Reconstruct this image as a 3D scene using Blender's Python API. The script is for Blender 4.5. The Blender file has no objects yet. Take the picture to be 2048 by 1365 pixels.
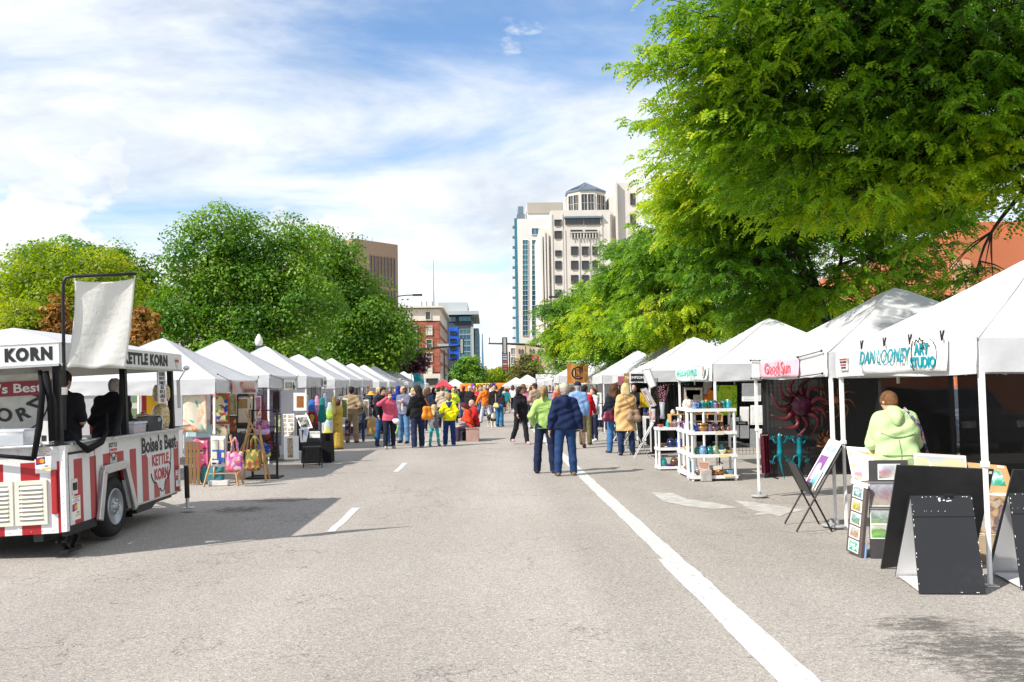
import bpy,math,random,itertools
import numpy as np
from mathutils import Vector,Matrix
S=bpy.context.scene
C=S.collection
R=math.radians
rnd=random.Random(11)
# --- camera
FPX=1800.0                      # focal length in pixels of the 2048 x 1365 photograph
EYE=Vector((0.0,0.0,1.72))
d_=Vector(((976-1024)/FPX,-(774-682.5)/FPX,-1.0)).normalized()
v_=Vector((-math.sin(R(0.9)),math.cos(R(0.9)),0.0))
u_=(v_-d_*v_.dot(d_)).normalized()
x_=d_.cross(u_)
CAMROT=Matrix((x_,d_,u_))     # camera space -> world
cam_data=bpy.data.cameras.new('camera')
cam_data.sensor_width=36.0
cam_data.lens=36.0*FPX/2048.0
cam_data.clip_start=0.05
cam_data.clip_end=6000.0
cam=bpy.data.objects.new('camera',cam_data)
C.objects.link(cam)
cam.matrix_world=Matrix.Translation(EYE)@CAMROT.to_4x4()
S.camera=cam
# --- sun, sky, exposure
SUN=Vector((-0.92,-0.56,1.0)).normalized()
sd=bpy.data.lights.new('sun','SUN')
sd.energy=4.5
sd.angle=R(0.5)
sd.color=(1.0,0.95,0.87)
sun=bpy.data.objects.new('sun',sd)
sun.rotation_euler=SUN.to_track_quat('Z','Y').to_euler()
sun.location=SUN*60
C.objects.link(sun)
w=bpy.data.worlds.new('World')
S.world=w
w.use_nodes=True
nt=w.node_tree
nt.nodes.clear()
def wn(t,**k):
 n=nt.nodes.new(t)
 for a,b in k.items():
  setattr(n,a,b)
 return n
def wl(a,b):
 nt.links.new(a,b)
def wmath(op,a,b=None,c=None,clamp=False):
 n=wn('ShaderNodeMath',operation=op,use_clamp=clamp)
 for i,x in enumerate((a,b,c)):
  if x is None:
   continue
  if isinstance(x,(int,float)):
   n.inputs[i].default_value=x
  else:
   wl(x,n.inputs[i])
 return n.outputs[0]
sky=wn('ShaderNodeTexSky',sky_type='NISHITA')
sky.sun_disc=False
sky.sun_elevation=math.asin(SUN.z)
sky.sun_rotation=math.atan2(SUN.x,SUN.y)
sky.air_density=1.0
sky.dust_density=0.3
sky.ozone_density=2.5
tc=wn('ShaderNodeTexCoord')
sep=wn('ShaderNodeSeparateXYZ')
wl(tc.outputs['Generated'],sep.inputs[0])
zz=wmath('ADD',wmath('MAXIMUM',sep.outputs[2],0.0),0.16)
cmb=wn('ShaderNodeCombineXYZ')
wl(wmath('DIVIDE',sep.outputs[0],zz),cmb.inputs[0])
wl(wmath('DIVIDE',sep.outputs[1],zz),cmb.inputs[1])
def wnoise(vec,scale,detail,rough,dist,off,sx=1.0,sy=1.0,sz=1.0,rot=0.0):
 mp=wn('ShaderNodeMapping')
 mp.inputs['Location'].default_value=off
 mp.inputs['Scale'].default_value=(sx,sy,sz)
 mp.inputs['Rotation'].default_value=(0,0,rot)
 wl(vec,mp.inputs[0])
 n=wn('ShaderNodeTexNoise')
 n.inputs['Scale'].default_value=scale
 n.inputs['Detail'].default_value=detail
 n.inputs['Roughness'].default_value=rough
 n.inputs['Distortion'].default_value=dist
 wl(mp.outputs[0],n.inputs['Vector'])
 return n.outputs[0]
def wsmooth(x,lo,hi):
 n=wn('ShaderNodeMapRange',interpolation_type='SMOOTHSTEP')
 wl(x,n.inputs[0])
 n.inputs[1].default_value=lo
 n.inputs[2].default_value=hi
 return n.outputs[0]
cirrus=wnoise(cmb.outputs[0],0.75,9,0.6,0.5,(0.4,5.2,0.0),0.8,1.55,1,R(14))
broad=wnoise(cmb.outputs[0],0.42,3,0.5,0.2,(2.3,9.4,0.0))
high=wsmooth(wmath('ADD',wmath('MULTIPLY',cirrus,0.8),wmath('MULTIPLY',broad,0.75)),0.565,0.83)
cum=wnoise(tc.outputs['Generated'],5.0,8,0.52,0.25,(1.9,0.4,2.3),1,1,1.9)
lowband=wmath('SUBTRACT',1.0,wsmooth(sep.outputs[2],0.02,0.34))
cumm=wsmooth(wmath('ADD',cum,wmath('MULTIPLY',lowband,0.40)),0.665,0.735)
hazy=wmath('MULTIPLY',wmath('SUBTRACT',1.0,wsmooth(sep.outputs[2],-0.02,0.30)),0.5)
mask=wmath('MAXIMUM',wmath('MAXIMUM',wmath('MULTIPLY',high,0.93),wmath('MULTIPLY',cumm,0.97)),hazy)
shade=wnoise(tc.outputs['Generated'],7.0,6,0.55,0.3,(5.0,0.1,0.77),1,1,2.2)
ramp=wn('ShaderNodeValToRGB')
ramp.color_ramp.elements[0].position=0.30
ramp.color_ramp.elements[0].color=(0.64,0.69,0.76,1)
ramp.color_ramp.elements[1].position=0.54
ramp.color_ramp.elements[1].color=(0.93,0.95,0.97,1)
wl(shade,ramp.inputs[0])
bg1=wn('ShaderNodeBackground')
bg1.inputs[1].default_value=0.15
hue=wn('ShaderNodeHueSaturation')
hue.inputs['Saturation'].default_value=1.08
wl(sky.outputs[0],hue.inputs['Color'])
wl(hue.outputs[0],bg1.inputs[0])
bg2=wn('ShaderNodeBackground')
bg2.inputs[1].default_value=0.84
wl(ramp.outputs[0],bg2.inputs[0])
mx=wn('ShaderNodeMixShader')
wl(mask,mx.inputs[0])
wl(bg1.outputs[0],mx.inputs[1])
wl(bg2.outputs[0],mx.inputs[2])
out=wn('ShaderNodeOutputWorld')
wl(mx.outputs[0],out.inputs[0])
S.view_settings.view_transform='Standard'
S.view_settings.look='None'
S.view_settings.gamma=1.0
S.view_settings.use_curve_mapping=False
S.view_settings.exposure=0.50
try:
 S.cycles.max_bounces=6
 S.cycles.transparent_max_bounces=8
 S.cycles.use_denoising=True
except Exception:
 pass
# --- pixel -> place (photograph pixels, 2048 x 1365)
def ray(px,py):
 return CAMROT@Vector(((px-1024)/FPX,-(py-682.5)/FPX,-1.0))
def at(px,py,Y):
 d=ray(px,py)
 return EYE+d*((Y-EYE.y)/d.y)
def gnd(px,py,z=0.0):
 d=ray(px,py)
 return EYE+d*((z-EYE.z)/d.z)
# --- meshes and objects
class MB:
 def __init__(s):
  s.v,s.f,s.m=[],[],[]
 def add(s,vs,fs,mi=0):
  n=len(s.v)
  s.v+=[tuple(p) for p in vs]
  s.f+=[tuple(n+i for i in q) for q in fs]
  s.m+=[mi]*len(fs)
  return s
 def box(s,c,d,rot=None,mi=0,taper=1.0):
  c=Vector(c)
  vs=[]
  for z in (-1,1):
   t=taper if z>0 else 1.0
   for y in (-1,1):
    for x in (-1,1):
     p=Vector((x*d[0]/2*t,y*d[1]/2*t,z*d[2]/2))
     vs.append(c+(rot@p if rot else p))
  return s.add(vs,[(0,2,3,1),(4,5,7,6),(0,1,5,4),(2,6,7,3),(0,4,6,2),(1,3,7,5)],mi)
 def bx(s,x0,x1,y0,y1,z0,z1,mi=0):
  return s.box(((x0+x1)/2,(y0+y1)/2,(z0+z1)/2),(abs(x1-x0),abs(y1-y0),abs(z1-z0)),None,mi)
 def bar(s,a,b,wd,th,mi=0,up=(0,0,1)):
  a,b=Vector(a),Vector(b)
  d=(b-a)
  L=d.length
  d.normalize()
  up=Vector(up)
  if abs(d.dot(up))>0.98:
   up=Vector((1,0,0))
  x=up.cross(d).normalized()
  y=d.cross(x)
  m=Matrix((x,y,d)).transposed()
  return s.box((a+b)/2,(wd,th,L),m,mi)
 def tube(s,pts,r,n=8,mi=0):
  pts=[Vector(p) for p in pts]
  rs=r if isinstance(r,(list,tuple)) else [r]*len(pts)
  vs,fs=[],[]
  prev=None
  for i,p in enumerate(pts):
   d=(pts[min(i+1,len(pts)-1)]-pts[max(i-1,0)])
   if d.length<1e-9:
    d=Vector((0,0,1))
   d.normalize()
   if prev is None:
    prev=Vector((1,0,0)) if abs(d.x)<0.9 else Vector((0,1,0))
   x=(prev-d*prev.dot(d)).normalized()
   prev=x
   y=d.cross(x)
   for k in range(n):
    a=2*math.pi*k/n
    vs.append(p+(x*math.cos(a)+y*math.sin(a))*rs[i])
  for i in range(len(pts)-1):
   for k in range(n):
    a,b=i*n+k,i*n+(k+1) % n
    fs.append((a,b,b+n,a+n))
  fs.append(tuple(range(n-1,-1,-1)))
  fs.append(tuple(range((len(pts)-1)*n,len(pts)*n)))
  return s.add(vs,fs,mi)
 def lathe(s,prof,c=(0,0,0),n=16,mi=0,axis=None):
  c=Vector(c)
  vs,fs=[],[]
  for r_,z in prof:
   for k in range(n):
    a=2*math.pi*k/n
    p=Vector((r_*math.cos(a),r_*math.sin(a),z))
    vs.append(c+(axis@p if axis else p))
  for i in range(len(prof)-1):
   for k in range(n):
    a,b=i*n+k,i*n+(k+1) % n
    fs.append((a,b,b+n,a+n))
  fs.append(tuple(range(n-1,-1,-1)))
  fs.append(tuple(range((len(prof)-1)*n,len(prof)*n)))
  return s.add(vs,fs,mi)
 def ell(s,c,r,n=14,m=9,mi=0):
  if isinstance(r,(int,float)):
   r=(r,r,r)
  prof=[(max(1e-4,math.sin(math.pi*i/m)),-math.cos(math.pi*i/m)) for i in range(m+1)]
  c=Vector(c)
  vs,fs=[],[]
  for q,z in prof:
   for k in range(n):
    a=2*math.pi*k/n
    vs.append(c+Vector((q*math.cos(a)*r[0],q*math.sin(a)*r[1],z*r[2])))
  for i in range(m):
   for k in range(n):
    a,b=i*n+k,i*n+(k+1) % n
    fs.append((a,b,b+n,a+n))
  return s.add(vs,fs,mi)
 def prism(s,poly,o,u,v,th,mi=0):
  o,u,v=Vector(o),Vector(u),Vector(v)
  nn=u.cross(v).normalized()*th
  n=len(poly)
  a=[o+u*p[0]+v*p[1] for p in poly]
  vs=a+[p+nn for p in a]
  fs=[tuple(range(n-1,-1,-1)),tuple(range(n,2*n))]
  fs+=[(i,(i+1) % n,n+(i+1) % n,n+i) for i in range(n)]
  return s.add(vs,fs,mi)
 def grid(s,fn,nu,nv,mi=0):
  vs=[fn(i/nu,j/nv) for j in range(nv+1) for i in range(nu+1)]
  q=nu+1
  return s.add(vs,[(j*q+i,j*q+i+1,(j+1)*q+i+1,(j+1)*q+i) for j in range(nv) for i in range(nu)],mi)
 def mesh(s,name,mats,smooth=False):
  me=bpy.data.meshes.new(name)
  me.from_pydata(s.v,[],s.f)
  for m in mats:
   me.materials.append(m)
  me.polygons.foreach_set('material_index',s.m)
  if smooth:
   me.polygons.foreach_set('use_smooth',[True]*len(s.f))
  me.update()
  return me
def obj(name,mb,mats=None,parent=None,loc=None,rot=None,smooth=False,bevel=0):
 if isinstance(mb,MB):
  if not isinstance(mats,(list,tuple)):
   mats=[mats]
  mb=mb.mesh(name,mats,smooth)
 o=bpy.data.objects.new(name,mb)
 C.objects.link(o)
 if parent is not None:
  o.parent=parent
 if loc is not None:
  o.location=loc
 if rot is not None:
  o.rotation_euler=rot
 if bevel:
  b=o.modifiers.new('edge','BEVEL')
  b.width=bevel
  b.segments=2
  b.limit_method='ANGLE'
 return o
def tag(o,label,cat,group=None):
 o['label']=label
 o['category']=cat
 if group:
  o['group']=group
 return o
def empty(name,loc,label,cat,group=None,rz=0.0):
 o=bpy.data.objects.new(name,None)
 o.empty_display_size=0.2
 C.objects.link(o)
 o.location=loc
 o.rotation_euler=(0,0,rz)
 return tag(o,label,cat,group)
def kind(o,k):
 o['kind']=k
 return o
KIDS={}
def copy_tree(o,parent=None):
 c=o.copy()
 C.objects.link(c)
 if parent is not None:
  c.parent=parent
 for ch in list(o.children):
  copy_tree(ch,c)
 return c
def text(s,size,m,parent=None,loc=(0,0,0),rot=(R(90),0,0),off=0.0,ext=0.002,align='CENTER',sx=1.0,shear=0.0,space=1.0,name='lettering'):
 cu=bpy.data.curves.new(name,'FONT')
 cu.body=s
 cu.size=size
 cu.offset=off*size
 cu.extrude=ext
 cu.align_x=align
 cu.align_y='CENTER'
 cu.resolution_u=3
 cu.shear=shear
 cu.space_character=space
 cu.materials.append(m)
 tmp=bpy.data.objects.new(name,cu)
 me=bpy.data.meshes.new_from_object(tmp)
 me.name=name
 bpy.data.objects.remove(tmp)
 bpy.data.curves.remove(cu)
 o=bpy.data.objects.new(name,me)
 C.objects.link(o)
 if parent is not None:
  o.parent=parent
 o.location=loc
 o.rotation_euler=rot
 o.scale=(sx,1,1)
 return o
# --- materials
MATS={}
def nodes(name):
 m=bpy.data.materials.new(name)
 m.use_nodes=True
 t=m.node_tree
 b=t.nodes['Principled BSDF']
 return m,t,b
def setin(b,k,v):
 if k in b.inputs:
  b.inputs[k].default_value=v
def pm(name,col,rough=0.6,metal=0.0,var=0.12,scale=9.0,bump=0.0,bscale=40.0,trans=0.0,spec=0.4,coat=0.0,alpha=1.0):
 if name in MATS:
  return MATS[name]
 m,t,b=nodes(name)
 tcn=t.nodes.new('ShaderNodeTexCoord')
 n=t.nodes.new('ShaderNodeTexNoise')
 n.inputs['Scale'].default_value=scale
 n.inputs['Detail'].default_value=5
 t.links.new(tcn.outputs['Object'],n.inputs['Vector'])
 r=t.nodes.new('ShaderNodeValToRGB')
 r.color_ramp.elements[0].position=0.3
 r.color_ramp.elements[1].position=0.7
 r.color_ramp.elements[0].color=tuple(max(0,c*(1-var)) for c in col)+(1,)
 r.color_ramp.elements[1].color=tuple(min(1,c*(1+var)) for c in col)+(1,)
 t.links.new(n.outputs[0],r.inputs[0])
 t.links.new(r.outputs[0],b.inputs['Base Color'])
 b.inputs['Roughness'].default_value=rough
 b.inputs['Metallic'].default_value=metal
 setin(b,'Specular IOR Level',spec)
 setin(b,'Coat Weight',coat)
 setin(b,'Alpha',alpha)
 if bump:
  n2=t.nodes.new('ShaderNodeTexNoise')
  n2.inputs['Scale'].default_value=bscale
  n2.inputs['Detail'].default_value=4
  t.links.new(tcn.outputs['Object'],n2.inputs['Vector'])
  bp=t.nodes.new('ShaderNodeBump')
  bp.inputs['Strength'].default_value=bump
  bp.inputs['Distance'].default_value=0.02
  t.links.new(n2.outputs[0],bp.inputs['Height'])
  t.links.new(bp.outputs[0],b.inputs['Normal'])
 if trans:
  tr=t.nodes.new('ShaderNodeBsdfTranslucent')
  t.links.new(r.outputs[0],tr.inputs[0])
  mxx=t.nodes.new('ShaderNodeMixShader')
  mxx.inputs[0].default_value=trans
  t.links.new(b.outputs[0],mxx.inputs[1])
  t.links.new(tr.outputs[0],mxx.inputs[2])
  t.links.new(mxx.outputs[0],t.nodes['Material Output'].inputs[0])
 MATS[name]=m
 return m
def cloth(col,name=None,rough=0.85):
 key=name or 'cloth_%02x%02x%02x' % tuple(int(min(0.999,c)*255) for c in col)
 return pm(key,col,rough,var=0.16,scale=5.0,bump=0.55,bscale=13.0,spec=0.2)
def print_mat(name,cols,kindp='abstract',scale=6.0,seed=0.0,rough=0.45):
 if name in MATS:
  return MATS[name]
 m,t,b=nodes(name)
 L=t.links.new
 tcn=t.nodes.new('ShaderNodeTexCoord')
 mp=t.nodes.new('ShaderNodeMapping')
 mp.inputs['Location'].default_value=(seed*3.7,seed*1.3,seed*2.1)
 L(tcn.outputs['Object'],mp.inputs[0])
 r=t.nodes.new('ShaderNodeValToRGB')
 e=r.color_ramp.elements
 while len(e)<len(cols):
  e.new(0.5)
 for i,c in enumerate(cols):
  e[i].position=(i+0.5*(kindp in ('floral','quilt')))/max(1,len(cols)-(kindp not in ('floral','quilt')))
  e[i].color=tuple(c)+(1,)
 if kindp in ('abstract','landscape'):
  n=t.nodes.new('ShaderNodeTexNoise')
  n.inputs['Scale'].default_value=scale
  n.inputs['Detail'].default_value=4
  n.inputs['Distortion'].default_value=1.2
  L(mp.outputs[0],n.inputs['Vector'])
  mr=t.nodes.new('ShaderNodeMapRange')
  mr.inputs[1].default_value=0.3
  mr.inputs[2].default_value=0.7
  L(n.outputs[0],mr.inputs[0])
  src=mr.outputs[0]
  if kindp=='landscape':
   sp=t.nodes.new('ShaderNodeSeparateXYZ')
   L(tcn.outputs['Generated'],sp.inputs[0])
   ma=t.nodes.new('ShaderNodeMath')
   ma.operation='MULTIPLY_ADD'
   ma.inputs[1].default_value=0.5
   L(mr.outputs[0],ma.inputs[0])
   mb_=t.nodes.new('ShaderNodeMath')
   mb_.operation='MULTIPLY_ADD'
   mb_.inputs[1].default_value=0.9
   mb_.inputs[2].default_value=-0.2
   L(sp.outputs[2],mb_.inputs[0])
   L(mb_.outputs[0],ma.inputs[2])
   src=ma.outputs[0]
 else:
  n=t.nodes.new('ShaderNodeTexVoronoi')
  n.inputs['Scale'].default_value=scale
  if kindp=='quilt':
   n.distance='CHEBYCHEV'
   n.inputs['Randomness'].default_value=0.0
  L(mp.outputs[0],n.inputs['Vector'])
  sp=t.nodes.new('ShaderNodeSeparateColor')
  L(n.outputs['Color'],sp.inputs[0])
  if kindp=='quilt':
   mm=t.nodes.new('ShaderNodeMath')
   mm.operation='MULTIPLY_ADD'
   mm.inputs[1].default_value=0.9
   L(n.outputs['Distance'],mm.inputs[0])
   m2=t.nodes.new('ShaderNodeMath')
   m2.operation='MULTIPLY'
   m2.inputs[1].default_value=0.55
   L(sp.outputs[0],m2.inputs[0])
   L(m2.outputs[0],mm.inputs[2])
   src=mm.outputs[0]
  else:
   src=sp.outputs[0]
  r.color_ramp.interpolation='CONSTANT'
  for i in range(len(cols)):
   e[i].position=i/len(cols)
 L(src,r.inputs[0])
 L(r.outputs[0],b.inputs['Base Color'])
 b.inputs['Roughness'].default_value=rough
 setin(b,'Specular IOR Level',0.3)
 MATS[name]=m
 return m
def tarp(name,col=(0.64,0.645,0.66),trans=0.2):
 return pm(name,col,0.62,var=0.05,scale=1.6,bump=0.55,bscale=4.5,trans=trans,spec=0.3)
def glass_mat(name,col=(0.9,0.95,1.0),rough=0.06,a=0.25):
 if name in MATS:
  return MATS[name]
 m,t,b=nodes(name)
 b.inputs['Base Color'].default_value=tuple(col)+(1,)
 b.inputs['Roughness'].default_value=rough
 setin(b,'Specular IOR Level',0.6)
 tr=t.nodes.new('ShaderNodeBsdfTransparent')
 mxx=t.nodes.new('ShaderNodeMixShader')
 mxx.inputs[0].default_value=a
 t.links.new(tr.outputs[0],mxx.inputs[1])
 t.links.new(b.outputs[0],mxx.inputs[2])
 t.links.new(mxx.outputs[0],t.nodes['Material Output'].inputs[0])
 MATS[name]=m
 return m
WHITE=tarp('white_canopy_fabric')
ALU=pm('aluminium',(0.62,0.63,0.64),0.35,0.9,0.06,14,0.05,60)
POLE=pm('white_powder_coat',(0.80,0.80,0.80),0.35,0.0,0.04,6)
BLACKM=pm('black_metal',(0.018,0.018,0.02),0.42,0.3,0.2,12)
BLACKP=pm('black_plastic',(0.022,0.022,0.024),0.5,0.0,0.2,9)
BLACKC=cloth((0.008,0.008,0.009),'black_cloth')
CHROME=pm('chrome',(0.7,0.7,0.72),0.18,1.0,0.04)
WOOD=pm('pale_wood',(0.48,0.29,0.13),0.6,0,0.25,7,0.2,30)
WPLAS=pm('white_plastic',(0.75,0.75,0.75),0.45,0,0.05,5)
PAPER=pm('paper',(0.82,0.81,0.78),0.7,0,0.04,5)
REDP=pm('red_paint',(0.50,0.022,0.03),0.35,0,0.08,4,spec=0.5)
INK=pm('black_ink',(0.015,0.016,0.02),0.5,0,0.1)
CONC=pm('concrete',(0.42,0.40,0.37),0.9,0,0.2,10,0.4,60)
# --- ground, road, markings
def asphalt():
 m,t,b=nodes('asphalt')
 L=t.links.new
 tcn=t.nodes.new('ShaderNodeTexCoord')
 def noise(sc,det,off=0.0,sx=(1,1,1),rough=0.6):
  mp=t.nodes.new('ShaderNodeMapping')
  mp.inputs['Location'].default_value=(off,off*0.7,0)
  mp.inputs['Scale'].default_value=sx
  L(tcn.outputs['Object'],mp.inputs[0])
  n=t.nodes.new('ShaderNodeTexNoise')
  n.inputs['Scale'].default_value=sc
  n.inputs['Detail'].default_value=det
  n.inputs['Roughness'].default_value=rough
  L(mp.outputs[0],n.inputs['Vector'])
  return n.outputs[0]
 def ramp(src,stops):
  r=t.nodes.new('ShaderNodeValToRGB')
  e=r.color_ramp.elements
  while len(e)<len(stops):
   e.new(0.5)
  for i,(p,c) in enumerate(stops):
   e[i].position=p
   e[i].color=(c if isinstance(c,tuple) else (c,c,c))+(1,)
  L(src,r.inputs[0])
  return r.outputs[0]
 def mul(a,c,fac=1.0,mode='MULTIPLY'):
  n=t.nodes.new('ShaderNodeMix')
  n.data_type='RGBA'
  n.blend_type=mode
  n.inputs[0].default_value=fac
  L(a,n.inputs[6])
  L(c,n.inputs[7])
  return n.outputs[2]
 vor=t.nodes.new('ShaderNodeTexVoronoi')
 vor.inputs['Scale'].default_value=88.0
 L(tcn.outputs['Object'],vor.inputs['Vector'])
 sp=t.nodes.new('ShaderNodeSeparateColor')
 L(vor.outputs['Color'],sp.inputs[0])
 stones=ramp(sp.outputs[0],[(0.0,(0.22,0.212,0.202)),(0.16,(0.305,0.284,0.26)),(0.5,(0.38,0.35,0.318)),(0.85,(0.42,0.379,0.338)),(1.0,(0.55,0.53,0.505))])
 fine=ramp(noise(150,3),[(0.25,0.82),(0.75,1.14)])
 big=ramp(noise(0.35,6,4.0,(1,0.45,1)),[(0.3,(0.84,0.82,0.8)),(0.7,(1.06,1.05,1.04))])
 pits=ramp(noise(9.0,3,7.0,(1,1.3,1),0.5),[(0.25,0.42),(0.31,1.0)])
 col=mul(mul(mul(stones,fine),big),pits,0.8)
 pos=t.nodes.new('ShaderNodeSeparateXYZ')
 L(tcn.outputs['Object'],pos.inputs[0])
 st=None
 spots=[(gnd(1960,1300),0.75,0.42),(gnd(1850,1250),0.45,0.2),(gnd(2040,1345),0.5,0.35),(gnd(480,1020),0.6,0.3),(gnd(560,1000),0.7,0.25)]  # lower right spots paint leaf-shade dapples into the colour; left two are stains
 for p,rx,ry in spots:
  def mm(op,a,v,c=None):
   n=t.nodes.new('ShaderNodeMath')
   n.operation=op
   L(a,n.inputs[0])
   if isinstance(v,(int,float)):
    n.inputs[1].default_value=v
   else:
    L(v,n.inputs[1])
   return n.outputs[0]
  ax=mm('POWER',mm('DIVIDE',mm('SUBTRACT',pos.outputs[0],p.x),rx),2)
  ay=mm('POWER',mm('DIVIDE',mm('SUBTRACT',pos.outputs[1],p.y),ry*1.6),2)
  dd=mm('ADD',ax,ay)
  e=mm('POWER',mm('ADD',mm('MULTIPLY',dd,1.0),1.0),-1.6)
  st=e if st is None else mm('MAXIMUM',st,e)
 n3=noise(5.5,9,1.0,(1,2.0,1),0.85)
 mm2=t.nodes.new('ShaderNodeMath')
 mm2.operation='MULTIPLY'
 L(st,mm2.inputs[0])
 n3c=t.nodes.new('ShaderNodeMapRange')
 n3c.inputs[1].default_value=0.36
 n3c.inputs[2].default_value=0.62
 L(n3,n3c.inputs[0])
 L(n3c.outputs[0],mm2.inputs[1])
 dapple_stain=ramp(mm2.outputs[0],[(0.24,1.0),(0.36,0.62),(0.5,0.38)])
 col=mul(col,dapple_stain)
 tr=ramp(noise(0.9,3,2.0,(1,0.02,1),0.4),[(0.35,0.93),(0.65,1.04)])
 col=mul(col,tr)
 cr=t.nodes.new('ShaderNodeTexVoronoi')
 cr.feature='DISTANCE_TO_EDGE'
 cr.inputs['Scale'].default_value=0.33
 nz=t.nodes.new('ShaderNodeTexNoise')
 nz.inputs['Scale'].default_value=1.3
 nz.inputs['Detail'].default_value=6
 L(tcn.outputs['Object'],nz.inputs['Vector'])
 vs_=t.nodes.new('ShaderNodeVectorMath')
 vs_.operation='SCALE'
 vs_.inputs[3].default_value=4.0
 L(nz.outputs['Color'],vs_.inputs[0])
 va_=t.nodes.new('ShaderNodeVectorMath')
 L(vs_.outputs[0],va_.inputs[0])
 L(tcn.outputs['Object'],va_.inputs[1])
 L(va_.outputs[0],cr.inputs['Vector'])
 crk=ramp(cr.outputs['Distance'],[(0.0,0.5),(0.004,0.62),(0.007,1.0)])
 crm=ramp(noise(0.5,2,9.0),[(0.44,0.0),(0.54,0.8)])
 n_=t.nodes.new('ShaderNodeMix')
 n_.data_type='RGBA'
 n_.blend_type='MULTIPLY'
 L(crm,n_.inputs[0])
 L(col,n_.inputs[6])
 L(crk,n_.inputs[7])
 col=n_.outputs[2]
 L(col,b.inputs['Base Color'])
 b.inputs['Roughness'].default_value=0.9
 setin(b,'Specular IOR Level',0.25)
 bp=t.nodes.new('ShaderNodeBump')
 bp.inputs['Strength'].default_value=0.5
 bp.inputs['Distance'].default_value=0.006
 L(vor.outputs['Distance'],bp.inputs['Height'])
 L(bp.outputs[0],b.inputs['Normal'])
 return m
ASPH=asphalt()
GRASS=pm('park_grass',(0.07,0.11,0.03),0.9,0,0.35,0.8,0.5,20)
PAVE=pm('pavement_concrete',(0.36,0.34,0.31),0.9,0,0.15,1.3,0.3,40)
mb=MB()
mb.grid(lambda u,v: (-3000+6000*u,-200+5200*v,-0.02),6,6)
kind(obj('ground',mb,GRASS),'structure')
mb=MB()
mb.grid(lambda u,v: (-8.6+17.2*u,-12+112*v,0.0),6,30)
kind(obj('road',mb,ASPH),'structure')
mb=MB()
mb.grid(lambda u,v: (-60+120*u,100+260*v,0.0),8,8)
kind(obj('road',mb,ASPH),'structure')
for sx in (-1,1):
 n=60
 kb=empty('kerb',(0,0,0),'','')
 del kb['label'],kb['category']
 kind(kb,'structure')
 block=MB().bx(-0.09,0.09,-0.995,0.995,-0.01,0.13).mesh('kerb_stone',[CONC])
 for i in range(28):
  o=obj('kerb_stone',block,parent=kb,loc=(sx*8.71,-10+2.0*i,0))
 mb=MB().bx(sx*8.81,sx*13.2,-12,99,-0.01,0.12)
 kind(obj('pavement',mb,PAVE),'structure')
def strip(name,pts,w0,mat,jag=0.006,z=0.004,step=0.12,cap=0.0):
 a,b=Vector(pts[0]),Vector(pts[1])
 L=(b-a).length
 d=(b-a)/L
 nrm=Vector((-d.y,d.x,0))
 n=max(2,int(L/step))
 rr=random.Random(int(L*10)+int(a.x*77))
 vs,fs=[],[]
 o1=o2=0
 for i in range(n+1):
  p=a+d*L*i/n
  o1=o1*0.75+rr.uniform(-jag,jag)
  o2=o2*0.75+rr.uniform(-jag,jag)
  if rr.random()<0.05:
   o2+=rr.choice((-1,1))*jag*1.6
  vs+=[(p+nrm*(w0/2+o1))[:2]+(z,),(p-nrm*(w0/2+o2))[:2]+(z,)]
 for i in range(n):
  fs.append((2*i,2*i+1,2*i+3,2*i+2))
 m=MB()
 m.add(vs,fs)
 return kind(obj(name,m,mat),'structure')
def paint_mat():
 m,t,b=nodes('road_paint')
 L=t.links.new
 tcn=t.nodes.new('ShaderNodeTexCoord')
 mp=t.nodes.new('ShaderNodeMapping')
 mp.inputs['Scale'].default_value=(1,0.18,1)
 L(tcn.outputs['Object'],mp.inputs[0])
 n=t.nodes.new('ShaderNodeTexNoise')
 n.inputs['Scale'].default_value=34
 n.inputs['Detail'].default_value=6
 L(mp.outputs[0],n.inputs['Vector'])
 r=t.nodes.new('ShaderNodeValToRGB')
 r.color_ramp.elements[0].position=0.3
 r.color_ramp.elements[0].color=(0.43,0.42,0.40,1)
 r.color_ramp.elements[1].position=0.46
 r.color_ramp.elements[1].color=(0.55,0.545,0.53,1)
 L(n.outputs[0],r.inputs[0])
 L(r.outputs[0],b.inputs['Base Color'])
 b.inputs['Roughness'].default_value=0.75
 return m
RPAINT=paint_mat()
x0=1.83
strip('lane_line',[(1.76,3.5,0),(1.76,8.9,0)],0.235,RPAINT)
strip('lane_line',[(1.785,8.9,0),(1.785,70,0)],0.205,RPAINT)
for y in (11.0,18.7,26.3,34,42):
 strip('lane_dash',[(-1.93,y,0),(-1.93,y+2.2,0)],0.115,RPAINT,0.006)
WORN=pm('worn_arrow_paint',(0.44,0.418,0.39),0.85,0,0.22,6)
for poly in ([(1303,986),(1345,987),(1375,999),(1440,1008),(1477,1017),(1420,1019),(1365,1012),(1328,1004)],
    [(1467,1001),(1520,1007),(1560,1013),(1612,1021),(1575,1027),(1560,1034),(1545,1030),(1505,1031),(1521,1025),(1497,1019),(1486,1011)]):
 m=MB()
 g=[gnd(*p) for p in poly]
 m.add([(p.x,p.y,0.004) for p in g],[tuple(range(len(g)-1,-1,-1))])
 kind(obj('arrow_marking',m,WORN),'structure')
mb=MB()
mb.grid(lambda u,v: (-1500+3000*u,2400+300*v,-10+70*math.sin(math.pi*v)*(0.55+0.45*math.sin(9*u)*math.sin(4.3*u+1))),60,8)
kind(obj('hills',mb,pm('far_hills',(0.16,0.17,0.13),0.9,0,0.2,0.01),smooth=True),'structure')
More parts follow.
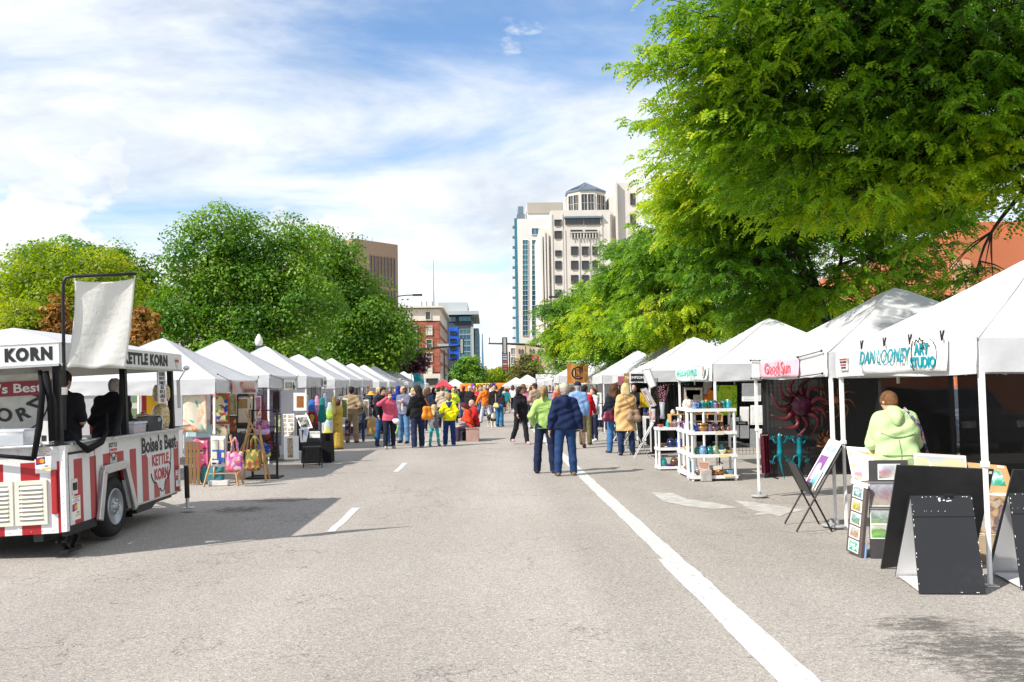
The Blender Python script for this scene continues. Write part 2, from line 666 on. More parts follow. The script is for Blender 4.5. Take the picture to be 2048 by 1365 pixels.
# --- buildings
WCACHE={}
def win_mesh(wd,h,nx,ny,frame,glass,dep=0.25,fw=0.1):
 key=(round(wd,2),round(h,2),nx,ny,frame.name,glass.name,dep)
 if key in WCACHE:
  return WCACHE[key]
 f,g=MB(),MB()
 f.bx(-wd/2-fw,wd/2+fw,-dep,0,-h/2-fw,-h/2)
 f.bx(-wd/2-fw,wd/2+fw,-dep,0,h/2,h/2+fw)
 f.bx(-wd/2-fw,-wd/2,-dep,0,-h/2,h/2)
 f.bx(wd/2,wd/2+fw,-dep,0,-h/2,h/2)
 for i in range(1,nx):
  x=-wd/2+wd*i/nx
  f.bx(x-fw*0.3,x+fw*0.3,-dep*0.55,0,-h/2,h/2)
 for j in range(1,ny):
  z=-h/2+h*j/ny
  f.bx(-wd/2,wd/2,-dep*0.5,0,z-fw*0.3,z+fw*0.3)
 g.bx(-wd/2,wd/2,-dep*0.15,0.02,-h/2,h/2)
 WCACHE[key]=(f.mesh('window',[frame]),g.mesh('pane',[glass]))
 return WCACHE[key]
def window(parent,loc,wd,h,nx=2,ny=1,frame=None,glass=None,dep=0.25,rz=0.0,fw=0.1):
 f,g=win_mesh(wd,h,nx,ny,frame,glass,dep,fw)
 o=obj('window',f,parent=parent,loc=loc,rot=(0,0,rz))
 obj('pane',g,parent=o)
 return o
def pbox(mb,px0,py0,px1,py1,Y,depth,mi=0,base=False):
 a,b=at(px0,py1,Y),at(px1,py0,Y)
 pm_=(py0+py1)/2
 mb.bx(at(px0,pm_,Y).x,at(px1,pm_,Y).x,Y,Y+depth,-0.02 if base else a.z,b.z,mi)
 return mb
def pwin(parent,px,py,pw,ph,Y,nx,ny,frame,glass,dep=0.3,fw=0.12):
 p=at(px,py,Y)
 s=Y/FPX
 return window(parent,(p.x,Y-0.01,p.z),pw*s,ph*s,nx,ny,frame,glass,dep,0,fw)
GLASSD=pm('dark_window_glass',(0.035,0.04,0.048),0.08,0,0.5,0.15,spec=0.8)
GLASST=pm('teal_window_glass',(0.03,0.17,0.22),0.06,0.35,0.35,0.1,spec=0.9)
GLASSB=pm('blue_window_glass',(0.02,0.11,0.19),0.06,0.4,0.4,0.08,spec=0.9)
BLIND=pm('pale_window_blind',(0.55,0.55,0.50),0.3,0,0.2,0.4)
LIME=pm('cream_limestone',(0.63,0.58,0.525),0.85,0,0.05,0.3,0.1,3)
LIME2=pm('pale_precast',(0.68,0.65,0.61),0.8,0,0.04,0.2)
SLATE=pm('slate_blue_metal_roof',(0.16,0.21,0.26),0.5,0.3,0.1,0.5)
DARKF=pm('bronze_frame',(0.10,0.085,0.075),0.5,0.4,0.1)
TANM=pm('taupe_panel',(0.42,0.38,0.32),0.8,0,0.05,0.2)
Y=200.0
b1=empty('stone_tower',(at(1170,770,Y).x,Y,0),'cream stone office tower with stepped shoulders and a glazed lantern under a slate roof','building')
inv=Matrix.Translation(-Vector(b1.location))
def wp(o,root):
 o.parent=root
 o.matrix_parent_inverse=Matrix.Translation(-Vector(root.location))
 return o
m=MB()
pbox(m,1083,456,1127,770,Y+1.2,24,base=True)
pbox(m,1105,420,1226,770,Y,24,base=True)
pbox(m,1222,394,1240,770,Y+2,20,base=True)
pbox(m,1236,366,1280,770,Y+1,18,base=True)
pbox(m,1278,480,1420,770,Y+2,24,base=True)
wp(obj('wall',m,LIME),b1)
for px,top in ((1086,470),(1092,462),(1098,466),(1106,428),(1127,428),(1132,460),(1160,478),(1181,478),(1200,460),(1206,428),(1222,428),(1237,362),(1279,364)):
 m=MB()
 pbox(m,px-1.8,top,px+1.8,770,Y-0.16,2.4,base=True)
 wp(obj('pier',m,LIME),b1)
for r_ in range(9):
 py=502+r_*28.6
 for px in (1149,1170.5,1191.5):
  wp(pwin(b1,px,py,12.6,15,Y,2,1,DARKF,GLASSD),b1)
 wp(pwin(b1,1116.5,py+(5 if r_==0 else 0),11,14 if r_ else 9,Y,2,1,DARKF,GLASSD),b1)
for px,py,pw,ph,nx in ((1116,446,13,10,2),(1116,470,13,13,2),(1148,443,34,11,3),(1186,443,34,11,3),(1153,468,22,13,3),(1182,468,22,13,3),(1268,399,14,21,1),(1268,440,14,21,1)):
 wp(pwin(b1,px,py,pw,ph,Y+(1 if px>1240 else 0),nx,1,DARKF,GLASSD),b1)
m=MB()
for px in range(1143,1196,6):
 a=at(px,470,Y)
 m.bx(a.x-0.1,a.x+0.1,Y-0.6,Y-0.45,a.z-0.9,a.z+0.2)
a,b=at(1140,466,Y),at(1198,466,Y)
m.bx(a.x,b.x,Y-0.62,Y-0.42,a.z-0.1,a.z+0.1)
wp(obj('balcony_rail',m,LIME),b1)
lc=at(1176,426,Y)
s=Y/FPX
rad=41*s
zb,zt,za=lc.z,at(1176,381,Y).z,at(1173,357,Y).z
m=MB()
oct_=[(rad*math.cos(R(22.5+45*k)),rad*math.sin(R(22.5+45*k))) for k in range(8)]
cy=Y+rad
m.prism(oct_,(lc.x,cy,zb),(1,0,0),(0,1,0),zt-zb)
lan=wp(obj('lantern_drum',m,LIME),b1)
for k in range(8):
 an=R(45*k)
 face=rad*math.cos(R(22.5))
 w_=2*rad*math.sin(R(22.5))-0.5
 for q in (-0.25,0.25):
  o=window(b1,(lc.x+face*math.cos(an)-math.sin(an)*w_*q,cy+face*math.sin(an)+math.cos(an)*w_*q,(zb+zt)/2-0.25),w_/2-0.18,zt-zb-1.2,2,2,LIME,GLASSD,0.25,an+R(90))
  wp(o,b1)
m=MB()
ro=[(rad*1.07*math.cos(R(22.5+45*k)),rad*1.07*math.sin(R(22.5+45*k))) for k in range(8)]
vs=[(lc.x+p[0],cy+p[1],zt) for p in ro]+[(lc.x+p[0],cy+p[1],zt+0.35) for p in ro]+[(lc.x,cy,za)]
m.add(vs,[(i,(i+1) % 8,8+(i+1) % 8,8+i) for i in range(8)]+[(8+i,8+(i+1) % 8,16) for i in range(8)]+[tuple(range(7,-1,-1))])
for k in range(8):
 for q in (0.12,0.25,0.38,0.5,0.62,0.75,0.88):
  p=Vector(vs[8+k]).lerp(Vector(vs[8+(k+1) % 8]),q)
  e=Vector(vs[16])
  fr=1-abs(q-0.5)*2
  m.bar(p+Vector((0,0,0.06)),p.lerp(e,0.3+0.68*fr)+Vector((0,0,0.06)),0.09,0.12)
wp(obj('roof',m,SLATE),b1)
a,b=at(1128,435,Y),at(1206,435,Y)
zz_=at(1160,424,Y).z
m=MB()
m.add([(a.x,Y-0.6,a.z),(b.x,Y-0.6,a.z),(b.x-1.2,Y+2.2,zz_),(a.x+2.2,Y+2.2,zz_)],[(0,1,2,3)])
m.add([(a.x,Y-0.6,a.z),(a.x+2.2,Y+2.2,zz_),(a.x+2.2,Y+2.2,a.z)],[(0,1,2)])
m.bx(a.x,b.x,Y-0.7,Y+0.3,a.z-0.35,a.z)
wp(obj('roof',m,SLATE),b1)
Y=262.0
b2=empty('glass_tower',(at(1075,770,Y).x,Y,0),'pale tower with two tall strips of blue glass beside the cream stone tower','building')
m=MB()
pbox(m,1037,437,1130,770,Y,30,base=True)
pbox(m,1054,406,1126,438,Y+2,22)
wp(obj('wall',m,[LIME2]),b2)
m=MB()
pbox(m,1054.4,405,1125,427,Y+1.7,0.5)
wp(obj('roof_screen',m,TANM),b2)
m=MB()
pbox(m,1029,437,1037,498,Y+0.6,26)
pbox(m,1031.5,498,1037,770,Y+0.6,26)
wp(obj('glass_corner',m,GLASST),b2)
m=MB()
pbox(m,1036.5,413,1047,437,Y+5,6)
pbox(m,1034,428,1050,438,Y+4.8,7)
wp(obj('roof_plant',m,SLATE),b2)
for (pc,pw) in ((1050.5,10.5),(1071,14)):
 for r_ in range(19):
  wp(pwin(b2,pc,485.5+r_*10.1,pw,9.4,Y,2,1,LIME2,GLASST if r_<10 else GLASSB,0.25,0.08),b2)
for pc in (1070,1089):
 wp(pwin(b2,pc,463.5,13,12.5,Y,2,1,LIME2,GLASST,0.3),b2)
for r_ in range(15):
 m=MB()
 pbox(m,1025.2,452+r_*20.2,1031.5,456+r_*20.2,Y+0.8,1.5)
 wp(obj('balcony_rail',m,SLATE),b2)
a=at(1031,470,Y)
def brick_mat():
 m,t,b=nodes('red_brick')
 L=t.links.new
 tcn=t.nodes.new('ShaderNodeTexCoord')
 n=t.nodes.new('ShaderNodeTexNoise')
 n.inputs['Scale'].default_value=1.5
 n.inputs['Detail'].default_value=8
 L(tcn.outputs['Object'],n.inputs['Vector'])
 r=t.nodes.new('ShaderNodeValToRGB')
 r.color_ramp.elements[0].position=0.3
 r.color_ramp.elements[0].color=(0.24,0.065,0.04,1)
 r.color_ramp.elements[1].position=0.7
 r.color_ramp.elements[1].color=(0.37,0.115,0.075,1)
 L(n.outputs[0],r.inputs[0])
 L(r.outputs[0],b.inputs['Base Color'])
 b.inputs['Roughness'].default_value=0.9
 return m
BRICK=brick_mat()
STONE=pm('pale_stone_trim',(0.60,0.55,0.47),0.85,0,0.08,0.5)
Y=225.0
b3=empty('brick_building',(at(860,770,Y).x,Y,0),'red brick corner building with pale stone top storey and deep cornice','building')
m=MB()
pbox(m,700,644,879,748,Y,42)
wp(obj('wall',m,BRICK),b3)
m=MB()
pbox(m,698.5,747.5,880.2,775,Y-0.3,42.6,base=True)
wp(obj('base_storey',m,STONE),b3)
m=MB()
pbox(m,699,617,879.5,644.5,Y-0.1,42.2)
wp(obj('top_storey',m,STONE),b3)
m=MB()
pbox(m,696,612,886,618,Y-1.2,44.6)
pbox(m,697.5,618,882,621,Y-0.6,43.4)
wp(obj('cornice',m,STONE),b3)
for k in range(5):
 z=at(860,660+k*18,Y).z
 m=MB().bx(at(700,660,Y).x-0.04,at(879,660,Y).x+0.05,Y-0.06,Y+42.05,z-0.05,z+0.05)
 wp(obj('brick_course',m,pm('dark_brick_course',(0.2,0.06,0.04),0.9)),b3)  # thin bands in a darker brick red
for r_ in range(4):
 for c_,px in enumerate((858.5,828,800,770)):
  wp(pwin(b3,px,661.5+r_*26.6,10.5,16.5,Y,1,2,STONE,BLIND if (r_ in (0,3) and c_==0) else GLASSD,0.3,0.14),b3)
 for k in range(9):
  z=at(858,661.5+r_*26.6,Y).z
  wp(window(b3,(at(879,700,Y).x+0.01,Y+3.5+k*4.3,z),1.3,2.1,1,2,STONE,GLASSD,0.25,R(90),0.12),b3)
wp(pwin(b3,856,632,9,15,Y-0.1,1,1,STONE,GLASSD),b3)
wp(pwin(b3,864,764,22,12,Y-0.3,3,1,DARKF,GLASSD),b3)
m=MB()
p=at(872,612,Y)
m.tube([(p.x-1,Y+8,p.z-1),(p.x-1,Y+8,at(872,512,Y).z)],[0.13,0.05],6)
for q in (840,850,862):
 p=at(q,612,Y)
 m.tube([(p.x,Y+6,p.z-1),(p.x,Y+6,p.z+1.6)],0.12,5)
wp(obj('roof_mast',m,pm('grey_steel',(0.2,0.2,0.21),0.5,0.6)),b3)
Y=300.0
b4=empty('modern_block',(at(925,770,Y).x,Y,0),'modern block with teal glass, a bright blue panel and a flat grey roof','building')
GREYP=pm('grey_roof_panel',(0.50,0.53,0.54),0.6,0.2,0.04,0.1)
BLUEP=pm('bright_blue_wrap',(0.01,0.12,0.62),0.5,0,0.25,0.5)
DKP=pm('charcoal_panel',(0.06,0.07,0.08),0.6,0,0.1,0.1)
m=MB()
pbox(m,893,632,944,775,Y,40,base=True)
pbox(m,940,657,958,775,Y+6,40,base=True)
wp(obj('wall',m,DKP),b4)
m=MB()
pbox(m,877,605,935,626,Y+4,26)
wp(obj('roof_plant',m,GREYP),b4)
m=MB()
pbox(m,891,622,957,630,Y-2,46)
wp(obj('roof',m,GREYP),b4)
m=MB()
pbox(m,898,654,917,719,Y-0.3,1.0)
wp(obj('blue_panel',m,BLUEP),b4)
for r_ in range(4):
 wp(pwin(b4,906,666+r_*15.3,11,6,Y-0.3,2,1,DKP,GLASSD,0.3),b4)
for r_ in range(6):
 wp(pwin(b4,930,664+r_*11.4,22,9.6,Y,3,1,GREYP,GLASST if r_ % 2==0 else GLASSB,0.25),b4)
for r_ in range(9):
 wp(pwin(b4,954,664+r_*11.4,7,9.6,Y+6,2,1,GREYP,GLASST,0.25),b4)
wp(pwin(b4,904,639,14,9,Y,2,1,DKP,GLASST,0.25),b4)
wp(pwin(b4,930,638,24,9,Y,3,1,DKP,GLASST,0.25),b4)
m=MB()
pbox(m,942.5,654,947.5,735,Y-0.6,4)
wp(obj('corner_column',m,GREYP),b4)
b5=empty('brown_tower',(-31,255,0),'tall plain brown tower with narrow window slots behind the big green tree','building')
BROWN=pm('brown_panel',(0.34,0.235,0.165),0.85,0,0.05,0.1,0.05,2)
pa,pb_=at(709,479,250.0),at(795.5,490,262.0)
d=(pb_-pa)
d.z=0
L_=d.length
d.normalize()
n_=Vector((-d.y,d.x,0))
m=MB()
m.prism([(0,0),(L_,0),(L_+0.0,30),(-0.0,30)],(pa.x,pa.y,-0.02),d,n_,pb_.z)
wp(obj('wall',m,BROWN),b5)
an=math.atan2(d.y,d.x)
for k in range(8):
 for j in range(3):
  q=L_-1.6-k*1.25
  if q<1:
   continue
  p=pa+d*q
  wp(window(b5,(p.x-n_.x*0.01,p.y-n_.y*0.01,pb_.z-8.5-j*9.5),0.7,8.6,1,3,BROWN,GLASSD,0.2,an,0.08),b5)
m=MB()
for q in (2,5.5,9):
 p=pa+d*q+n_*3
 m.tube([(p.x,p.y,pb_.z-0.2),(p.x,p.y,pb_.z+1.8)],0.06,5)
wp(obj('roof_mast',m,pm('grey_steel',(0.2,0.2,0.21))),b5)
Y=92.0
b6=empty('classical_hall',(at(480,770,Y).x,Y,0),'cream classical hall with bracketed cornice half hidden by the trees','building')
m=MB()
pbox(m,333,582,660,780,Y,16,base=True)
pbox(m,336,532,660,560,Y+1.5,12)
wp(obj('wall',m,STONE),b6)
m=MB()
pbox(m,322,571,670,577,Y-1.1,19)
pbox(m,328,577,664,583,Y-0.4,17)
pbox(m,332,529,662,533.5,Y+1.1,13)
wp(obj('cornice',m,STONE),b6)
for k in range(34):
 p=at(330+k*9.9,579,Y)
 wp(obj('bracket',MB().bx(-0.12,0.12,-0.7,0.4,-0.2,0.2),STONE,loc=(p.x,Y-0.4,p.z)),b6)
for k in range(6):
 for r_ in range(2):
  wp(pwin(b6,370+k*52,625+r_*62,14,34,Y,2,3,STONE,GLASSD,0.3,0.15),b6)
Y=240.0
b7=empty('white_block',(at(1022,770,Y).x,Y,0),'narrow white block with grey windows at the foot of the glass tower','building')
m=MB()
pbox(m,1014,690,1036,775,Y,16,base=True)
wp(obj('wall',m,LIME2),b7)
for r_ in range(4):
 wp(pwin(b7,1028,703+r_*18,12,12,Y,2,1,LIME2,pm('grey_glass',(0.25,0.28,0.3),0.2),0.25),b7)
Y=190.0
b8=empty('tan_block',(at(1062,770,Y).x,Y,0),'tan building with small arched windows and a toothed parapet below the cream tower','building')
TAN=pm('tan_brick',(0.48,0.38,0.27),0.9,0,0.1,0.6)
m=MB()
pbox(m,1033,690,1110,775,Y,8,base=True)
wp(obj('wall',m,TAN),b8)
m=MB()
for k in range(16):
 pbox(m,1034+k*4.7,686,1036.6+k*4.7,690.4,Y,1.0)
wp(obj('parapet',m,STONE),b8)
for k,px in enumerate((1039,1045,1061,1067,1078,1084)):
 p=at(px,703,Y)
 s=Y/FPX
 m=MB()
 pts=[(-2.0*s,-4.5*s),(2.0*s,-4.5*s)]+[(2.0*s*math.cos(R(t_)),2.5*s+2.0*s*math.sin(R(t_))) for t_ in range(0,181,30)]
 m.prism(pts,(p.x,Y-0.12,p.z),(1,0,0),(0,0,1),-0.2)
 wp(obj('window',m,GLASSD),b8)
b9=empty('stucco_building',(24,40,0),'orange stucco building seen through the branches above the nearest tent','building')
STU=pm('orange_stucco',(0.52,0.16,0.075),0.9,0,0.08,0.6,0.2,8)
m=MB()
Y=40.0
pbox(m,1866,520,1905,780,Y+1.5,12,base=True)
pbox(m,1905,470,2300,780,Y,16,base=True)
pbox(m,1960,440,2300,500,Y+1,10)
wp(obj('wall',m,STU),b9)
m=MB()
pbox(m,1906,520,1944,640,Y-0.12,0.3)
wp(obj('wall_panel',m,pm('peach_stucco',(0.62,0.32,0.20),0.9,0,0.05,0.6)),b9)
for px in (1934,1942):
 wp(pwin(b9,px,585,5,14,Y-0.13,1,1,STU,GLASSD,0.15,0.03),b9)
b10=empty('cream_shop_row',(18,62,0),'cream low building glimpsed between the tree trunks behind the tents','building')
m=MB()
Y=62.0
pbox(m,1600,556,1800,780,Y,10,base=True)
wp(obj('wall',m,LIME2),b10)
for px in (1630,1662,1694,1726,1758):
 for py in (590,640):
  wp(pwin(b10,px,py,12,22,Y,2,2,STONE,GLASSD,0.2),b10)
# --- trees
def leaf_mat(name,stops,trans=0.45,rough=0.5):
 m,t,b=nodes(name)
 L=t.links.new
 at_=t.nodes.new('ShaderNodeAttribute')
 at_.attribute_name='tone'
 r=t.nodes.new('ShaderNodeValToRGB')
 e=r.color_ramp.elements
 while len(e)<len(stops):
  e.new(0.5)
 for i,(p,c) in enumerate(stops):
  e[i].position=p
  e[i].color=tuple(c)+(1,)
 L(at_.outputs['Fac'],r.inputs[0])
 L(r.outputs[0],b.inputs['Base Color'])
 b.inputs['Roughness'].default_value=rough
 setin(b,'Specular IOR Level',0.35)
 tr=t.nodes.new('ShaderNodeBsdfTranslucent')
 hs=t.nodes.new('ShaderNodeHueSaturation')
 hs.inputs['Hue'].default_value=0.487
 hs.inputs['Saturation'].default_value=1.1
 hs.inputs['Value'].default_value=1.75
 L(r.outputs[0],hs.inputs['Color'])
 L(hs.outputs[0],tr.inputs[0])
 mxx=t.nodes.new('ShaderNodeMixShader')
 mxx.inputs[0].default_value=trans
 L(b.outputs[0],mxx.inputs[1])
 L(tr.outputs[0],mxx.inputs[2])
 L(mxx.outputs[0],t.nodes['Material Output'].inputs[0])
 return m
LOCUST=leaf_mat('locust_leaf',[(0.0,(0.034,0.11,0.009)),(0.4,(0.09,0.22,0.012)),(0.72,(0.23,0.39,0.017)),(1.0,(0.48,0.53,0.024))])
OAK=leaf_mat('oak_leaf',[(0.0,(0.03,0.095,0.009)),(0.45,(0.085,0.21,0.017)),(1.0,(0.25,0.40,0.035))],0.35)
LIMEG=leaf_mat('lime_leaf',[(0.0,(0.06,0.13,0.01)),(0.5,(0.22,0.32,0.014)),(1.0,(0.44,0.44,0.018))])
RUST=leaf_mat('rust_leaf',[(0.0,(0.09,0.10,0.015)),(0.45,(0.30,0.14,0.03)),(1.0,(0.38,0.26,0.05))],0.3)
OLIVE=leaf_mat('olive_leaf',[(0.0,(0.05,0.07,0.015)),(0.5,(0.12,0.13,0.03)),(1.0,(0.24,0.18,0.05))],0.3)
PLUM=leaf_mat('plum_leaf',[(0.0,(0.02,0.006,0.012)),(1.0,(0.07,0.016,0.03))],0.25)
BARK=pm('dark_bark',(0.055,0.045,0.038),0.95,0,0.35,5,0.8,22)
def npmesh(name,V,F,mat,tone=None,smooth=False):
 me=bpy.data.meshes.new(name)
 n=F.shape[1]
 me.vertices.add(len(V))
 me.vertices.foreach_set('co',np.ascontiguousarray(V,dtype=np.float32).ravel())
 me.loops.add(F.size)
 me.loops.foreach_set('vertex_index',np.ascontiguousarray(F,dtype=np.int32).ravel())
 me.polygons.add(len(F))
 me.polygons.foreach_set('loop_start',np.arange(len(F),dtype=np.int32)*n)
 me.polygons.foreach_set('loop_total',np.full(len(F),n,dtype=np.int32))
 if smooth:
  me.polygons.foreach_set('use_smooth',np.ones(len(F),dtype=bool))
 if tone is not None:
  a=me.attributes.new('tone','FLOAT','POINT')
  a.data.foreach_set('value',np.ascontiguousarray(tone,dtype=np.float32))
 me.materials.append(mat)
 me.update(calc_edges=True)
 me.validate()
 return me
def unit(a):
 return a/np.maximum(1e-9,np.linalg.norm(a,axis=-1,keepdims=True))
def lobe_points(rg,lobes,n,shell=0.55):
 vol=np.array([l[1][0]*l[1][1]*l[1][2] for l in lobes])**0.75
 pick=rg.choice(len(lobes),n,p=vol/vol.sum())
 d=unit(rg.normal(size=(n,3)))
 rr=rg.uniform(shell**3,1.0,n)**(1/3)
 rr=np.where(rg.random(n)<0.25,rg.random(n)*0.8,rr)
 c=np.array([l[0] for l in lobes])[pick]
 r=np.array([l[1] for l in lobes])[pick]
 return c+d*r*rr[:,None],d,pick
def fronds(rg,base,dirv,ln,tone,pairs,lw=0.27,ll=0.29,droop=0.7):
 N=len(base)
 up=np.array([0,0,1.0])+rg.normal(size=(N,3))*0.85
 side=unit(np.cross(dirv,up))
 V=np.empty((N,pairs,2,4,3))
 for j in range(pairs):
  t=(j+0.8)/pairs
  p=base+dirv*(ln*t)[:,None]
  p[:,2]-=droop*ln*t*t
  tan=unit(dirv+np.array([0,0,-2*droop*t]))
  for k,sg in enumerate((-1,1)):
   a=unit(side*sg*0.95+tan*0.45+np.array([0,0,-0.18])+rg.normal(size=(N,3))*0.12)
   b=unit(np.cross(a,np.cross(a,tan)+rg.normal(size=(N,3))*0.3))
   l=(ln*ll*(1.1-0.45*abs(t-0.45)))[:,None]
   wv=l*lw
   V[:,j,k,0]=p
   V[:,j,k,1]=p+a*l*0.5+b*wv
   V[:,j,k,2]=p+a*l
   V[:,j,k,3]=p+a*l*0.5-b*wv
 V=V.reshape(-1,3)
 F=np.arange(len(V)).reshape(-1,4)
 return V,F,np.repeat(tone,pairs*8)
def clump_tone(P,scale,seed):
 q=P*scale+seed
 return 0.5+0.25*(np.sin(q[:,0]*1.7+1.3*np.sin(q[:,1]))+np.sin(q[:,2]*2.1+1.1*np.sin(q[:,0]*1.3+q[:,1]*0.8)))
def skeleton(mb,base,height,lobes,rt,rr_,anchors=None,pick=None,lean=(0,0),nside=8,twig=0.016):
 rr=random.Random(rr_)
 b=Vector(base)
 f=b+Vector((lean[0],lean[1],height))
 mid=b.lerp(f,0.5)+Vector((rr.uniform(-.1,.1),rr.uniform(-.1,.1),0))
 mb.tube([b,b+Vector((0,0,0.25)),mid,f],[rt*1.5,rt*1.1,rt*0.95,rt*0.85],nside+2)
 ends=[]
 boughs=[]
 for n_,(c,r) in enumerate(lobes):
  c=Vector(c)
  st=f.lerp(b,rr.uniform(0,0.12))
  if len(boughs)>=4:
   st=min((q for bp in boughs for q in (bp[2],bp[3],bp[4],bp[5])),key=lambda q: (q-c).length)
  d=c-st
  k1=st+d*0.33+Vector((rr.uniform(-.2,.2),rr.uniform(-.2,.2),0.22*d.length*(0.6 if c.z>f.z else 0.25)))
  k2=st+d*0.7+Vector((rr.uniform(-.2,.2),rr.uniform(-.2,.2),0.12*d.length))
  pts=[]
  for i in range(8):
   t=i/7
   pts.append(st*(1-t)**3+k1*3*t*(1-t)**2+k2*3*t*t*(1-t)+c*t**3)
  big=len(boughs)<4
  if big:
   boughs.append(pts)
  mb.tube(pts,[rt*((0.46 if big else 0.25)-(0.055 if big else 0.028)*i) for i in range(8)],nside-2)
  ends.append(pts)
 if anchors is not None:
  for i in range(len(anchors)):
   pts=ends[pick[i]]
   a=Vector(anchors[i])
   st=pts[rr.choice((4,5,6,6,7))]
   d=a-st
   if d.length<0.05:
    continue
   m_=st.lerp(a,0.5)+Vector((0,0,0.10*d.length))+Vector((rr.uniform(-1,1),rr.uniform(-1,1),rr.uniform(-1,1)))*0.06*d.length
   mb.tube([st,m_,a],[twig*(0.8+0.5*d.length),twig*0.75,twig*0.35],4)
def locust(label,base,lobes,ntw,nfr,pairs,seed,ln=0.2,twl=0.75,rt=0.16,h=2.6,lean=(0,0),group='leafy trees behind the tents',twig=0.014):
 rg=np.random.default_rng(seed)
 root=empty('locust_tree',(base[0],base[1],0),label,'tree',group)
 A,D,pick=lobe_points(rg,lobes,ntw)
 rootc=np.array([base[0],base[1],h+0.6])
 outd=A-rootc
 outd[:,2]*=0.35
 td=unit(unit(outd)+D*np.array([0.7,0.7,0.25])+rg.normal(size=A.shape)*0.3)
 td[:,2]=td[:,2]*0.6+0.06
 td=unit(td)
 TL=twl*rg.uniform(0.6,1.25,ntw)
 tone0=clump_tone(A,0.8,seed)
 bs,ds,ls,tn=[],[],[],[]
 side=unit(np.cross(td,[0,0,1.0]))
 for k in range(nfr):
  t=(k+0.6)/nfr
  p=A+td*(TL*t)[:,None]
  p[:,2]-=0.16*TL*t*t
  sg=1 if k % 2 else -1
  d=unit(side*sg*(0.9-0.55*t)+td*(0.45+0.6*t)+rg.normal(size=A.shape)*0.28+np.array([0,0,0.12]))
  bs.append(p)
  ds.append(d)
  ls.append(ln*rg.uniform(0.7,1.25,ntw)*(1.05-0.3*t))
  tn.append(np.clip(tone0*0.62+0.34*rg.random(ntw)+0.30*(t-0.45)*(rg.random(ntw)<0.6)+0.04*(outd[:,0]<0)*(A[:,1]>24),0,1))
 V,F,T=fronds(rg,np.concatenate(bs),np.concatenate(ds),np.concatenate(ls),np.concatenate(tn),pairs)
 loc=np.array([base[0],base[1],0])
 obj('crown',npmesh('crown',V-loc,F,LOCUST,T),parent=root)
 mb=MB()
 b0=Vector((base[0],base[1],0))
 tips=A+td*(TL*0.85)[:,None]
 skeleton(mb,(base[0],base[1],-0.05),h,lobes,rt,seed,A,pick,lean,8,twig)
 for i in range(ntw):
  mb.tube([A[i],(A[i]+tips[i])/2-np.array([0,0,0.03]),tips[i]-np.array([0,0,0.12*TL[i]])],[twig*0.5,twig*0.4,twig*0.2],3)
 mb.v=[(p[0]-b0.x,p[1]-b0.y,p[2]) for p in mb.v]
 obj('trunk',mb,BARK,parent=root,smooth=True)
 return root
def lob(*L,k=1.0):
 return [(tuple(at(px,py,Y*k)),(rx*k,ry*k,rz*k)) for px,py,Y,rx,ry,rz in L]
locust('near tree whose branches hang over the two nearest tents',(9.7,13.2),
  lob((1530,40,11.2,1.0,1.2,.45),(1660,30,11.0,1.4,1.4,.7),(1850,0,11,1.4,1.4,.8),(2010,60,11.5,1.2,1.4,.9),
   (1440,128,11.6,.85,1.0,.28),(1560,150,11.8,1.2,1.3,.6),(1760,170,12,1.4,1.5,.8),(1930,220,12,1.2,1.5,.8),
   (1500,235,12.2,1.0,1.2,.5),(1620,290,12.4,1.3,1.3,.7),(1800,320,12.6,1.3,1.4,.7),(1980,340,12.6,1.0,1.4,.5),
   (1680,400,12.8,1.2,1.2,.5),(1850,390,12.8,.9,1.2,.35),(1955,555,12.4,.5,.8,.25),(2080,250,12,1.2,1.5,1.2),
   (1350,140,11.7,.25,.5,.1),(1850,450,13.5,.5,.6,.2)) +
  [((2.2,8.9,7.0),(1.0,1.0,.35)),((3.6,8.2,7.2),(1.1,1.0,.4)),((5.2,7.6,7.4),(1.1,1.0,.4))],
  1750,9,8,3,ln=0.24,twl=0.7,rt=0.17,h=3.0,lean=(-0.4,-0.3))
locust('second nearest tree, its low crown hanging behind the pink signed tent',(7.9,19.5),
  lob((1345,255,16.5,.4,.8,.12),(1430,320,17,.95,1.2,.42),(1540,350,18,1.4,1.5,.7),(1700,400,19,1.5,1.5,.8),(1810,440,19.5,1.0,1.4,.6),
   (1480,430,18.5,1.3,1.4,.6),(1600,480,19,1.4,1.5,.6),(1760,520,19.5,1.2,1.4,.5),(1500,540,19,1.3,1.4,.55),(1650,590,19,1.1,1.3,.5),
   (1420,400,18.0,.8,1.1,.4),(1850,600,20,.5,.8,.25),(1560,630,19.5,1.0,1.2,.35),(1820,360,19.5,1.2,1.4,.8)),
  1350,8,8,5,ln=0.28,twl=0.8,rt=0.15,h=2.8,lean=(-0.3,0))
locust('third tree in the right hand row, pale yellow green, beside the cream tower',(8.1,27.5),
  lob((1310,510,26,.7,1.0,.45),(1375,410,26.5,.8,1.2,.55),(1380,530,27,1.3,1.3,.7),(1430,480,27.5,1.3,1.5,.8),(1345,600,27,1.2,1.4,.6),
   (1420,600,27.5,1.5,1.5,.7),(1540,620,28,1.5,1.5,.7),(1300,645,26.5,.9,1.2,.4),(1360,660,27,1.4,1.4,.4),(1500,560,28,1.3,1.5,.7),(1650,640,28,1.4,1.4,.5),(1345,460,26.5,.5,.9,.3)),
  1050,7,7,7,ln=0.36,twl=1.0,rt=0.15,h=2.7,twig=0.02)
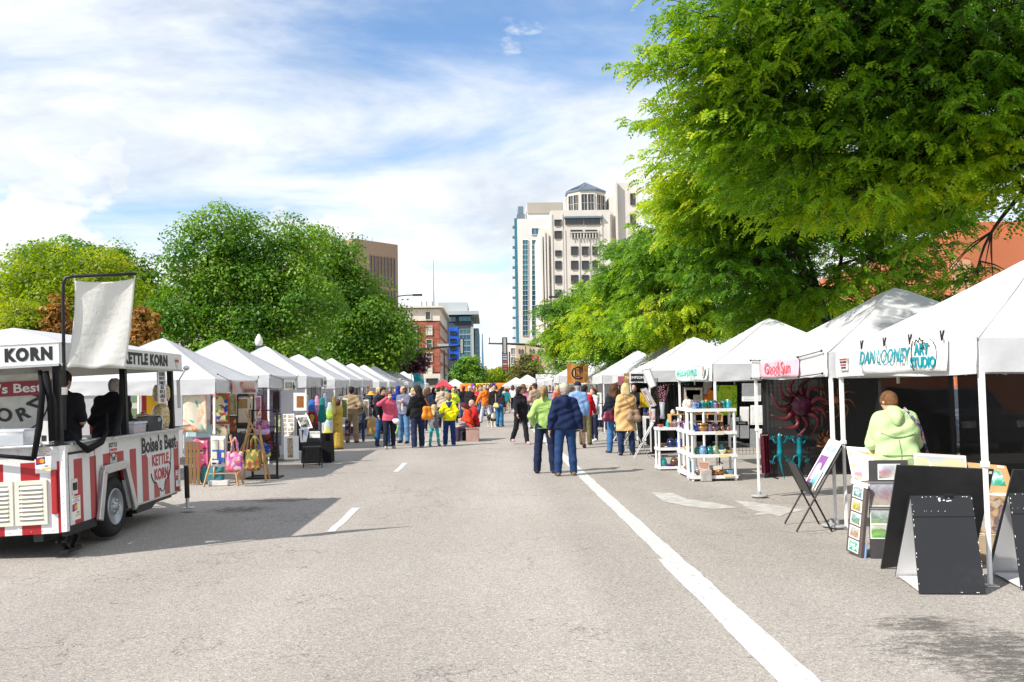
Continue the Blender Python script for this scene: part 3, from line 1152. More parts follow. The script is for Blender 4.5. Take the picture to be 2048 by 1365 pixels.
locust('fourth tree in the right hand row, behind the wooden square sign',(8.3,37.0),
  lob((1272,500,35,.5,.9,.4),(1245,565,36,.9,1.2,.5),(1275,610,36.5,1.3,1.5,.8),(1215,645,36,1.0,1.3,.6),(1290,640,37,1.6,1.6,.7),(1240,690,36,1.3,1.5,.5),(1300,560,37,1.3,1.4,.7),(1365,650,37,1.5,1.4,.6),(1300,540,36,.8,1.1,.4)),
  800,7,6,9,ln=0.46,twl=1.2,rt=0.15,h=2.9,twig=0.025)
locust('farthest tree of the right hand row, where its branch touches the signal arm',(8.0,50.0),
  lob((1126,618,46,.5,1.0,.3),(1165,605,47,.8,1.1,.5),(1175,655,47,1.3,1.6,.8),(1135,670,46.5,.8,1.1,.4),(1150,712,47,1.1,1.5,.6),(1220,635,49,1.4,1.7,.9),(1200,690,49,1.8,1.6,.7),(1260,680,50,1.8,1.6,.8)),
  760,7,6,12,ln=0.55,twl=1.3,rt=0.16,h=3.0,twig=0.03)
def broad(name,label,base,lobes,ntuft,nleaf,mat,seed,leaf=0.14,tuft=0.42,rt=0.3,h=2.6,cat='tree',group=None,shell=0.7,lean=(0,0)):
 rg=np.random.default_rng(seed)
 root=empty(name,(base[0],base[1],0),label,cat,group)
 A,D,pick=lobe_points(rg,lobes,ntuft,shell)
 A=A+rg.normal(size=A.shape)*0.08
 N=ntuft*nleaf
 c=np.repeat(A,nleaf,0)
 ts=np.repeat(tuft*rg.uniform(0.7,1.35,ntuft),nleaf)[:,None]
 dv=unit(rg.normal(size=(N,3))+np.array([0,0,0.35])+0.3*np.repeat(D,nleaf,0))
 off=dv*ts*rg.uniform(0.55,1.08,N)[:,None]*np.array([1.0,1.0,0.72])
 p=c+off
 nrm=unit(dv*0.9+np.array([0,0,0.35])+rg.normal(size=(N,3))*0.36)
 a=unit(np.cross(nrm,rg.normal(size=(N,3))))
 a=unit(a+np.array([0,0,-0.25]))
 b=np.cross(nrm,a)
 l=leaf*rg.uniform(0.6,1.3,N)[:,None]
 V=np.stack([p-a*l*.5,p+b*l*.32+nrm*l*0.08,p+a*l*.5,p-b*l*.32+nrm*l*0.08],1).reshape(-1,3)
 F=np.arange(len(V)).reshape(-1,4)
 tone=np.clip(0.5*clump_tone(c,0.9,seed)+0.35*np.repeat(rg.random(ntuft),nleaf)+0.3*rg.random(N)-0.05,0,1)
 obj('crown',npmesh('crown',V-np.array([base[0],base[1],0]),F,mat,np.repeat(tone,4)),parent=root)
 mb=MB()
 k=min(ntuft,220)
 skeleton(mb,(base[0],base[1],-0.05),h,lobes,rt,seed,A[:k],pick[:k],lean,8,0.03)
 mb.v=[(q[0]-base[0],q[1]-base[1],q[2]) for q in mb.v]
 obj('trunk',mb,BARK,parent=root,smooth=True)
 return root
broad('oak_tree','big dark green tree with a ragged two peaked top behind the first tents',(at(480,700,50).x,50),
  lob((455,470,40,1.0,1.4,1.1),(520,500,41,1.9,2.0,1.3),(415,540,40,1.6,1.8,1.4),(480,580,41,2.2,2.2,1.6),(560,570,41.5,2.0,2.2,1.6),(380,620,40,1.5,1.8,1.1),(340,655,39.5,1.0,1.4,.7),
   (450,660,40,2.0,2.0,1.0),(540,660,40.5,2.0,2.0,1.0),(590,480,42,1.2,1.5,.9),(390,480,40,.8,1.2,.8),(610,620,41,1.6,1.8,1.2),(400,705,39.5,1.8,1.8,.7),(490,715,40,2.0,2.0,.7),(570,715,40.5,1.8,2,.7),k=1.22),
  620,80,OAK,21,leaf=0.2,tuft=0.9,rt=0.34,h=3.0,group='dark green trees behind the left tents')
broad('oak_tree','broad dark green tree reaching right to the red brick building',(at(720,700,61).x,61),
  lob((670,515,51,1.3,1.6,1.0),(650,560,51,2.0,2.2,1.5),(705,590,52,1.8,2.0,1.3),(745,640,52,1.7,2.0,1.3),(690,640,51,2.4,2.4,1.6),(790,668,52,1.2,1.6,1.0),(750,690,51.5,2.4,2.2,1.2),(660,700,51,2.2,2.0,1.0),(770,690,52,1.0,1.6,.8),(640,735,50.5,2.0,2,.8),(720,738,51,2.0,2,.8),k=1.17),
  520,80,OAK,22,leaf=0.23,tuft=1.04,rt=0.36,h=3.2,group='dark green trees behind the left tents')
broad('lime_tree','rounded yellow green tree behind the blank banner',(at(110,700,40).x,40),
  lob((130,540,40,2.6,2.4,1.0),(60,590,40,2.0,2.2,1.1),(190,580,40,2.0,2.2,1.1),(100,630,39,2.4,2.2,1.0),(10,640,39.5,1.6,2.0,1.0),(200,640,39.5,1.8,2.0,.9),(30,560,41,1.3,1.6,.7),(20,690,39,1.6,1.6,.6)),
  420,64,LIMEG,23,leaf=0.17,tuft=0.74,rt=0.28,h=2.8)
broad('lime_tree','taller green tree rising behind the yellow green one',(at(190,700,52).x,52),
  lob((150,520,52,3.0,2.4,.9),(220,545,52,2.4,2.4,1.2),(90,540,52,2.0,2.2,.9),(280,590,52,1.8,2.0,1.3),(295,650,51,1.6,1.8,1.5),(250,600,52,2.0,2.2,1.4)),
  420,44,OAK,24,leaf=0.22,tuft=0.75,rt=0.3,h=3.4)
for i,(px,py,Y,s_) in enumerate(((285,655,34,1.0),(110,645,33,0.95))):
 broad('rust_tree',('small rust coloured tree right of the blank banner','small rust coloured tree behind the banner pole')[i],(at(px,700,Y).x,Y),
   lob((px,py-5,Y,.42*s_,.5,.6),(px-10,py+25,Y,.4*s_,.5,.5),(px+12,py+22,Y,.36*s_,.5,.5),(px+3,py-30,Y,.2,.3,.35)),46,40,RUST,30+i,leaf=0.17,tuft=0.30,rt=0.09,h=2.0,group='rust coloured young trees')
broad('young_tree','young bright green tree standing behind the trailer roof',(at(40,700,33).x,33),lob((40,640,33,.8,.8,.7),(30,670,33,1.0,.9,.6),(60,665,33,.7,.8,.6)),260,20,LIMEG,35,leaf=0.12,tuft=0.3,rt=0.08,h=1.8)
broad('plum_tree','dark plum leaved tree at the foot of the brick building',(at(828,740,100).x,100),lob((820,722,100,1.6,1.6,1.2),(838,730,100,1.0,1.2,.9),(805,735,100,1.6,1.6,.9)),320,18,PLUM,36,leaf=0.3,tuft=0.5,rt=0.14,h=2)
Y=140
broad('street_tree','dark green tree in the middle distance below the blue building',(at(938,770,Y).x,Y),lob((938,738,Y,2.0,2,1.7),(925,752,Y,1.8,2,1.4),(950,756,Y,1.8,2,1.3),(938,722,Y,.8,1,.8)),420,18,OAK,37,leaf=0.4,tuft=0.7,rt=0.16,h=2)
Y=170
broad('street_tree','low spreading green tree farthest down the street',(at(1010,770,Y).x,Y),lob((985,756,Y,2.4,2,1.5),(1012,752,Y,2.6,2,1.5),(1030,758,Y,1.8,2,1.3),(966,762,Y,1.6,2,1.0)),420,18,LIMEG,38,leaf=0.45,tuft=0.8,rt=0.16,h=2)
Y=115
broad('street_tree','olive brown tree in front of the tan building',(at(1053,770,Y).x,Y),lob((1053,738,Y,1.7,1.7,1.4),(1042,752,Y,1.4,1.5,1.2),(1066,750,Y,1.5,1.5,1.3),(1055,724,Y,.9,1,.9)),330,18,OLIVE,39,leaf=0.3,tuft=0.55,rt=0.13,h=2)
Y=70
m=MB()
sp=at(53,690,64.0)
root=empty('spruce_tree',(sp.x,64,0),'thin dark spruce top poking above the yellow green tree','tree')
top=at(53,500,64.0).z
t_=MB()
t_.tube([(0,0,-0.05),(0,0,top)],[0.2,0.02],6)
obj('trunk',t_,BARK,parent=root)
rg=np.random.default_rng(4)
N=2600
h_=rg.uniform(0.25,1.0,N)**0.8
an=rg.uniform(0,2*np.pi,N)
rad_=(1-h_)*2.3*rg.uniform(0.2,1,N)*(0.6+0.4*np.sin(h_*60))
P=np.stack([rad_*np.cos(an),rad_*np.sin(an),h_*top-rad_*0.25],1)
D_=np.stack([np.cos(an),np.sin(an),np.full(N,-0.35)],1)
Sd=np.stack([-np.sin(an),np.cos(an),np.zeros(N)],1)
V=np.stack([P,P+D_*.3+Sd*.1,P+D_*.5,P+D_*.3-Sd*.1],1).reshape(-1,3)
obj('crown',npmesh('crown',V,np.arange(len(V)).reshape(-1,4),OAK,np.repeat(rg.random(N)*0.3,4)),parent=root)
# --- kettle corn trailer
SGN=pm('sign_white',(0.72,0.72,0.72),0.4,0,0.03,3)
REDT=pm('red_lettering',(0.48,0.03,0.04),0.45,0,0.05)
CREAM=pm('cream_vent_plastic',(0.70,0.68,0.58),0.5,0,0.04,5)
RUBBER=pm('tyre_rubber',(0.016,0.016,0.017),0.75,0,0.2,20,0.3,90)
CLEAR=glass_mat('clear_plastic',(0.75,0.80,0.86),0.15,0.35)
def stripe_mat(axis,period,off,name):
 m,t,b=nodes(name)
 L=t.links.new
 tcn=t.nodes.new('ShaderNodeTexCoord')
 sp=t.nodes.new('ShaderNodeSeparateXYZ')
 L(tcn.outputs['Object'],sp.inputs[0])
 def mm(op,a,v):
  n=t.nodes.new('ShaderNodeMath')
  n.operation=op
  L(a,n.inputs[0])
  if isinstance(v,(int,float)):
   n.inputs[1].default_value=v
  else:
   L(v,n.inputs[1])
  return n.outputs[0]
 f=mm('FRACT',mm('DIVIDE',mm('ADD',sp.outputs[axis],off+50*period),period),0)
 red=mm('MULTIPLY',mm('LESS_THAN',f,0.53),mm('LESS_THAN',sp.outputs[2],0.985))
 mx_=t.nodes.new('ShaderNodeMix')
 mx_.data_type='RGBA'
 L(red,mx_.inputs[0])
 n=t.nodes.new('ShaderNodeTexNoise')
 n.inputs['Scale'].default_value=26
 n.inputs['Detail'].default_value=4
 L(tcn.outputs['Object'],n.inputs['Vector'])
 wear=t.nodes.new('ShaderNodeMapRange')
 wear.inputs[1].default_value=0.9
 wear.inputs[2].default_value=1.15
 L(sp.outputs[2],wear.inputs[0])
 pr=mm('MULTIPLY',mm('GREATER_THAN',n.outputs[0],0.58),mm('MULTIPLY',wear.outputs[0],0.35))
 wm=t.nodes.new('ShaderNodeMix')
 wm.data_type='RGBA'
 L(pr,wm.inputs[0])
 wm.inputs[6].default_value=(0.71,0.71,0.71,1)
 wm.inputs[7].default_value=(0.36,0.27,0.18,1)
 L(wm.outputs[2],mx_.inputs[6])
 mx_.inputs[7].default_value=(0.38,0.013,0.02,1)
 L(mx_.outputs[2],b.inputs['Base Color'])
 b.inputs['Roughness'].default_value=0.32
 return m
TX,TY=-5.4,11.33
tr_=empty('food_trailer',(TX,TY,0),'red and white striped popcorn trailer with open counters and lettered fascia','food trailer')
tr_.rotation_euler=(0,R(-2.2),0)
def tp(name,mb,m,**k):
 return obj(name,mb,m,parent=tr_,**k)
XR,YF,YB=1.0,1.75,-1.75       # side face,front end,rear end (local)
Z0,ZC,ZF0,ZF1=0.27,1.14,1.99,2.22
m=MB()
poly=[(YB,Z0),(-1.08,Z0),(-0.95,0.74),(-0.40,0.80),(-0.08,Z0),(YF,Z0),(YF,ZC),(YB,ZC)]
poly=[(YB,Z0),(-1.02,Z0),(-0.86,0.78),(-0.30,0.80),(-0.06,Z0),(YF,Z0),(YF,ZC),(YB,ZC)]
m.prism([(p[0],p[1]) for p in poly],(XR-0.03,0,0),(0,1,0),(0,0,1),0.03)
tp('side_panel',m,stripe_mat(1,0.385,0.04,'side_stripes'))
tp('side_panel',MB().bx(-1.0,-0.97,YB,YF,Z0,ZC),stripe_mat(1,0.385,0.0,'side_stripes_far'))
tp('rear_panel',MB().bx(-0.97,XR-0.03,YB,YB+0.03,Z0-0.03,ZC),stripe_mat(0,0.375,0.205,'rear_stripes'))
tp('front_panel',MB().bx(-0.97,XR-0.03,YF-0.03,YF,Z0,ZC),stripe_mat(0,0.385,0.1,'front_stripes'))
tp('deck',MB().bx(-0.96,0.96,YB+0.04,YF-0.04,0.24,0.30),BLACKM)
tp('corner_trim',MB().bx(XR-0.045,XR+0.012,YB-0.012,YB+0.05,Z0-0.02,ZC+0.005),WPLAS)
for a,b,c,d in ((XR-0.16,XR+0.07,-0.62,YF+0.05),(XR-0.16,XR+0.03,-1.62,-0.63)):
 tp('counter',MB().bx(a,b,c,d,ZC+0.001,ZC+0.03),ALU,bevel=0.006)
tp('counter',MB().bx(-1.0,XR-0.17,YB-0.06,YB+0.22,ZC+0.001,ZC+0.028),ALU,bevel=0.006)
tp('serving_shelf',MB().bx(XR-0.10,XR+0.04,YF-0.06,YF+0.42,ZC+0.035,ZC+0.06),ALU)
m=MB()
dr=tp('door',MB().bx(XR+0.001,XR+0.016,-1.68,-1.07,Z0+0.03,ZC-0.10),stripe_mat(1,0.385,0.04,'door_stripes'),bevel=0.004)
m.bx(XR+0.001,XR+0.010,-1.705,-1.045,Z0+0.005,ZC-0.075)
obj('door_seal',m,BLACKP,parent=dr)
m=MB().bx(XR+0.016,XR+0.028,-1.645,-1.525,0.62,0.78).bx(XR+0.028,XR+0.036,-1.62,-1.55,0.66,0.74,1)
obj('latch',m,[CHROME,BLACKM],parent=dr)
tp('sill_rail',MB().bx(XR-0.05,XR+0.004,-1.74,-1.03,0.20,Z0+0.02),BLACKM)
m=MB()
for a,b in (((-1.045,Z0-0.01),(-0.885,0.80)),((-0.905,0.805),(-0.275,0.825)),((-0.285,0.83),(-0.03,Z0-0.01))):
 m.bar((XR+0.045,a[0],a[1]),(XR+0.045,b[0],b[1]),0.10,0.045,up=(1,0,0))
tp('fender',m,ALU,bevel=0.008)
wy,wr=-0.50,0.345
ax=Matrix(((0,0,1),(1,0,0),(0,1,0)))
wh=tp('wheel',MB().lathe([(0.20,-0.10),(0.20,0.06),(0.06,0.075),(0.001,0.075)],(0,0,0),28,0,ax),pm('wheel_steel',(0.36,0.37,0.39),0.4,0.3,0.05),loc=(0.90,wy,wr),smooth=False)
obj('tyre',MB().lathe([(0.215,-0.09),(0.27,-0.105),(0.325,-0.095),(0.345,-0.06),(0.348,0),(0.345,0.06),(0.325,0.095),(0.27,0.108),(0.215,0.09),(0.205,0.07)],(0,0,0),40,0,ax),RUBBER,parent=wh,smooth=True)
obj('rim',MB().lathe([(0.218,0.085),(0.214,0.104),(0.196,0.106),(0.186,0.06),(0.165,0.052),(0.10,0.085),(0.055,0.09),(0.05,0.12),(0.001,0.125)],(0,0,0),32,0,ax),pm('wheel_silver',(0.40,0.42,0.45),0.4,0.7,0.05),parent=wh,smooth=True)
hole=MB().lathe([(0.022,0),(0.022,0.006),(0.001,0.006)],(0,0,0),10,0,ax).mesh('rim_hole',[BLACKM])
for k in range(8):
 an=R(45*k+10)
 obj('rim_hole',hole,parent=wh,loc=(0.071,0.135*math.cos(an),0.135*math.sin(an)))
nut=MB().lathe([(0.013,0),(0.013,0.025),(0.001,0.03)],(0,0,0),6,0,ax).mesh('wheel_nut',[CHROME])
for k in range(5):
 an=R(72*k)
 obj('wheel_nut',nut,parent=wh,loc=(0.086,0.078*math.cos(an),0.078*math.sin(an)))
tp('wheel_well',MB().bx(0.62,0.95,-0.98,-0.02,0.32,0.86),BLACKP)
m=MB().bx(-0.8,-0.7,YB,YF+0.9,0.16,0.24).bx(0.66,0.76,YB,YF+0.3,0.16,0.24)
m.bar((0.7,YF+0.2,0.2),(0,YF+1.2,0.2),0.08,0.08).bar((-0.7,YF+0.2,0.2),(0,YF+1.2,0.2),0.08,0.08)
m.prism([(0.25,0.16),(0.75,0.16),(1.0,0.24),(1.0,0.27),(0.25,0.27)],(0.85,0,0),(0,1,0),(0,0,1),0.1)
tp('chassis',m,BLACKM)
m=MB()
m.tube([(0.5,0.1,0.12),(0.5,0.9,0.10)],0.05,8).tube([(0.3,0.4,0.13),(0.8,0.5,0.13)],0.04,8)
tp('axle_beam',m,BLACKM)
def jack(px,py):
 m=MB()
 m.bar((px,py-0.16,0.03),(px,py+0.16,0.03),0.09,0.04)
 for s_ in (-1,1):
  m.bar((px,py+s_*0.05,0.05),(px,py+s_*0.17,0.15),0.05,0.025)
  m.bar((px,py+s_*0.17,0.15),(px,py+s_*0.05,0.24),0.05,0.025)
 m.tube([(px-0.03,py-0.25,0.15),(px,py+0.2,0.15)],0.012,6)
 return m
tp('scissor_jack',jack(0.93,-1.52),BLACKM)
m=MB().tube([(XR+0.07,YF+0.05,0.16),(XR+0.07,YF+0.05,0.62)],0.035,12)
fj=tp('front_jack',m,BLACKM)
m=MB().tube([(XR+0.07,YF+0.05,0.02),(XR+0.07,YF+0.05,0.2)],0.026,10).bx(XR,XR+0.17,YF-0.03,YF+0.13,0.01,0.025).bx(XR+0.03,XR+0.13,YF+0.035,YF+0.06,0.62,0.635)
obj('jack_foot',m,ALU,parent=fj)
for cx in (0.305,0.655):
 f=MB()
 x0_,x1_,z0_,z1_=cx-0.165,cx+0.165,0.34,0.80
 f.bx(x0_,x1_,YB-0.022,YB-0.001,z0_,z0_+0.045).bx(x0_,x1_,YB-0.022,YB-0.001,z1_-0.045,z1_)
 f.bx(x0_,x0_+0.045,YB-0.022,YB-0.001,z0_+0.045,z1_-0.045).bx(x1_-0.045,x1_,YB-0.022,YB-0.001,z0_+0.045,z1_-0.045)
 f.bx(x0_+0.045,x1_-0.045,YB-0.004,YB-0.001,z0_+0.045,z1_-0.045)
 v=tp('vent',f,CREAM,bevel=0.004)
 sl=MB()
 sl.box((0,0,0),(0.236,0.042,0.006),Matrix.Rotation(R(48),3,'X'))
 sl=sl.mesh('slat',[CREAM])
 for k in range(8):
  obj('slat',sl,parent=v,loc=(cx,YB-0.019,z0_+0.075+k*0.0445))
tl=tp('tail_light',MB().bx(0.865,0.925,YB-0.03,YB-0.001,0.44,0.90),pm('red_lens',(0.42,0.012,0.015),0.2,0,0.15,60,0.3,120,spec=0.7),bevel=0.01)
for (x,y) in ((0.93,-1.70),(0.93,1.68),(-0.93,-1.70),(-0.93,1.68),(0.93,0.02)):
 tp('post',MB().bx(x-0.035,x+0.035,y-0.035,y+0.035,ZC-0.06,ZF0+0.05),BLACKM)
m=MB()
for (x0_,x1_,y0_,y1_) in ((1.03,1.05,-1.84,1.84),(-1.05,-1.03,-1.84,1.84),(-1.03,1.03,-1.86,-1.84),(-1.03,1.03,1.84,1.86)):
 f=tp('fascia',MB().bx(x0_,x1_,y0_,y1_,ZF0,ZF1),SGN)
tp('gutter_trim',MB().bx(-1.03,1.03,-1.875,-1.86,ZF0-0.015,ZF0+0.012).bx(1.05,1.062,-1.86,1.86,ZF0-0.015,ZF0+0.012),ALU)
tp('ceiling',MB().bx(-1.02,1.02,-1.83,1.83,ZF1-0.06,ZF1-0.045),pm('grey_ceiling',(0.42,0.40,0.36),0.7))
def roof_fn():
 m=MB()
 pk=[Vector((0,-0.75,2.50)),Vector((0,0.75,2.50))]
 e=[Vector((-1.06,-1.87,ZF1)),Vector((1.06,-1.87,ZF1)),Vector((1.06,1.87,ZF1)),Vector((-1.06,1.87,ZF1))]
 m.add([e[0],e[1],pk[0]],[(0,1,2)]).add([e[1],e[2],pk[1],pk[0]],[(0,1,2,3)]).add([e[2],e[3],pk[1]],[(0,1,2)]).add([e[3],e[0],pk[0],pk[1]],[(0,1,2,3)])
 return m
tp('roof',roof_fn(),WHITE)
def shield(cy,cz,s_,x):
 m=MB()
 pts=[(-0.5,0.62),(0.5,0.62),(0.5,0.0)]+[(0.42*math.cos(R(-a)),-0.05+0.60*math.sin(R(-a))) for a in range(0,181,15)]+[(-0.5,0.0)]
 m.prism([(p[0]*s_,p[1]*s_) for p in pts],(x,cy,cz),(0,1,0),(0,0,1),0.004)
 return m
FACE_X=(R(90),0,R(90))
text('KETTLE KORN',0.175,INK,tr_,(0.965,YB-0.113,(ZF0+ZF1)/2),(R(90),0,0),0.062,0.002,'RIGHT',sx=0.88,space=1.22)
text("Boise's Best",0.175,INK,tr_,(1.053,-1.0,(ZF0+ZF1)/2),FACE_X,0.055,0.002,sx=1.15,space=1.12)
text('KETTLE KORN',0.19,INK,tr_,(1.053,0.50,(ZF0+ZF1)/2),FACE_X,0.055,0.002,sx=1.12,space=1.12)
tp('emblem',shield(1.62,(ZF0+ZF1)/2-.01,0.12,1.051),pm('cream_emblem',(.6,.58,.52),.5))
tp('emblem_band',MB().bx(1.0555,1.058,1.55,1.69,(ZF0+ZF1)/2+.0,(ZF0+ZF1)/2+.035),REDP)
def arc_text(s,cx,cz,rad_,a0,a1,size,mat,place,sx=1.0):
 for i,ch in enumerate(s):
  a=R(a0+(a1-a0)*i/(len(s)-1))
  place(ch,cx+rad_*math.cos(a),cz+rad_*math.sin(a),a+R(90),size,mat,sx)
def on_side(ch,y,z,an,size,mat,sx):
 o=text(ch,size,mat,tr_,(XR+0.009,y,z),(0,0,0),0.025,0.001,sx=sx)
 o.rotation_mode='QUATERNION'
 o.rotation_quaternion=Matrix.Rotation(R(90),3,'Z').to_quaternion()@Matrix.Rotation(R(90),3,'X').to_quaternion()@Matrix.Rotation(an,3,'Z').to_quaternion()
tp('emblem',shield(-0.53,0.985,0.19,XR+0.001),SGN)
tp('emblem_band',MB().bx(XR+0.0055,XR+0.008,-0.63,-0.43,0.965,1.03),REDP)
text('KETTLE',0.07,INK,tr_,(XR+0.007,-0.53,1.07),FACE_X,0.02,0.001,sx=0.95)
text("Boise's Best",0.042,SGN,tr_,(XR+0.0095,-0.53,0.997),FACE_X,0.01,0.001)
arc_text('KORN',-0.53,0.965,0.062,198,342,0.062,INK,on_side)
cl=MB()
ctr=[(0.78,0.98,.20),(1.0,1.02,.17),(0.62,0.95,.14),(1.2,0.95,.15),(0.9,0.78,.30),(1.08,0.74,.26),(0.98,0.56,.17),(1.22,0.84,.16),(1.02,0.45,.09),(0.80,0.66,.16)]
for i,(y,z,r_) in enumerate(ctr):
 cl.prism([(r_*math.cos(R(18*k)),min(r_*math.sin(R(18*k)),1.10-z)) for k in range(20)],(XR+0.0008+0.00025*i,y,z),(0,1,0),(0,0,1),0.0012)
tp('popcorn_cloud',cl,SGN)
cl=MB()
for cy_,cz_,r_,a0,a1 in ((1.22,0.84,.165,-60,60),(1.08,0.72,.27,-55,0),(0.98,0.56,.175,-50,-20),(1.02,0.45,.095,-150,-20),(0.80,0.65,.165,190,265)):
 pts=[Vector((XR+0.005,cy_+r_*math.cos(R(a0+(a1-a0)*k/10)),cz_+r_*math.sin(R(a0+(a1-a0)*k/10)))) for k in range(11)]
 cl.tube(pts,0.007,5)
tp('cloud_outline',cl,INK)
text("Boise's Best",0.27,SGN,tr_,(XR+0.0055,0.97,0.985),FACE_X,0.075,0.001,sx=0.98)
text("Boise's Best",0.27,INK,tr_,(XR+0.008,0.965,0.99),FACE_X,0.032,0.001,sx=0.98)
text('KETTLE',0.20,REDT,tr_,(XR+0.0075,0.98,0.775),FACE_X,0.03,0.001,sx=0.92)
text('KORN',0.20,REDT,tr_,(XR+0.0075,1.0,0.585),FACE_X,0.03,0.001,sx=0.92)
ORG,RD,BL,GLD=(pm('sticker_orange',(0.85,0.35,0.02),0.4),pm('sticker_red',(0.6,0.02,0.03),0.4),pm('sticker_blue',(0.02,0.05,0.3),0.4),pm('sticker_gold',(0.75,0.5,0.1),0.4))
def sticker(o,u,v,w_,h_,face_x):
 o,u,v=Vector(o),Vector(u),Vector(v)
 n_=u.cross(v)
 st=tp('sticker',MB().prism([(0,0),(w_,0),(w_,h_),(0,h_)],o+n_*0.001,u,v,0.002),PAPER)
 m=MB()
 m.prism([(0.05*w_,0.36*h_),(0.62*w_,0.42*h_),(0.6*w_,0.72*h_),(0.05*w_,0.66*h_)],o+n_*0.0032,u,v,0.001,0)
 for cx,mi in ((0.22,1),(0.44,2)):
  m.prism([(w_*cx+0.15*w_*math.cos(R(30*k)),h_*0.54+0.15*w_*math.sin(R(30*k))) for k in range(12)],o+n_*(0.0045+0.001*mi),u,v,0.001,mi)
 m.prism([(0.42*w_,0.22*h_),(0.95*w_,0.28*h_),(0.95*w_,0.38*h_),(0.42*w_,0.34*h_)],o+n_*0.0032,u,v,0.001,3)
 m.prism([(0.4*w_,0.13*h_),(0.92*w_,0.17*h_),(0.92*w_,0.24*h_),(0.4*w_,0.2*h_)],o+n_*0.0032,u,v,0.001,4)
 obj('card_mark',m,[BL,RD,ORG,SGN,GLD],parent=st)
 rot=FACE_X if face_x else (R(90),0,0)
 for k,s_ in enumerate(('WE GLADLY ACCEPT','ALL MAJOR','CREDIT/DEBIT CARDS')):
  text(s_,h_*0.062,REDT,st,o+n_*0.0035+u*w_*0.5+v*h_*(0.94-0.08*k),rot,0.01,0.0005)
 text('VISA',h_*0.09,BL,st,o+n_*0.0048+u*w_*0.68+v*h_*0.30,rot,0.02,0.0005)
sticker((0.70,YB-0.001,0.87),(1,0,0),(0,0,1),0.17,0.235,False)
sticker((XR+0.017,-1.655,0.345),(0,1,0),(0,0,1),0.20,0.25,True)
sticker((XR+0.001,1.555,0.35),(0,1,0),(0,0,1),0.17,0.23,True)
mb_=tp('menu_board',MB().bx(-0.95,0.62,YB+0.62,YB+0.66,1.24,1.94),pm('menu_cream',(0.5,0.5,0.46),0.5))
obj('menu_band',MB().bx(-0.95,0.60,YB+0.605,YB+0.619,1.70,1.86),pm('menu_maroon',(0.26,0.03,0.05),0.5),parent=mb_)
text("Boise's Best",0.14,SGN,mb_,(0.06,YB+0.60,1.78),(R(90),0,0),0.02,0.001,sx=1.3)
def on_rear(ch,x,z,an,size,mat,sx):
 o=text(ch,size,mat,mb_,(x,YB+0.612,z),(0,0,0),0.03,0.001,sx=sx)
 o.rotation_mode='QUATERNION'
 o.rotation_quaternion=Matrix.Rotation(R(90),3,'X').to_quaternion()@Matrix.Rotation(an,3,'Z').to_quaternion()
arc_text('KORN',0.17,1.73,0.26,200,340,0.20,INK,on_rear,1.1)
m=MB()
pts=[Vector((0.17+0.40*math.cos(R(a)),YB+0.615,1.69+0.41*math.sin(R(a)))) for a in range(185,356,10)]
m.tube(pts,0.008,5)
obj('board_outline',m,INK,parent=mb_)
m=MB().bx(0.30,0.78,YF-1.0,YF-0.96,1.16,1.96)
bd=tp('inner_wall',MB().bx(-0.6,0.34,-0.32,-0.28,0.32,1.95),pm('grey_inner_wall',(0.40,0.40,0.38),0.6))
text('SOUR DRINKS',0.07,REDT,bd,(0.08,-0.324,1.44),(R(90),0,0),0.02,0.001)
text('APPLE CIDER',0.07,REDT,bd,(0.08,-0.324,1.35),(R(90),0,0),0.02,0.001)
text('$1',0.09,INK,bd,(0.16,-0.324,1.22),(R(90),0,0),0.02,0.001)
obj('poster',MB().bx(-0.14,0.02,-0.326,-0.321,1.55,1.88),PAPER,parent=bd)
obj('bottle_print',MB().bx(-0.1,-0.02,-0.331,-0.327,1.58,1.74).bx(-0.08,-0.04,-0.331,-0.327,1.74,1.85),pm('bottle_print',(0.42,0.34,0.18),0.6),parent=bd)
hs_=tp('price_sign',MB().bx(XR-0.02,XR-0.005,1.02,1.32,1.53,1.975),SGN)
for k,(s_,mt) in enumerate((('KORN',INK),('POP IT',INK),('FAMILY',INK),('SIZE',INK),('BUY A',INK),('LARGE',INK),('FREE',REDT))):
 text(s_,0.068,mt,hs_,(XR-0.003,1.17,1.93-k*0.06),FACE_X,0.02,0.001,sx=1.0)
hs_=tp('price_sign',MB().bx(0.95,1.0,YF+0.125,YF+0.135,1.45,1.86),SGN)
tp('floodlight',MB().tube([(1.0,YF+0.1,1.86),(1.06,YF+0.2,2.0)],0.012,6).ell((1.07,YF+0.22,2.03),(0.05,0.06,0.04),8,6),ALU)
def drape(pts,wds,n=14):
 m=MB()
 vs=[]
 P=[Vector(p) for p in pts]
 for i,p in enumerate(P):
  for k in range(n):
   a=2*math.pi*k/n
   w_=wds[i]*(1+0.25*math.sin(3*a+i))
   vs.append(p+Vector((math.cos(a)*w_*0.35,math.sin(a)*w_,0)))
 fs=[(i*n+k,i*n+(k+1) % n,(i+1)*n+(k+1) % n,(i+1)*n+k) for i in range(len(P)-1) for k in range(n)]
 m.add(vs,fs)
 return m
tp('side_curtain',drape([(0.93,0.02-.06,1.97),(0.96,-0.12,1.75),(0.97,-0.14,1.55),(0.95,-0.22,1.35),(0.93,-0.35,1.16)],[0.03,0.05,0.06,0.09,0.12]),BLACKC,smooth=True)
m=MB()
m.tube([(0.80,YB-0.05,1.94),(0.84,YB-0.09,1.72),(0.80,YB-0.10,1.35),(0.74,YB-0.11,1.03)],[0.02,0.03,0.034,0.028],10)
m.tube([(0.74,YB-0.11,1.03),(0.45,YB-0.09,1.07),(0.1,YB-0.085,1.12),(-0.5,YB-0.08,1.13)],[0.024,0.02,0.02,0.02],8)
tp('side_curtain',m,BLACKC,smooth=True)
m=MB()
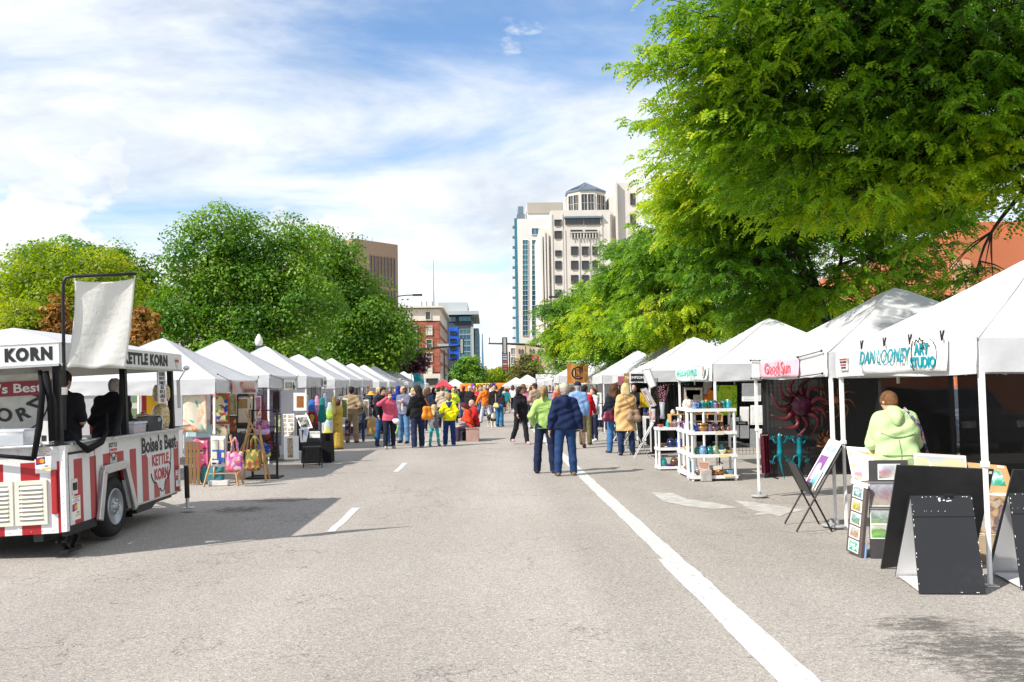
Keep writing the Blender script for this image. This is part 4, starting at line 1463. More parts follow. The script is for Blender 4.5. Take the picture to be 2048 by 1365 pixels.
m.tube([(1.00,-1.62,1.30),(1.06,-1.55,1.16),(1.08,-1.38,1.07),(1.07,-1.0,1.13),(1.03,-0.75,1.24),(1.0,-0.66,1.45)],[0.012,0.02,0.04,0.034,0.02,0.012],10)
tp('side_curtain',m,BLACKC,smooth=True)
m=MB()
m.tube([(0.86,YB-0.06,1.93),(0.9,YB-0.05,1.6),(0.9,YB-0.04,1.2)],0.035,8)
tp('side_curtain',m,BLACKC,smooth=True)
def W(x,y,z):
 return Vector((TX,TY,0))+Matrix.Rotation(R(-2.2),3,'Y')@Vector((x,y,z))
kt=empty('popping_kettle',W(0.2,-1.0,0.31),'steel popping kettle on its stand inside the striped trailer','kettle')
obj('bowl',MB().lathe([(0.001,0.55),(0.2,0.56),(0.3,0.66),(0.32,0.86),(0.33,0.88),(0.3,0.86),(0.01,0.7)],n=24),CHROME,parent=kt,smooth=True)
for k in range(3):
 a=R(120*k+20)
 obj('leg',MB().tube([(0.28*math.cos(a),0.28*math.sin(a),0),(0.2*math.cos(a),0.2*math.sin(a),0.6)],0.02,6),BLACKM,parent=kt)
def tub(name,loc,dims,fillm,label,cat='tub'):
 r=empty(name,loc,label,cat)
 L_,W_,H_=dims
 m=MB()
 t_=0.008
 m.bx(-L_/2,L_/2,-W_/2,W_/2,0,t_)
 for a in (-1,1):
  m.bx(-L_/2,L_/2,a*(W_/2-t_/2)-t_/2,a*(W_/2-t_/2)+t_/2,t_,H_)
  m.bx(a*(L_/2-t_/2)-t_/2,a*(L_/2-t_/2)+t_/2,-W_/2+t_,W_/2-t_,t_,H_)
 obj('container',m,CLEAR,parent=r)
 m=MB()
 for a in (-1,1):
  m.bx(-L_/2-.012,L_/2+.012,a*(W_/2+.006)-.007,a*(W_/2+.006)+.007,H_-.015,H_+.004)
  m.bx(a*(L_/2+.006)-.007,a*(L_/2+.006)+.007,-W_/2,W_/2,H_-.015,H_+.004)
 obj('rim',m,pm('frosted_plastic',(0.62,0.66,0.72),0.3),parent=r)
 if fillm:
  obj('contents',MB().bx(-L_/2+.012,L_/2-.012,-W_/2+.012,W_/2-.012,.01,H_*0.4),fillm,parent=r)
 return r
t1=tub('plastic_tub',W(0.40,YB+0.06,ZC+0.03),(0.42,0.24,0.17),None,'clear tub with a roll of bags on the rear counter')
rl=empty('bag_roll',W(0.40,YB+0.04,ZC+0.125),'white roll of plastic bags lying in the clear tub','roll')
obj('roll',MB().lathe([(0.02,-0.16),(0.065,-0.16),(0.068,0),(0.065,0.16),(0.02,0.16)],n=20,axis=ax),pm('bag_plastic',(0.66,0.64,0.64),0.3,0,0.15,18),parent=rl,smooth=True)
obj('core',MB().lathe([(0.001,-0.162),(0.022,-0.162),(0.022,0.162),(0.001,0.162)],n=12,axis=ax),pm('card_core',(0.25,0.16,0.13),0.8),parent=rl)
tub('plastic_tub',W(0.93,0.28,ZC+0.033),(0.17,0.40,0.14),pm('pink_wraps',(0.65,0.13,0.18),0.5),'clear tub half full of pink packets on the side counter')
pb=empty('credit_reader',W(0.78,YB+0.08,ZC+0.03),'small white box with a black label on the rear counter by the post','box')
obj('case',MB().bx(-0.045,0.045,-0.04,0.04,0,0.24),WPLAS,parent=pb)
obj('label_patch',MB().bx(-0.03,0.02,-0.043,-0.0405,0.03,0.09),BLACKP,parent=pb)
cr=empty('cash_register',W(0.80,1.02,ZC+0.033),'black cash register with its display facing the far side of the counter','cash register')
m=MB().prism([(-0.26,0),(0.26,0),(0.29,0.12),(0.22,0.20),(0.1,0.17),(-0.24,0.09)],(0.13,0,0),(0,1,0),(0,0,1),-0.3)
obj('case',m,BLACKP,parent=cr,bevel=0.01)
obj('screen',MB().bx(0.131,0.136,0.10,0.2,0.12,0.17),pm('register_screen',(0.25,0.4,0.5),0.2),parent=cr)
obj('end_cap',MB().prism([(0.265,0.02),(0.285,0.02),(0.305,0.12),(0.235,0.21),(0.22,0.2),(0.29,0.12)],(0.135,0,0),(0,1,0),(0,0,1),-0.31),WPLAS,parent=cr)
def popcorn_mat():
 m,t,b=nodes('kettle_corn')
 L=t.links.new
 tcn=t.nodes.new('ShaderNodeTexCoord')
 v=t.nodes.new('ShaderNodeTexVoronoi')
 v.inputs['Scale'].default_value=42
 L(tcn.outputs['Object'],v.inputs['Vector'])
 sp=t.nodes.new('ShaderNodeSeparateColor')
 L(v.outputs['Color'],sp.inputs[0])
 r=t.nodes.new('ShaderNodeValToRGB')
 e=r.color_ramp.elements
 e[0].color=(0.42,0.22,0.05,1)
 e[1].color=(0.72,0.62,0.42,1)
 e.new(0.4).color=(0.62,0.44,0.18,1)
 L(sp.outputs[0],r.inputs[0])
 L(r.outputs[0],b.inputs['Base Color'])
 bp=t.nodes.new('ShaderNodeBump')
 bp.inputs['Strength'].default_value=0.9
 bp.inputs['Distance'].default_value=0.012
 L(v.outputs['Distance'],bp.inputs['Height'])
 L(bp.outputs[0],b.inputs['Normal'])
 b.inputs['Roughness'].default_value=0.3
 setin(b,'Coat Weight',0.4)
 return m
KORN=popcorn_mat()
for (x,y,z,h_,lb) in ((0.83,1.52,0.0,0.36,'tall bag of kettle corn standing at the front end of the counter'),(0.85,1.52,0.385,0.25,'bag of kettle corn balanced on top of the tall bag'),(0.66,1.30,0.0,0.24,'low bag of kettle corn behind the cash register')):
 b_=empty('popcorn_bag',W(x,y,ZC+0.033+z),lb,'popcorn bag','bags of kettle corn')
 obj('bag',MB().lathe([(0.02,0),(0.105,0.01),(0.12,h_*0.3),(0.115,h_*0.7),(0.09,h_*0.93),(0.03,h_),(0.015,h_+0.01)],n=18),KORN,parent=b_,smooth=True)
 obj('tie',MB().lathe([(0.022,h_-0.004),(0.03,h_+0.012),(0.012,h_+0.02)],n=10),pm('red_tie',(0.3,0.02,0.05),0.5),parent=b_)
 obj('bag_neck',MB().lathe([(0.014,h_+0.006),(0.022,h_+0.02),(0.03,h_+0.026)],n=10),CLEAR,parent=b_)
bn=empty('banner_flag',(-4.55,9.50,0),'blank off white cloth banner hanging from a bent black pole','banner')
P_=lambda px,py: at(px,py,9.5+max(0,px-130)/142*.16)-Vector((-4.55,9.5,0))
pts=[P_(130,860),P_(128,735),P_(126,600),P_(126.5,566),P_(132,556),P_(145,553.5),P_(200,551),P_(272,548)]
obj('pole',MB().tube(pts,0.017,10),BLACKM,parent=bn,smooth=True)
obj('clamp',MB().tube([P_(129,775),P_(129,790)],0.03,8),CHROME,parent=bn)
tl_,tr2,bl_,br_=P_(149,561),P_(270,556.5),P_(134,737),P_(249,734)
def bfn(u,v):
 p=tl_.lerp(tr2,u).lerp(bl_.lerp(br_,u),v)
 p=p+Vector((0,0.05*math.sin(v*3.0)+0.012*math.sin(u*9+v*5)+0.02*math.sin(u*3.1),0))
 if v<0.1:
  p.z-=0.03*math.sin(math.pi*u)*(1-v*10)
 if v>0.93:
  p.z+=0.012*math.sin(u*11)
 return p
m=MB().grid(bfn,24,32)
o=obj('cloth',m,pm('canvas_banner',(0.80,0.79,0.75),0.9,0,0.05,4,0.45,16,trans=0.3),parent=bn,smooth=True)
sm=o.modifiers.new('thick','SOLIDIFY')
sm.thickness=0.004
for p in (P_(149,561),P_(270,556.5)):
 obj('ring',MB().tube([p,p+Vector((0,0,0.06))],0.004,5),CHROME,parent=bn)
rv=MB()
for z in np.arange(.32,1.12,.075):
 rv.ell((XR-.016,YB-.014,z),(.006,.004,.006),6,4).ell((XR+.014,YB+.03,z),(.004,.006,.006),6,4)
for y in np.arange(.05,1.7,.11):
 rv.ell((XR+.002,y,Z0+.02),(.004,.006,.006),6,4)
for x in np.arange(-.9,.95,.11):
 rv.ell((x,YB-.002,Z0),(.006,.004,.006),6,4).ell((x,YB-.002,ZC-.03),(.006,.004,.006),6,4)
kind(tp('rivet',rv,ALU),'stuff')
tp('panel_seam',MB().bx(XR+.0002,XR+.0016,.338,.344,Z0+.01,ZC-.02),pm('seam_grey',(.3,.3,.3),.6))
tp('bottom_trim',MB().bx(XR+.001,XR+.006,-.02,YF,Z0,Z0+.022),ALU)
sh2=tp('back_shelf',MB().bx(-.9,.3,YF-.45,YF-.12,1.12,1.15),ALU)
for k in range(5):
 e=empty('cup_stack',W(-.7+.2*k,YF-.28,1.152),'%s stack of paper cups on the inner shelf of the trailer' % ('first','second','third','fourth','fifth')[k],'cups','cup stacks in the trailer')
 hh=.22+.05*(k % 3)
 obj('cups',MB().lathe([(.001,0),(.035,0),(.045,hh*.9),(.048,hh),(.001,hh)],n=12),REDP if k % 2 else WPLAS,parent=e,smooth=True)
 obj('rim',MB().lathe([(.046,hh-.005),(.051,hh),(.046,hh+.005)],n=12),PAPER,parent=e)
# --- pop-up tents
HT,VZ1,VZ0,PK=1.525,2.06,1.76,2.99
def roof_mb(pk=PK,seed=0):
 m=MB()
 cs=[Vector((-HT,-HT,VZ1)),Vector((HT,-HT,VZ1)),Vector((HT,HT,VZ1)),Vector((-HT,HT,VZ1))]
 P=Vector((0,0,pk))
 N=12
 for k in range(4):
  a,b=cs[k],cs[(k+1) % 4]
  def fn(u,v,a=a,b=b):
   e=a.lerp(b,u)
   p=P.lerp(e,v)
   edge=1-(2*u-1)**2
   p.z-=0.19*v*(1-v)*(0.55+0.45*edge)+0.05*edge*v*v*(1-v*0.6)
   p.z+=0.006*math.sin(u*17+v*9+seed)*v
   if v<0.04:
    p.z-=0.03*(0.04-v)/0.04
   return p
  m.grid(fn,N,N)
 return m
def valance_mb(seed=0,dip=0.02):
 m=MB()
 def fn(u,v):
  x=-HT+2*HT*u
  z=VZ1-(VZ1-VZ0)*v-0.012*math.sin(math.pi*u)*(1-v)+dip*v*math.sin(u*6.3+seed)*0.6
  y=0.016*math.sin(u*21+v*3+seed)*v+0.012*math.sin(v*6+u*7+seed*2)*math.sin(math.pi*u)
  return (x,-HT-0.012-abs(y),z)
 return m.grid(fn,30,5)
ROOFS=[roof_mb(seed=k).mesh('roof',[WHITE],True) for k in range(3)]
VALS=[valance_mb(k*1.7).mesh('valance',[WHITE],True) for k in range(4)]
def leg_mesh():
 m=MB()
 m.bx(-0.02,0.02,-0.02,0.02,1.0,VZ1-0.03).bx(-0.015,0.015,-0.015,0.015,0.02,1.0)
 m.bx(-0.026,0.026,-0.026,0.026,0.985,1.03)
 return m.mesh('leg',[POLE])
LEG=leg_mesh()
FOOT=MB().bx(-0.05,0.05,-0.05,0.05,0.004,0.016).mesh('foot_plate',[ALU])
def truss_mesh():
 m=MB()
 z=VZ1-0.09
 for k in range(4):
  a=[(-1,-1),(1,-1),(1,1),(-1,1)][k]
  b=[(-1,-1),(1,-1),(1,1),(-1,1)][(k+1) % 4]
  A,B=Vector((a[0]*HT*.985,a[1]*HT*.985,0)),Vector((b[0]*HT*.985,b[1]*HT*.985,0))
  M_=(A+B)/2
  for p,q in ((A,M_),(M_,B)):
   m.bar(p+Vector((0,0,z)),q+Vector((0,0,z-0.18)),0.012,0.025)
   m.bar(p+Vector((0,0,z-0.2)),q+Vector((0,0,z+0.03)),0.012,0.025)
 m.bar((0,0,z-0.3),(0,0,PK-0.06),0.03,0.03)
 for s_ in ((-1,0),(1,0),(0,-1),(0,1)):
  m.bar((s_[0]*HT*.98,s_[1]*HT*.98,z-0.1),(0,0,z+0.32),0.012,0.022)
 return m.mesh('truss',[pm('cream_truss',(0.6,0.57,0.48),0.5)])
TRUSS=truss_mesh()
def piping_mesh():
 m=MB()
 P=Vector((0,0,PK+0.002))
 for c in ((-1,-1),(1,-1),(1,1),(-1,1)):
  e=Vector((c[0]*HT,c[1]*HT,VZ1+0.004))
  pts=[]
  for i in range(13):
   v=i/12
   p=P.lerp(e,v)
   p.z-=0.19*v*(1-v)*0.55
   if v<0.04:
    p.z-=0.03
   pts.append(p)
  m.tube(pts,0.007,5)
 return m.mesh('seam',[pm('seam_piping',(0.62,0.60,0.62),0.7)])
SEAM=piping_mesh()
def tent(x,y,label,k=0,sx=1.0,sz=1.0,group='white pop-up canopies along the street',rz=0.0,mat=None):
 t=empty('canopy_tent',(x,y,0),label,'canopy tent',group,rz)
 t.scale=(sx,sx,sz)
 for nm,me in (('roof',ROOFS[k % 3]),('truss',TRUSS),('seam',SEAM)):
  o=obj(nm,me,parent=t)
  if mat and nm=='roof':
   o.material_slots[0].link='OBJECT'
   o.material_slots[0].material=mat
 for q in range(4):
  o=obj('valance',VALS[(k+q) % 4],parent=t,rot=(0,0,R(90*q)))
  if mat:
   o.material_slots[0].link='OBJECT'
   o.material_slots[0].material=mat
  sx_,sy_=[(-1,-1),(1,-1),(1,1),(-1,1)][q]
  l=obj('leg',LEG,parent=t,loc=(sx_*(HT-0.03),sy_*(HT-0.03),0))
  obj('foot_plate',FOOT,parent=l)
 return t
LT=[(18.45,0),(22.6,0),(26.9,0),(31.6,0),(34.9,0),(38.2,0),(43.8,0),(48.2,0),(52.6,0),(59.7,0),(63.5,0),(70.7,0),(75.7,0)]
ORD=['first','second','third','fourth','fifth','sixth','seventh','eighth','ninth','tenth','eleventh','twelfth','thirteenth']
LSTUFF=['hung with quilts','with framed photographs','with a grid of clothes','where a tan jacketed man stands','with a red lettered paper sign','with a bird sign','with hats and toys','by the yellow painted sign','behind the dark haired young man','past the yellow sign','near the turquoise banner','just before the turquoise banner','last before the signal pole']
TL,TR=[],[]
for i,(y,dx) in enumerate(LT):
 TL.append(tent(-6.6+dx,y,'%s white canopy from the trailer on the left, %s' % (ORD[i],LSTUFF[i]),i,1.0,0.95 if i==0 else 1.0+0.012*(i % 3)))
RT=[(5.62,8.92),(5.55,12.05),(5.56,17.55),(5.58,24.2),(5.62,27.9),(5.6,33.4),(5.6,37.6),(4.62,40.6),(5.0,50.0),(5.2,60.0)]
RSTUFF=['cut off by the picture edge, blue lettered banner','with a pink painted sign','over the white pottery shelves','with wire grids and black cloth','behind the grid panels','open ended beside the wooden sign','behind the girl in a white sweatshirt','tall peak behind the wooden sign','behind the wooden square sign','by the black lettered sign']
for i,(x,y) in enumerate(RT):
 TR.append(tent(x,y,'%s white canopy on the right, %s' % (ORD[i],RSTUFF[i]),i+1,1.0,1.04 if i==7 else 1.0))
for (px,Y,s_,lb) in ((1055,82,0.95,'small white canopy far down the street with a pink lettered sign'),(1100,74,1.0,'far white canopy below the black and white lettered sign'),(910,96,0.9,'far white canopy right beside the red one'),(1032,90,0.9,'farthest low white canopy left of the pink lettered sign')):
 tent(at(px,774,Y).x,Y,lb,1,s_,s_*0.98)
tent(at(887,774,86.0).x,86,'red canopy standing alone beyond the far crowd',2,0.62,0.85,'far canopies',mat=tarp('red_canopy_fabric',(0.55,0.05,0.08),0.2))
for (x,y,T) in ((4.02,13.42,1),(4.05,10.5,0),(4.02,10.58,1)):
 b=empty('weight_plate',(x,y,0),{13.42: 'round grey weight plate at the foot of the lone tent pole',10.5: 'round weight plate at the far leg of the nearest tent',10.58: 'round weight plate under the near leg of the pink signed tent'}[y],'weight')
 obj('plate',MB().lathe([(0.001,0.017),(0.12,0.017),(0.125,0.03),(0.115,0.045),(0.03,0.05),(0.001,0.05)],n=20),pm('weight_grey',(0.35,0.35,0.35),0.6),parent=b)
 obj('collar',MB().lathe([(0.028,0.05),(0.028,0.09),(0.02,0.09)],n=12),pm('weight_grey',(0.35,0.35,0.35)),parent=b)
def vsign(label,side,y0,y1,z0,z1,mat,name='banner_sign',ripple=0.015,cat='sign',x=None,sag=0.0):
 X=x if x is not None else (side*4.02)
 r=empty(name,(X,(y0+y1)/2,z0),label,cat,'signs on the tent valances')
 m=MB()
 hw=(y1-y0)/2
 def fn(u,v):
  yy=(-hw+2*hw*u)*(-side)
  return (-side*(0.03+ripple*math.sin(u*9+v*2.5)),yy,(z1-z0)*v-sag*math.sin(math.pi*u)*(1-abs(v-0.5)))
 m.grid(fn,18,6)
 o=obj('cloth',m,mat,parent=r,smooth=True)
 s_=o.modifiers.new('thick','SOLIDIFY')
 s_.thickness=0.004
 rot=(R(90),0,R(-90) if side>0 else R(90))
 def put(s_,size,mt,u,v,**k):
  yy=(-hw+2*hw*u)*(-side)
  return text(s_,size,mt,r,(-side*(0.035+ripple*1.02),yy,(z1-z0)*v),rot,**k)
 return r,put
def cords(r,side,a,b,ends):
 for (p,q) in ends:
  P,Q=Vector((-side*0.03,p[0]-(a+b)/2,p[1])),Vector((-side*0.02,q[0]-(a+b)/2,q[1]))
  obj('cord',MB().tube([P,Q],0.006,5).ell(P,0.016,6,4).ell(Q,0.016,6,4),BLACKP,parent=r)
TEAL=pm('teal_lettering',(0.0,0.27,0.33),0.6,0,0.1)
PINKS=pm('pink_cloth',(0.72,0.42,0.48),0.85,0,0.12,6,0.4,14)
CANV=pm('canvas_sign',(0.78,0.77,0.73),0.85,0,0.05,4,0.3,10)
r,put=vsign('white canvas sign with blue hand painted lettering clipped to the nearest tent',1,7.83,9.62,1.79,2.10,CANV,x=4.075)
put('DAN LOONEY',0.20,TEAL,0.30,0.52,sx=0.88,shear=0.35,off=0.008)
put('ART',0.145,TEAL,0.765,0.66,sx=1.0,off=0.035,shear=0.1)
put('STUDIO',0.135,TEAL,0.775,0.27,sx=1.0,off=0.035)
m=MB()
pts=[(0.70,0.80),(0.72,0.98),(0.745,0.90),(0.76,1.02),(0.775,0.92),(0.80,0.95),(0.785,0.82),(0.80,0.72),(0.765,0.70)]
hw=(9.62-7.83)/2
m.tube([Vector((-0.054,-(-hw+2*hw*p[0]),0.31*p[1])) for p in pts] ,0.006,5)
arc=[Vector((-0.054,-(-hw+2*hw*(0.69-0.03*math.sin(R(a)))),0.31*(0.5+0.45*math.cos(R(a))))) for a in range(0,181,20)]
m.tube(arc,0.005,5)
arc=[Vector((-0.054,-(-hw+2*hw*(0.86+0.07*math.sin(R(a)))),0.31*(0.5+0.45*math.cos(R(a))))) for a in range(0,181,20)]
m.tube(arc,0.004,5)
obj('leaf_drawing',m,INK,parent=r)
for u in (0.02,0.33,0.64,0.98):
 y=-(-hw+2*hw*u)
 obj('clip',MB().bar((-0.04,y-0.03,0.36),(-0.05,y,0.27),0.012,0.012).bar((-0.04,y+0.03,0.36),(-0.05,y,0.27),0.012,0.012),BLACKM,parent=r)
r,put=vsign('tiny paper notice with red print at the far corner of the nearest tent',1,10.05,10.25,1.83,1.99,PAPER,'notice',0.0,'notice',x=4.085)
for k in range(4):
 put('NO PHOTOS'[: 9-k],0.035,REDT if k % 2==0 else INK,0.5,0.82-0.2*k)
r,put=vsign('pink cloth sign painted with red hand lettering tied to the second tent',1,11.42,13.02,1.78,2.03,PINKS,x=4.0,ripple=0.012)
REDL=pm('soft_red_lettering',(0.62,0.09,0.12),0.8,0,0.1)
put('Good Sun',0.22,REDL,0.5,0.48,sx=1.25,off=0.004)
cords(r,1,11.42,13.02,[((11.42,.25),(10.62,.30)),((11.42,0),(10.62,0.03)),((13.02,.25),(13.52,.27)),((13.02,0),(13.52,0.0))])
r,put=vsign('pale mint sign with teal lettering at the pottery tent',1,16.25,18.85,1.78,2.02,pm('mint_cloth',(0.62,0.74,0.68),0.85,0,0.1,5,0.4,12),x=4.0,ripple=0.03,sag=0.03)
put('HIGHLAND MUD',0.20,pm('green_teal_lettering',(0.05,0.42,0.34),0.7),0.42,0.58,sx=1.2)
obj('flower_print',MB().ell((-0.06,-1.16,0.14),(0.004,0.09,0.12),8,6),print_mat('flower_print',[(0.5,0.2,0.22),(0.6,0.6,0.55),(0.1,0.2,0.15)],'floral',22),parent=r)
r,put=vsign('draped sign of blended red and peach cloth on the quilt tent',-1,17.75,19.75,1.52,1.93,print_mat('sunset_cloth',[(0.33,0.05,0.06),(0.5,0.25,0.2),(0.55,0.42,0.38),(0.6,0.3,0.22),(0.5,0.3,0.5)],'abstract',1.3,2.0,0.8),x=-5.06,ripple=0.04,sag=0.04)
put('Quilts by Design',0.15,pm('plum_lettering',(0.16,0.08,0.1),0.7),0.62,0.5)
cords(r,-1,17.75,19.75,[((17.75,.40),(16.95,.52)),((19.75,.40),(19.95,.5))])
r,put=vsign('white sign with black sketched letters and a green bird on the second left tent',-1,22.3,23.75,1.70,1.98,CANV,x=-5.06)
put('ELO CUI',0.2,INK,0.36,0.5,off=-0.004)
obj('bird_print',MB().prism([(0,0.1),(0.1,0.22),(0.16,0.12),(0.32,0.1),(0.2,0.05),(0.12,0.0)],(0.053,0.25,0.02),(0,1,0),(0,0,1),0.004),pm('bird_green',(0.03,0.09,0.06),0.7),parent=r)
cords(r,-1,22.3,23.75,[((22.3,.28),(21.1,.38)),((23.75,.28),(24.1,.4))])
for (y0,y1,s_,mt,z0) in ((27.5,28.2,'SHARI',INK,1.8),(32.3,33.0,'NB',INK,1.62)):
 r,put=vsign('white paper with faint black letters on the %s left tent' % ('third' if y0<30 else 'fourth'),-1,y0,y1,z0,z0+0.26,PAPER,x=-5.05)
 put(s_,0.18,mt,0.5,0.5)
r,put=vsign('hanging paper sign with red letters and a yellow flower on the fifth left tent',-1,36.0,37.3,1.52,1.86,PAPER,x=-4.9,ripple=0.03)
put('HATS FOR',0.16,REDT,0.42,0.72,off=0.02)
put('CRITTERS',0.16,REDT,0.42,0.28,off=0.02)
obj('flower_print',MB().ell((0.06,0.45,0.2),(0.004,0.12,0.12),8,6),pm('yellow_print',(0.75,0.6,0.1),0.7),parent=r)
def hung_sign(label,px0,py0,px1,py1,Y,mat,name='hanging_sign',th=0.03,cat='sign',frame=None):
 a,b=at(px0,py1,Y),at(px1,py0,Y)
 r=empty(name,((a.x+b.x)/2,Y,a.z),label,cat)
 w_,h_=b.x-a.x,b.z-a.z
 obj('board',MB().bx(-w_/2,w_/2,-th/2,th/2,0,h_),mat,parent=r)
 if frame:
  m=MB()
  t_=0.035
  m.bx(-w_/2-t_,w_/2+t_,-th,th,h_,h_+t_).bx(-w_/2-t_,w_/2+t_,-th,th,-t_,0).bx(-w_/2-t_,-w_/2,-th,th,0,h_).bx(w_/2,w_/2+t_,-th,th,0,h_)
  obj('frame',m,frame,parent=r)
 return r,w_,h_
a,b=at(1134.5,767,36.2),at(1176,726.5,36.2)
r=empty('hanging_sign',((a.x+b.x)/2,36.2,a.z),'square wooden plank sign with a black monogram hung from a white bar','sign')
w_,h_=b.x-a.x,b.z-a.z
PLK=[pm('warm_plank_%s' % n_,c,0.5,0,0.18,3.5,0.1,9) for n_,c in (('amber',(0.48,0.17,0.035)),('honey',(0.56,0.24,0.06)),('russet',(0.42,0.14,0.03)),('straw',(0.68,0.36,0.12)))]
xs=[0,.2,.31,.35,.56,.78,1.0]
for k in range(6):
 obj('plank',MB().bx(-w_/2+w_*xs[k]+.003,-w_/2+w_*xs[k+1]-.003,-0.015-0.003*(k % 2),0.015,0,h_),PLK[[0,1,3,0,2,1][k]],parent=r)
text('C',0.78,INK,r,(-0.04,-0.022,h_*0.47),off=-0.004,sx=0.95)
m=MB()
text('L',0.48,INK,r,(-0.03,-0.022,h_*0.50),off=0.0)
text('P',0.36,INK,r,(0.14,-0.022,h_*0.54),off=0.0)
m.tube([(-w_/2-0.05,0,h_+0.08),(w_/2+0.3,0,h_+0.08)],0.02,6)
for x in (-w_*.4,w_*.4):
 m.tube([(x,0,h_),(x,0,h_+0.08)],0.008,4)
m.tube([(w_/2+0.28,0,-a.z+0.01),(w_/2+0.28,0,h_+0.08)],0.02,6)
obj('hanger',m,POLE,parent=r)
r,w_,h_=hung_sign('yellow and green painted sign on legs above the left tents',764,787,778,746,38.6,print_mat('sunny_painting',[(0.3,0.4,0.08),(0.75,0.6,0.1),(0.6,0.5,0.1),(0.6,0.75,0.8)],'abstract',5,1.0),frame=BLACKM)
r.location.y=43.0
sc_=43.0/38.6
r.location=at(771,787,43.0)
obj('leg',MB().bx(-w_/2-.03,-w_/2,0,.03,-r.location.z+0.01,0),BLACKM,parent=r)
obj('leg',MB().bx(w_/2,w_/2+.03,0,.03,-r.location.z+0.01,0),BLACKM,parent=r)
Y=62.0
p0=at(837,800,Y)
r=empty('banner_flag',(p0.x,Y,0),'turquoise banner with a white swirl on a thin pole','banner')
q=[at(px,py,Y)-Vector((p0.x,Y,0)) for px,py in ((826,749),(847,749),(849,775),(826,800))]
TURQ=print_mat('turquoise_print',[(0.0,0.38,0.5),(0.0,0.45,0.55),(0.6,0.75,0.8),(0.0,0.4,0.52)],'abstract',1.1,3.0)
m=MB().grid(lambda u,v: (q[0].lerp(q[1],u).lerp(Vector((q[0].x+0.2,0,q[3].z)).lerp(q[2],u),v)+Vector((0,0.06*math.sin(u*5+v*3),0))),10,12)
o=obj('cloth',m,TURQ,parent=r,smooth=True)
o.modifiers.new('thick','SOLIDIFY').thickness=0.01
m=MB().tube([(q[0].x-.1,0,0.005),(q[0].x-.1,0,q[0].z+0.15)],0.025,6).tube([(q[0].x-.35,0,q[0].z+.05),(q[1].x,0,q[0].z+.05)],0.02,6)
obj('pole',m,ALU,parent=r)
r,w_,h_=hung_sign('black framed white sign with jagged black letters above the far tents',1071,758.5,1107,747.5,68.0,SGN,frame=INK)
text('NONSENSE',h_*1.0,INK,r,(0,-0.03,h_*.5),sx=w_/(h_*4.9),off=0.03)
obj('post',MB().bx(-w_/2,-w_/2+.08,0.03,.11,-r.location.z+.01,h_),INK,parent=r)
r,w_,h_=hung_sign('pale sign with pink lettering on the small far canopy',1051,770,1070,761.5,80.0,PAPER)
PINKL=pm('pink_lettering',(0.75,0.1,0.25),0.6)
text('FRESH DIPT',h_*.42,PINKL,r,(0,-0.03,h_*.72),sx=.95,off=.02)
text('CARAMELS',h_*.42,PINKL,r,(0,-0.03,h_*.27),sx=.95,off=.02)
obj('post',MB().bx(w_/2,w_/2+.05,0,.05,-r.location.z+.01,h_+.1),POLE,parent=r)
obj('post',MB().bx(-w_/2-.05,-w_/2,0,.05,-r.location.z+.01,h_),POLE,parent=r)
r,w_,h_=hung_sign('white card sign behind the black lettered sign',1090,747,1104,740,71.0,PAPER,frame=ALU)
obj('post',MB().bx(-0.03,0.03,0.03,.09,-r.location.z+.01,0),ALU,parent=r)
Y=92.0
a,b=at(921,795,Y),at(1017,766,Y)
r=empty('stage_banner',((a.x+b.x)/2,Y,0),'long orange, purple and yellow banner stretched across the far street','banner')
L_=b.x-a.x
cols=[('orange_cloth',(0.80,0.22,0.03),0,.235),('purple_cloth',(0.17,0.03,0.33),.235,.32),('yellow_cloth',(0.85,0.50,0.02),.32,.63),('purple_cloth',(0.17,0.03,0.33),.63,.72),('orange_cloth',(0.80,0.22,0.03),.72,.96),('pink_cloth_end',(0.7,0.45,0.4),.96,1.0)]
for nm,c,u0,u1 in cols:
 x0_,x1_=-L_/2+L_*u0,-L_/2+L_*u1
 m=MB().grid(lambda u,v: (x0_+(x1_-x0_)*u,0.05*math.sin(u*7+v*2),a.z+(b.z-a.z)*v),8,6)
 o=obj('cloth_panel',m,pm(nm,c,0.8,0,0.12,2),parent=r,smooth=True)
 o.modifiers.new('thick','SOLIDIFY').thickness=0.02
text('NOODLES',0.62,INK,r,(0.02*L_,-0.1,a.z+(b.z-a.z)*.78),off=.03,sx=.8)
for x in (-L_/2,-L_*.17,L_*.17,L_/2):
 obj('post',MB().bx(x-.03,x+.03,.08,.14,.005,b.z),ALU,parent=r)
